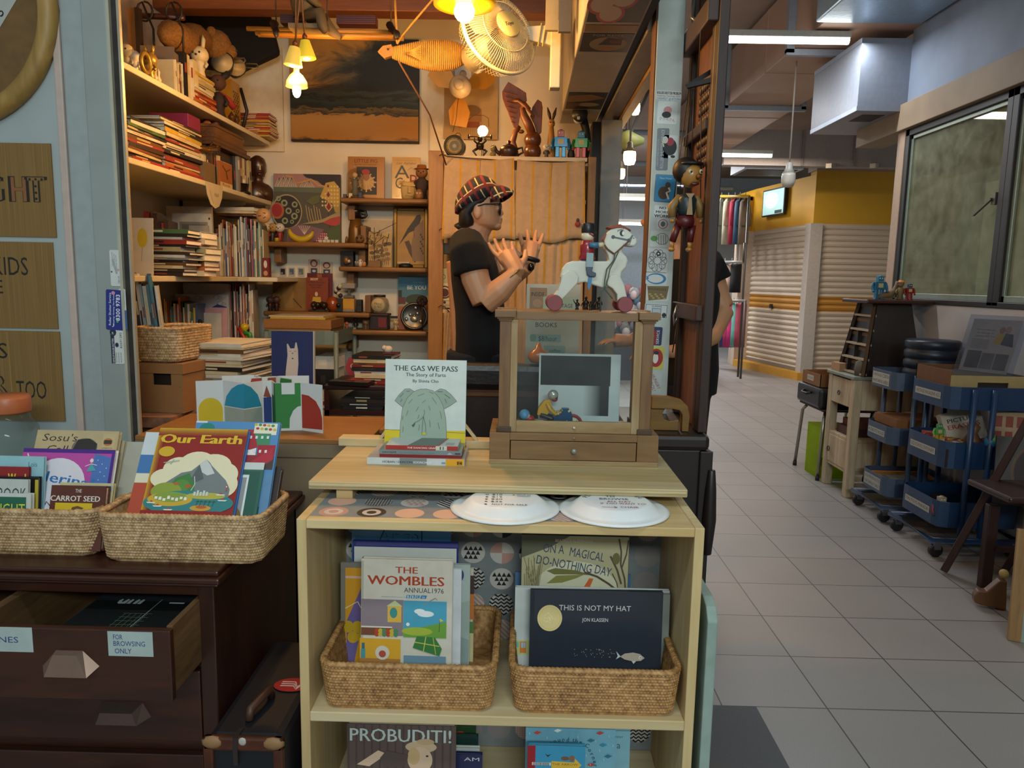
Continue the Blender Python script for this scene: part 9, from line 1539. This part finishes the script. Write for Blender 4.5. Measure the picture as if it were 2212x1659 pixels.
t=thing('dinosaur_figurine','tan long necked dinosaur figurine on the tapering rack','figurine',(aY(1918,635,4.4).x,4.4,zt));m=MB();OL=P('#6b5436',.6);m.tube([(-.07,0,.01),(-.03,0,.02),(.01,0,.025),(.035,0,.05),(.045,0,.08),(.05,0,.1),(.062,0,.1)],[.008,.022,.024,.015,.010,.012,.006],OL,10);m.box(-.03,.02,-.018,.018,0,.02,OL);m.build('body',t)
doll('soldier_figurine','small painted soldier figurine between dinosaur and red robot',1947,0,603,P('#6d5a34',.5),P('#8a6a4a',.5),Y=4.39,z0=zt,hr=.16,hat=P('#b5702a'))
m=MB();m.loft([[(r*math.cos(i*.63),r*.7*math.sin(i*.63)+.1*z,z)for i in range(10)]for r,z in((.05,0),(.055,.04),(.045,.08),(.01,.1))],P('#5a5248',.8,bump=.6));solo('stone_animal','small grey stone animal head on the distressed cabinet','sculpture',m,(FX+.04,4.33,.7255))
m=MB();m.box(0,.1,0,.12,0,.05,P('#a8805a',.7));solo('pink_box','small pinkish box at the far end of the distressed cabinet','box',m,(FX-.02,4.52,.7255))
m=MB();m.box(0,.3,0,.2,0,.05,P('#4a2c20',.6));m.box(.03,.3,.0,.19,.05,.09,P('#6b3a2a',.6));solo('stacked_albums','two dark red albums in the open bay of the distressed cabinet','albums',m,(FX+.01,4.36,.3505))
# chair with suitcase and box
t=thing('metal_chair','steel legged stool by the roller shutter, carrying a black case','chair',(FX-.02,4.67,0));m=MB();m.box(-.02,.33,.0,.4,.445,.46,'#2a1614');m.build('seat',t,.006)
for x,y in((0,.02),(0,.38),(.3,.02),(.3,.38)):m=MB();s=1 if y>.2 else-1;m.tube([(x+.02,y-s*.03,.44),(x,y,.40),(x-.02,y+s*.02,0.015)],.011,P('#a39c92',.25,.9),8);m.lathe([(.014,0),(.014,.03)],'#14110f',8,(x-.02,y+s*.02,0));m.build('leg',t)
t=thing('black_case','black leather case on the steel legged stool','case',(FX-.06,4.68,.4605));m=MB();m.box(0,.36,0,.40,0,.13,P('#141110',.4));m.build('case_body',t,.02);m=MB();m.tube([(-.004,.14,.09),(-.025,.16,.08),(-.025,.24,.08),(-.004,.26,.09)],.008,'#0e0c0b',7);m.build('handle',t)
t=thing('kraft_box','open kraft box with a label, on the black leather case','box',(FX-.04,4.74,.5915));m=MB();KX=P('#80552c',.8);m.box(0,.004,0,.3,0,.085,KX);m.box(.25,.254,0,.3,0,.085,KX);m.box(0,.254,0,.004,0,.085,KX);m.box(0,.254,.296,.3,0,.085,KX);m.box(0,.254,0,.3,0,.004,KX);m.build('box_body',t);m=MB();A=ART(m,(-.0006,.22,.03),(0,-.11,0),(0,0,.035),(-1,0,0),(0,0,110,35));A.rect(0,0,110,35,'#b5ab9a');A.text('POSTCARDS',55,26,16,'#2a2622',92);m.build('label',t)
t=thing('acrylic_box','fluorescent yellow acrylic box standing on the floor under the stool','box',(FX-.02,4.72,0));m=MB();YA=GLASS('#d9ea10',.14,.05);W,D,H=.2,.22,.335;[m.box(*b6,YA)for b6 in((0,W,0,.004,0,H),(0,W,D-.004,D,0,H),(0,.004,.004,D-.004,0,H),(W-.004,W,.004,D-.004,0,H),(.004,W-.004,.004,D-.004,H-.004,H))];m.build('acrylic_shell',t)
m=MB();[m.ball((FX+.08+.012*math.cos(i),4.83+.012*math.sin(i*2),.02+i*.018),.03,P('#8a6a1c',.35,.5),8)for i in range(9)];solo('brass_ornament','brass ornament inside the fluorescent yellow box','ornament',m,(0,0,0))
# two tray trolleys
def cart(label,y0,y1,x1,c,zs3,texts,g):
 t=thing('tray_trolley',label,'trolley',(FX,y0,0),group=g);D=y1-y0;W=x1-FX
 for(z0,z1),tx in zip(zs3,texts):
  tr=tray('tray',t,W,D,z0,z1,c,.045,.003);n=len(tx);h=.032;LW=D*.62;mm=MB();A=ART(mm,(-.0012,D*.84,z0+(z1-z0)*.5-h*n/2),(0,-LW,0),(0,0,h*n),(-1,0,0),(0,0,LW*1000,32*n));A.rect(0,0,LW*1000,32*n,'#a5a399');[A.text(s,LW*500,24+32*i,17,'#2a2a2c',LW*920)for i,s in enumerate(tx)];mm.build('label',tr)
 for x,y in((.1,-.012),(.19,-.012),(.1,D+.012),(.19,D+.012)):m=MB();m.tube([(x,y,.1),(x,y,zs3[0][1]-.01)],.013,c,10);m.build('post',t)
 m=MB();m.tube([(-.02,-.01,.08),(-.02,D+.03,.08),(W,D+.03,.08),(W,-.01,.08)],.015,c,10,True);m.build('base_frame',t)
 for x,y in((.0,.0),(.0,D),(W-.03,.0),(W-.03,D)):m=MB();m.lathe([(.027,-.013),(.032,-.008),(.032,.008),(.027,.013)],'#121111',16,(x,y,.033),'y',False);m.box(x-.015,x+.015,y-.02,y+.02,.04,.078,P('#77757a',.3,.7));m.build('castor',t)
 return t
FX=1.945;Y1a,Y1b,Y2a,Y2b=3.84,4.14,3.34,3.70
cart('grey blue three tier tray trolley beside the distressed cabinet',Y1a,Y1b,2.31,BL1,((.705,.80),(.415,.51),(.135,.235)),(('VINTAGE CZECH','MATCHBOX LABELS'),('ROBOTS RULE!',),('LOCAL PRINTING BLOCKS','FOR DISPLAY ONLY')),'tray trolleys')
cart('navy blue three tier tray trolley nearest the window wall sleeve print',Y2a,Y2b,2.33,BL2,((.695,.80),(.42,.545),(.14,.262)),(('VINTAGE MAGAZINE ADS',),('OLD SCHOOL STATIONERY',),('TIN TOYS PARADE!',)),'tray trolleys')
t=thing('film_case','round ribbed dark blue case in the top tray of the grey blue trolley','case',(2.2,3.99,.709));m=MB();pf=[];[pf.extend([(.125,.002+i*.052),(.135,.012+i*.052),(.135,.04+i*.052),(.125,.05+i*.052)])for i in range(5)];m.lathe(pf+[(1e-6,.262)],P('#17212e',.4,bump=.2),28);m.build('case_body',t)
t=thing('kraft_box','kraft box with lid in the middle tray of the grey blue trolley','box',(FX+.04,3.87,.4185));m=MB();m.box(0,.26,0,.24,0,.085,P('#7a4c28',.8));m.build('box_body',t);m=MB();m.box(-.003,.263,-.003,.243,.085,.13,P('#85552c',.8));m.build('lid',t)
m=MB();m.box(.03,.33,.03,.27,0,.06,P('#6b6a64',.7));m.box(.03,.33,.03,.045,.06,.075,'#b06a20');m.box(.03,.33,.255,.27,.06,.075,'#b06a20');m.box(.03,.045,.045,.255,.06,.075,'#b06a20');m.box(.315,.33,.045,.255,.06,.075,'#b06a20');m.box(.1,.25,.1,.22,.06,.064,'#8d8d88');solo('printing_frame','orange edged printing frame in the lowest tray of the grey blue trolley','frame',m,(FX,Y1a,.139))
t=thing('magazine_file','kraft and pale wood magazine box in the top tray of the navy trolley','box',(FX+.015,Y2a+.04,.6985));m=MB();m.box(0,.006,0,.3,0,.17,P('#6b4426',.8));m.box(0,.36,.294,.3,0,.17,P('#6b4426',.8));m.box(.006,.35,.006,.29,0,.15,P('#241d1a',.7));m.build('box_body',t);m=MB();PL=P('#a08a5c',.6)
for q6 in((.0,.12,0,.15),(.26,.36,0,.15),(.12,.26,0,.06),(.12,.26,.12,.15)):m.box(q6[0],q6[1],-.006,0,q6[2],q6[3],PL)
m.build('pale_end',t)
W,H=.22,.27;t=thing('sleeve_print','clear plastic sleeve with an old magazine advertisement of a couple, leaning on the window wall','print',(2.13,3.62,.85),(-.36,0,-1.05));m=MB();m.box(0,W,.0,.002,0,H*.98,P('#a59683',.6));A=face(m,W,H,(0,0,100,130),0,0);A.text('See how they got',32,30,4.5,'#3a342e',40);A.text('the message of',32,38,4.5,'#3a342e',36);A.text('Cadburys Milk Tray',34,46,4.5,'#3a342e',42);A.ell(66,28,6,8,'#8a5a40');A.ell(78,26,6,8,'#9a6a4c');A.poly([(54,60),(60,36),(72,36),(74,62)],'#b08a2c');A.poly([(70,62),(74,34),(90,36),(96,66)],'#25303c');[A.line([(10,52+i*3),(46,54+i*3)],.8,'#5a5248')for i in range(8)];A.rect(8,80,38,122,'#3a3632');A.rect(40,84,66,122,'#5d564e');A.rect(68,84,94,122,'#4a443e');m.build('sheet',t);m=MB();m.box(-.02,W+.03,-.005,-.003,-.02,H*1.05,GLASS('#dfe4ee',.03,.06));m.build('plastic_sleeve',t)
# mid tray of the navy trolley: stationery
zm=.424;m=MB();rr=random.Random(9);cs=['#a33a24','#c29a2c','#7d2a3c','#b5562a','#3a6a8a','#8a3a7a','#c2b49a']
m.box(.012,.365,.012,.345,0,.085,'#2a1d18');[m.bar((.03+rr.random()*.3,.02+rr.random()*.28,.094),(.06+rr.random()*.3,.04+rr.random()*.3,.105),.012,.012,rr.choice(cs))for i in range(90)];o=solo('stationery_heap','jumble of red and yellow stationery in the middle tray of the navy trolley','stationery',m,(FX,Y2a,zm));o['kind']='stuff'
robot('green and yellow tin robot standing on the jumble of stationery',1915+115,914,3.46,zm+.098,P('#5d9a4a',.35,.2),P('#b9952c',.35),P('#4a8a5a',.35,.2))
m=MB();m.lathe([(.03,0),(.036,.03),(.02,.06),(.03,.09),(1e-6,.12)],P('#6b4a34',.4,.3,bump=.4),14);solo('bronze_owl','bronze owl ornament beside the green and yellow robot','ornament',m,(FX+.14,3.38,zm+.098));m=MB();m.ball((0,0,0),.03,P('#2f6f9a',.4),12);m.ball((.012,-.01,.008),.026,P('#4a8a4a',.4),10);solo('small_globe','small blue and green globe on the jumble of stationery','globe',m,(FX+.20,3.34,zm+.128))
m=MB();m.box(-.09,.09,0,.05,0,.15,P('#b5ac9c',.5));A=face(m,.18,.15,(0,0,90,75));A.text('PICTURE',45,26,10,'#2a2624',66,bold=.02);A.text('ERASERS',45,42,11,'#a3302c',72,bold=.02);A.ell(60,58,12,8,'#c29a8a');solo('eraser_box','white box lettered picture erasers standing in the navy trolley','box',m,(FX+.2,3.50,zm+.098),(-.35,-.25,-.1));m=MB();m.box(0,.14,0,.01,0,.16,P('#a88a6a',.6));A=face(m,.14,.16,(0,0,14,16),0,0);[A.rect(1+i*4.4,2+j*7,4+i*4.4,7+j*7,'#8a3a2a')for i in range(3)for j in range(2)];solo('stamp_card','card of small red stamps at the wall end of the navy trolley','card',m,(FX+.24,3.40,zm+.098),(-.1,0,-.3))
robot('tin soldier robot in the lowest tray of the navy trolley',2035,1070,3.40,.144,P('#7d2a24',.4),P('#1f2a4a',.4),P('#a89a8a',.4));m=MB();m.box(-.03,.03,-.06,.06,.02,.06,P('#15161a',.3));m.box(-.025,.025,-.03,.03,.06,.09,'#1a1c22');[m.lathe([(.02,-.006),(.02,.006)],'#0c0c0c',12,(s*.034,y,.02),'x')for s in(-1,1)for y in(-.04,.04)];solo('toy_car','dark toy car in the lowest tray of the navy trolley','toy car',m,(FX+.12,3.56,.144))
# folding chair, oval picture, toy bird, white board
CW=WOOD('#3a1c14','#24100b','z',5,.45,.1);k=lambda x,y,Y:aY(x,y,Y);t=thing('folding_chair','dark wooden folding chair in front of the navy trolley','chair',(1.9,2.75,0));o=Vector((1.9,2.75,0))
for dx in(0,.26):m=MB();v=Vector((dx,0,0))-o;a,b=aZ(2040,1232,.015),k(2225,900,2.98);m.bar(a+v,b+v,.045,.03,CW);m.build('leg',t,.004);m=MB();a=aZ(2125,1268,0);m.bar(a+Vector((0,0,.36))+v,a+v,.045,.035,CW);m.build('leg',t,.004)
m=MB();a=k(2122,1055,2.99);m.box(a.x-o.x-.03,a.x-o.x+.29,.02,.3,a.z,a.z+.025,CW);m.build('seat',t,.008);m=MB();z=.17;m.bar((.08,.24,z),(.3,.24,z),.03,.02,CW);m.build('stretcher',t)
m=MB();m.box(0,.3,0,.02,0,.3,WOOD('#2a1c14','#17100b','x',5,.5));A=face(m,.3,.3,(0,0,100,100),0,0);A.ell(50,50,30,40,'#54402a',28);A.ell(50,50,26,36,'#241a15',28);solo('oval_picture','dark framed oval picture behind the folding chair','picture',m,(FX+.16,3.22,.30),(-.2,0,-.4))
m=MB();kk=2.42/1600/3.77;q=lambda x,y:((x-650)*kk,(1330-y)*kk);pr(m,[(525,1290),(520,1220),(550,1170),(620,1165),(680,1090),(720,1040),(780,1040),(800,1330),(700,1320),(580,1310)],-.02,.02,P('#5d3a1c',.5));t=thing('toy_bird','flat wooden toy bird with a pale ball on the floor beside the white board','toy',(aZ(2132,1312,0).x,aZ(2132,1312,0).y,.005),(0,0,-.3));m.build('body',t,.004);m=MB();a=q(760,980);m.ball((a[0],0,a[1]),44*kk,'#b59a5a',12);m.build('ball',t);m=MB();a=q(760,1310);m.ball((a[0],0,a[1]),50*kk,'#6b1616',12);m.build('red_wheel',t)
t=thing('white_board','pale wooden framed board with blue scrawl leaning by the flat toy bird','sign',(aZ(2182,1382,0).x,aZ(2182,1382,0).y,0),(-.12,0,-.45));H=.40;m=MB();m.box(-.01,.03,-.012,.012,0,H,WOOD('#a07a4a','#7d5c34','z',5,.6));m.box(.03,.4,-.012,.012,H-.012,H,WOOD('#a07a4a','#7d5c34','z',5,.6));m.build('frame',t,.002);m=MB();m.box(.03,.4,-.006,.006,0,H-.012,P('#8d9a8c',.6,var=.1));A=ART(m,(.03,-.0062,0),(.37,0,0),(0,0,H),(0,-1,0),(0,0,370,400));A.line([(30,190),(80,185),(70,160)],8,'#23407c');A.line([(90,290),(40,280),(25,240)],9,'#23407c');A.poly([(10,250),(28,215),(45,248)],'#23407c');A.line([(80,240),(60,300),(70,340)],5,'#a86a70');m.build('panel',t)
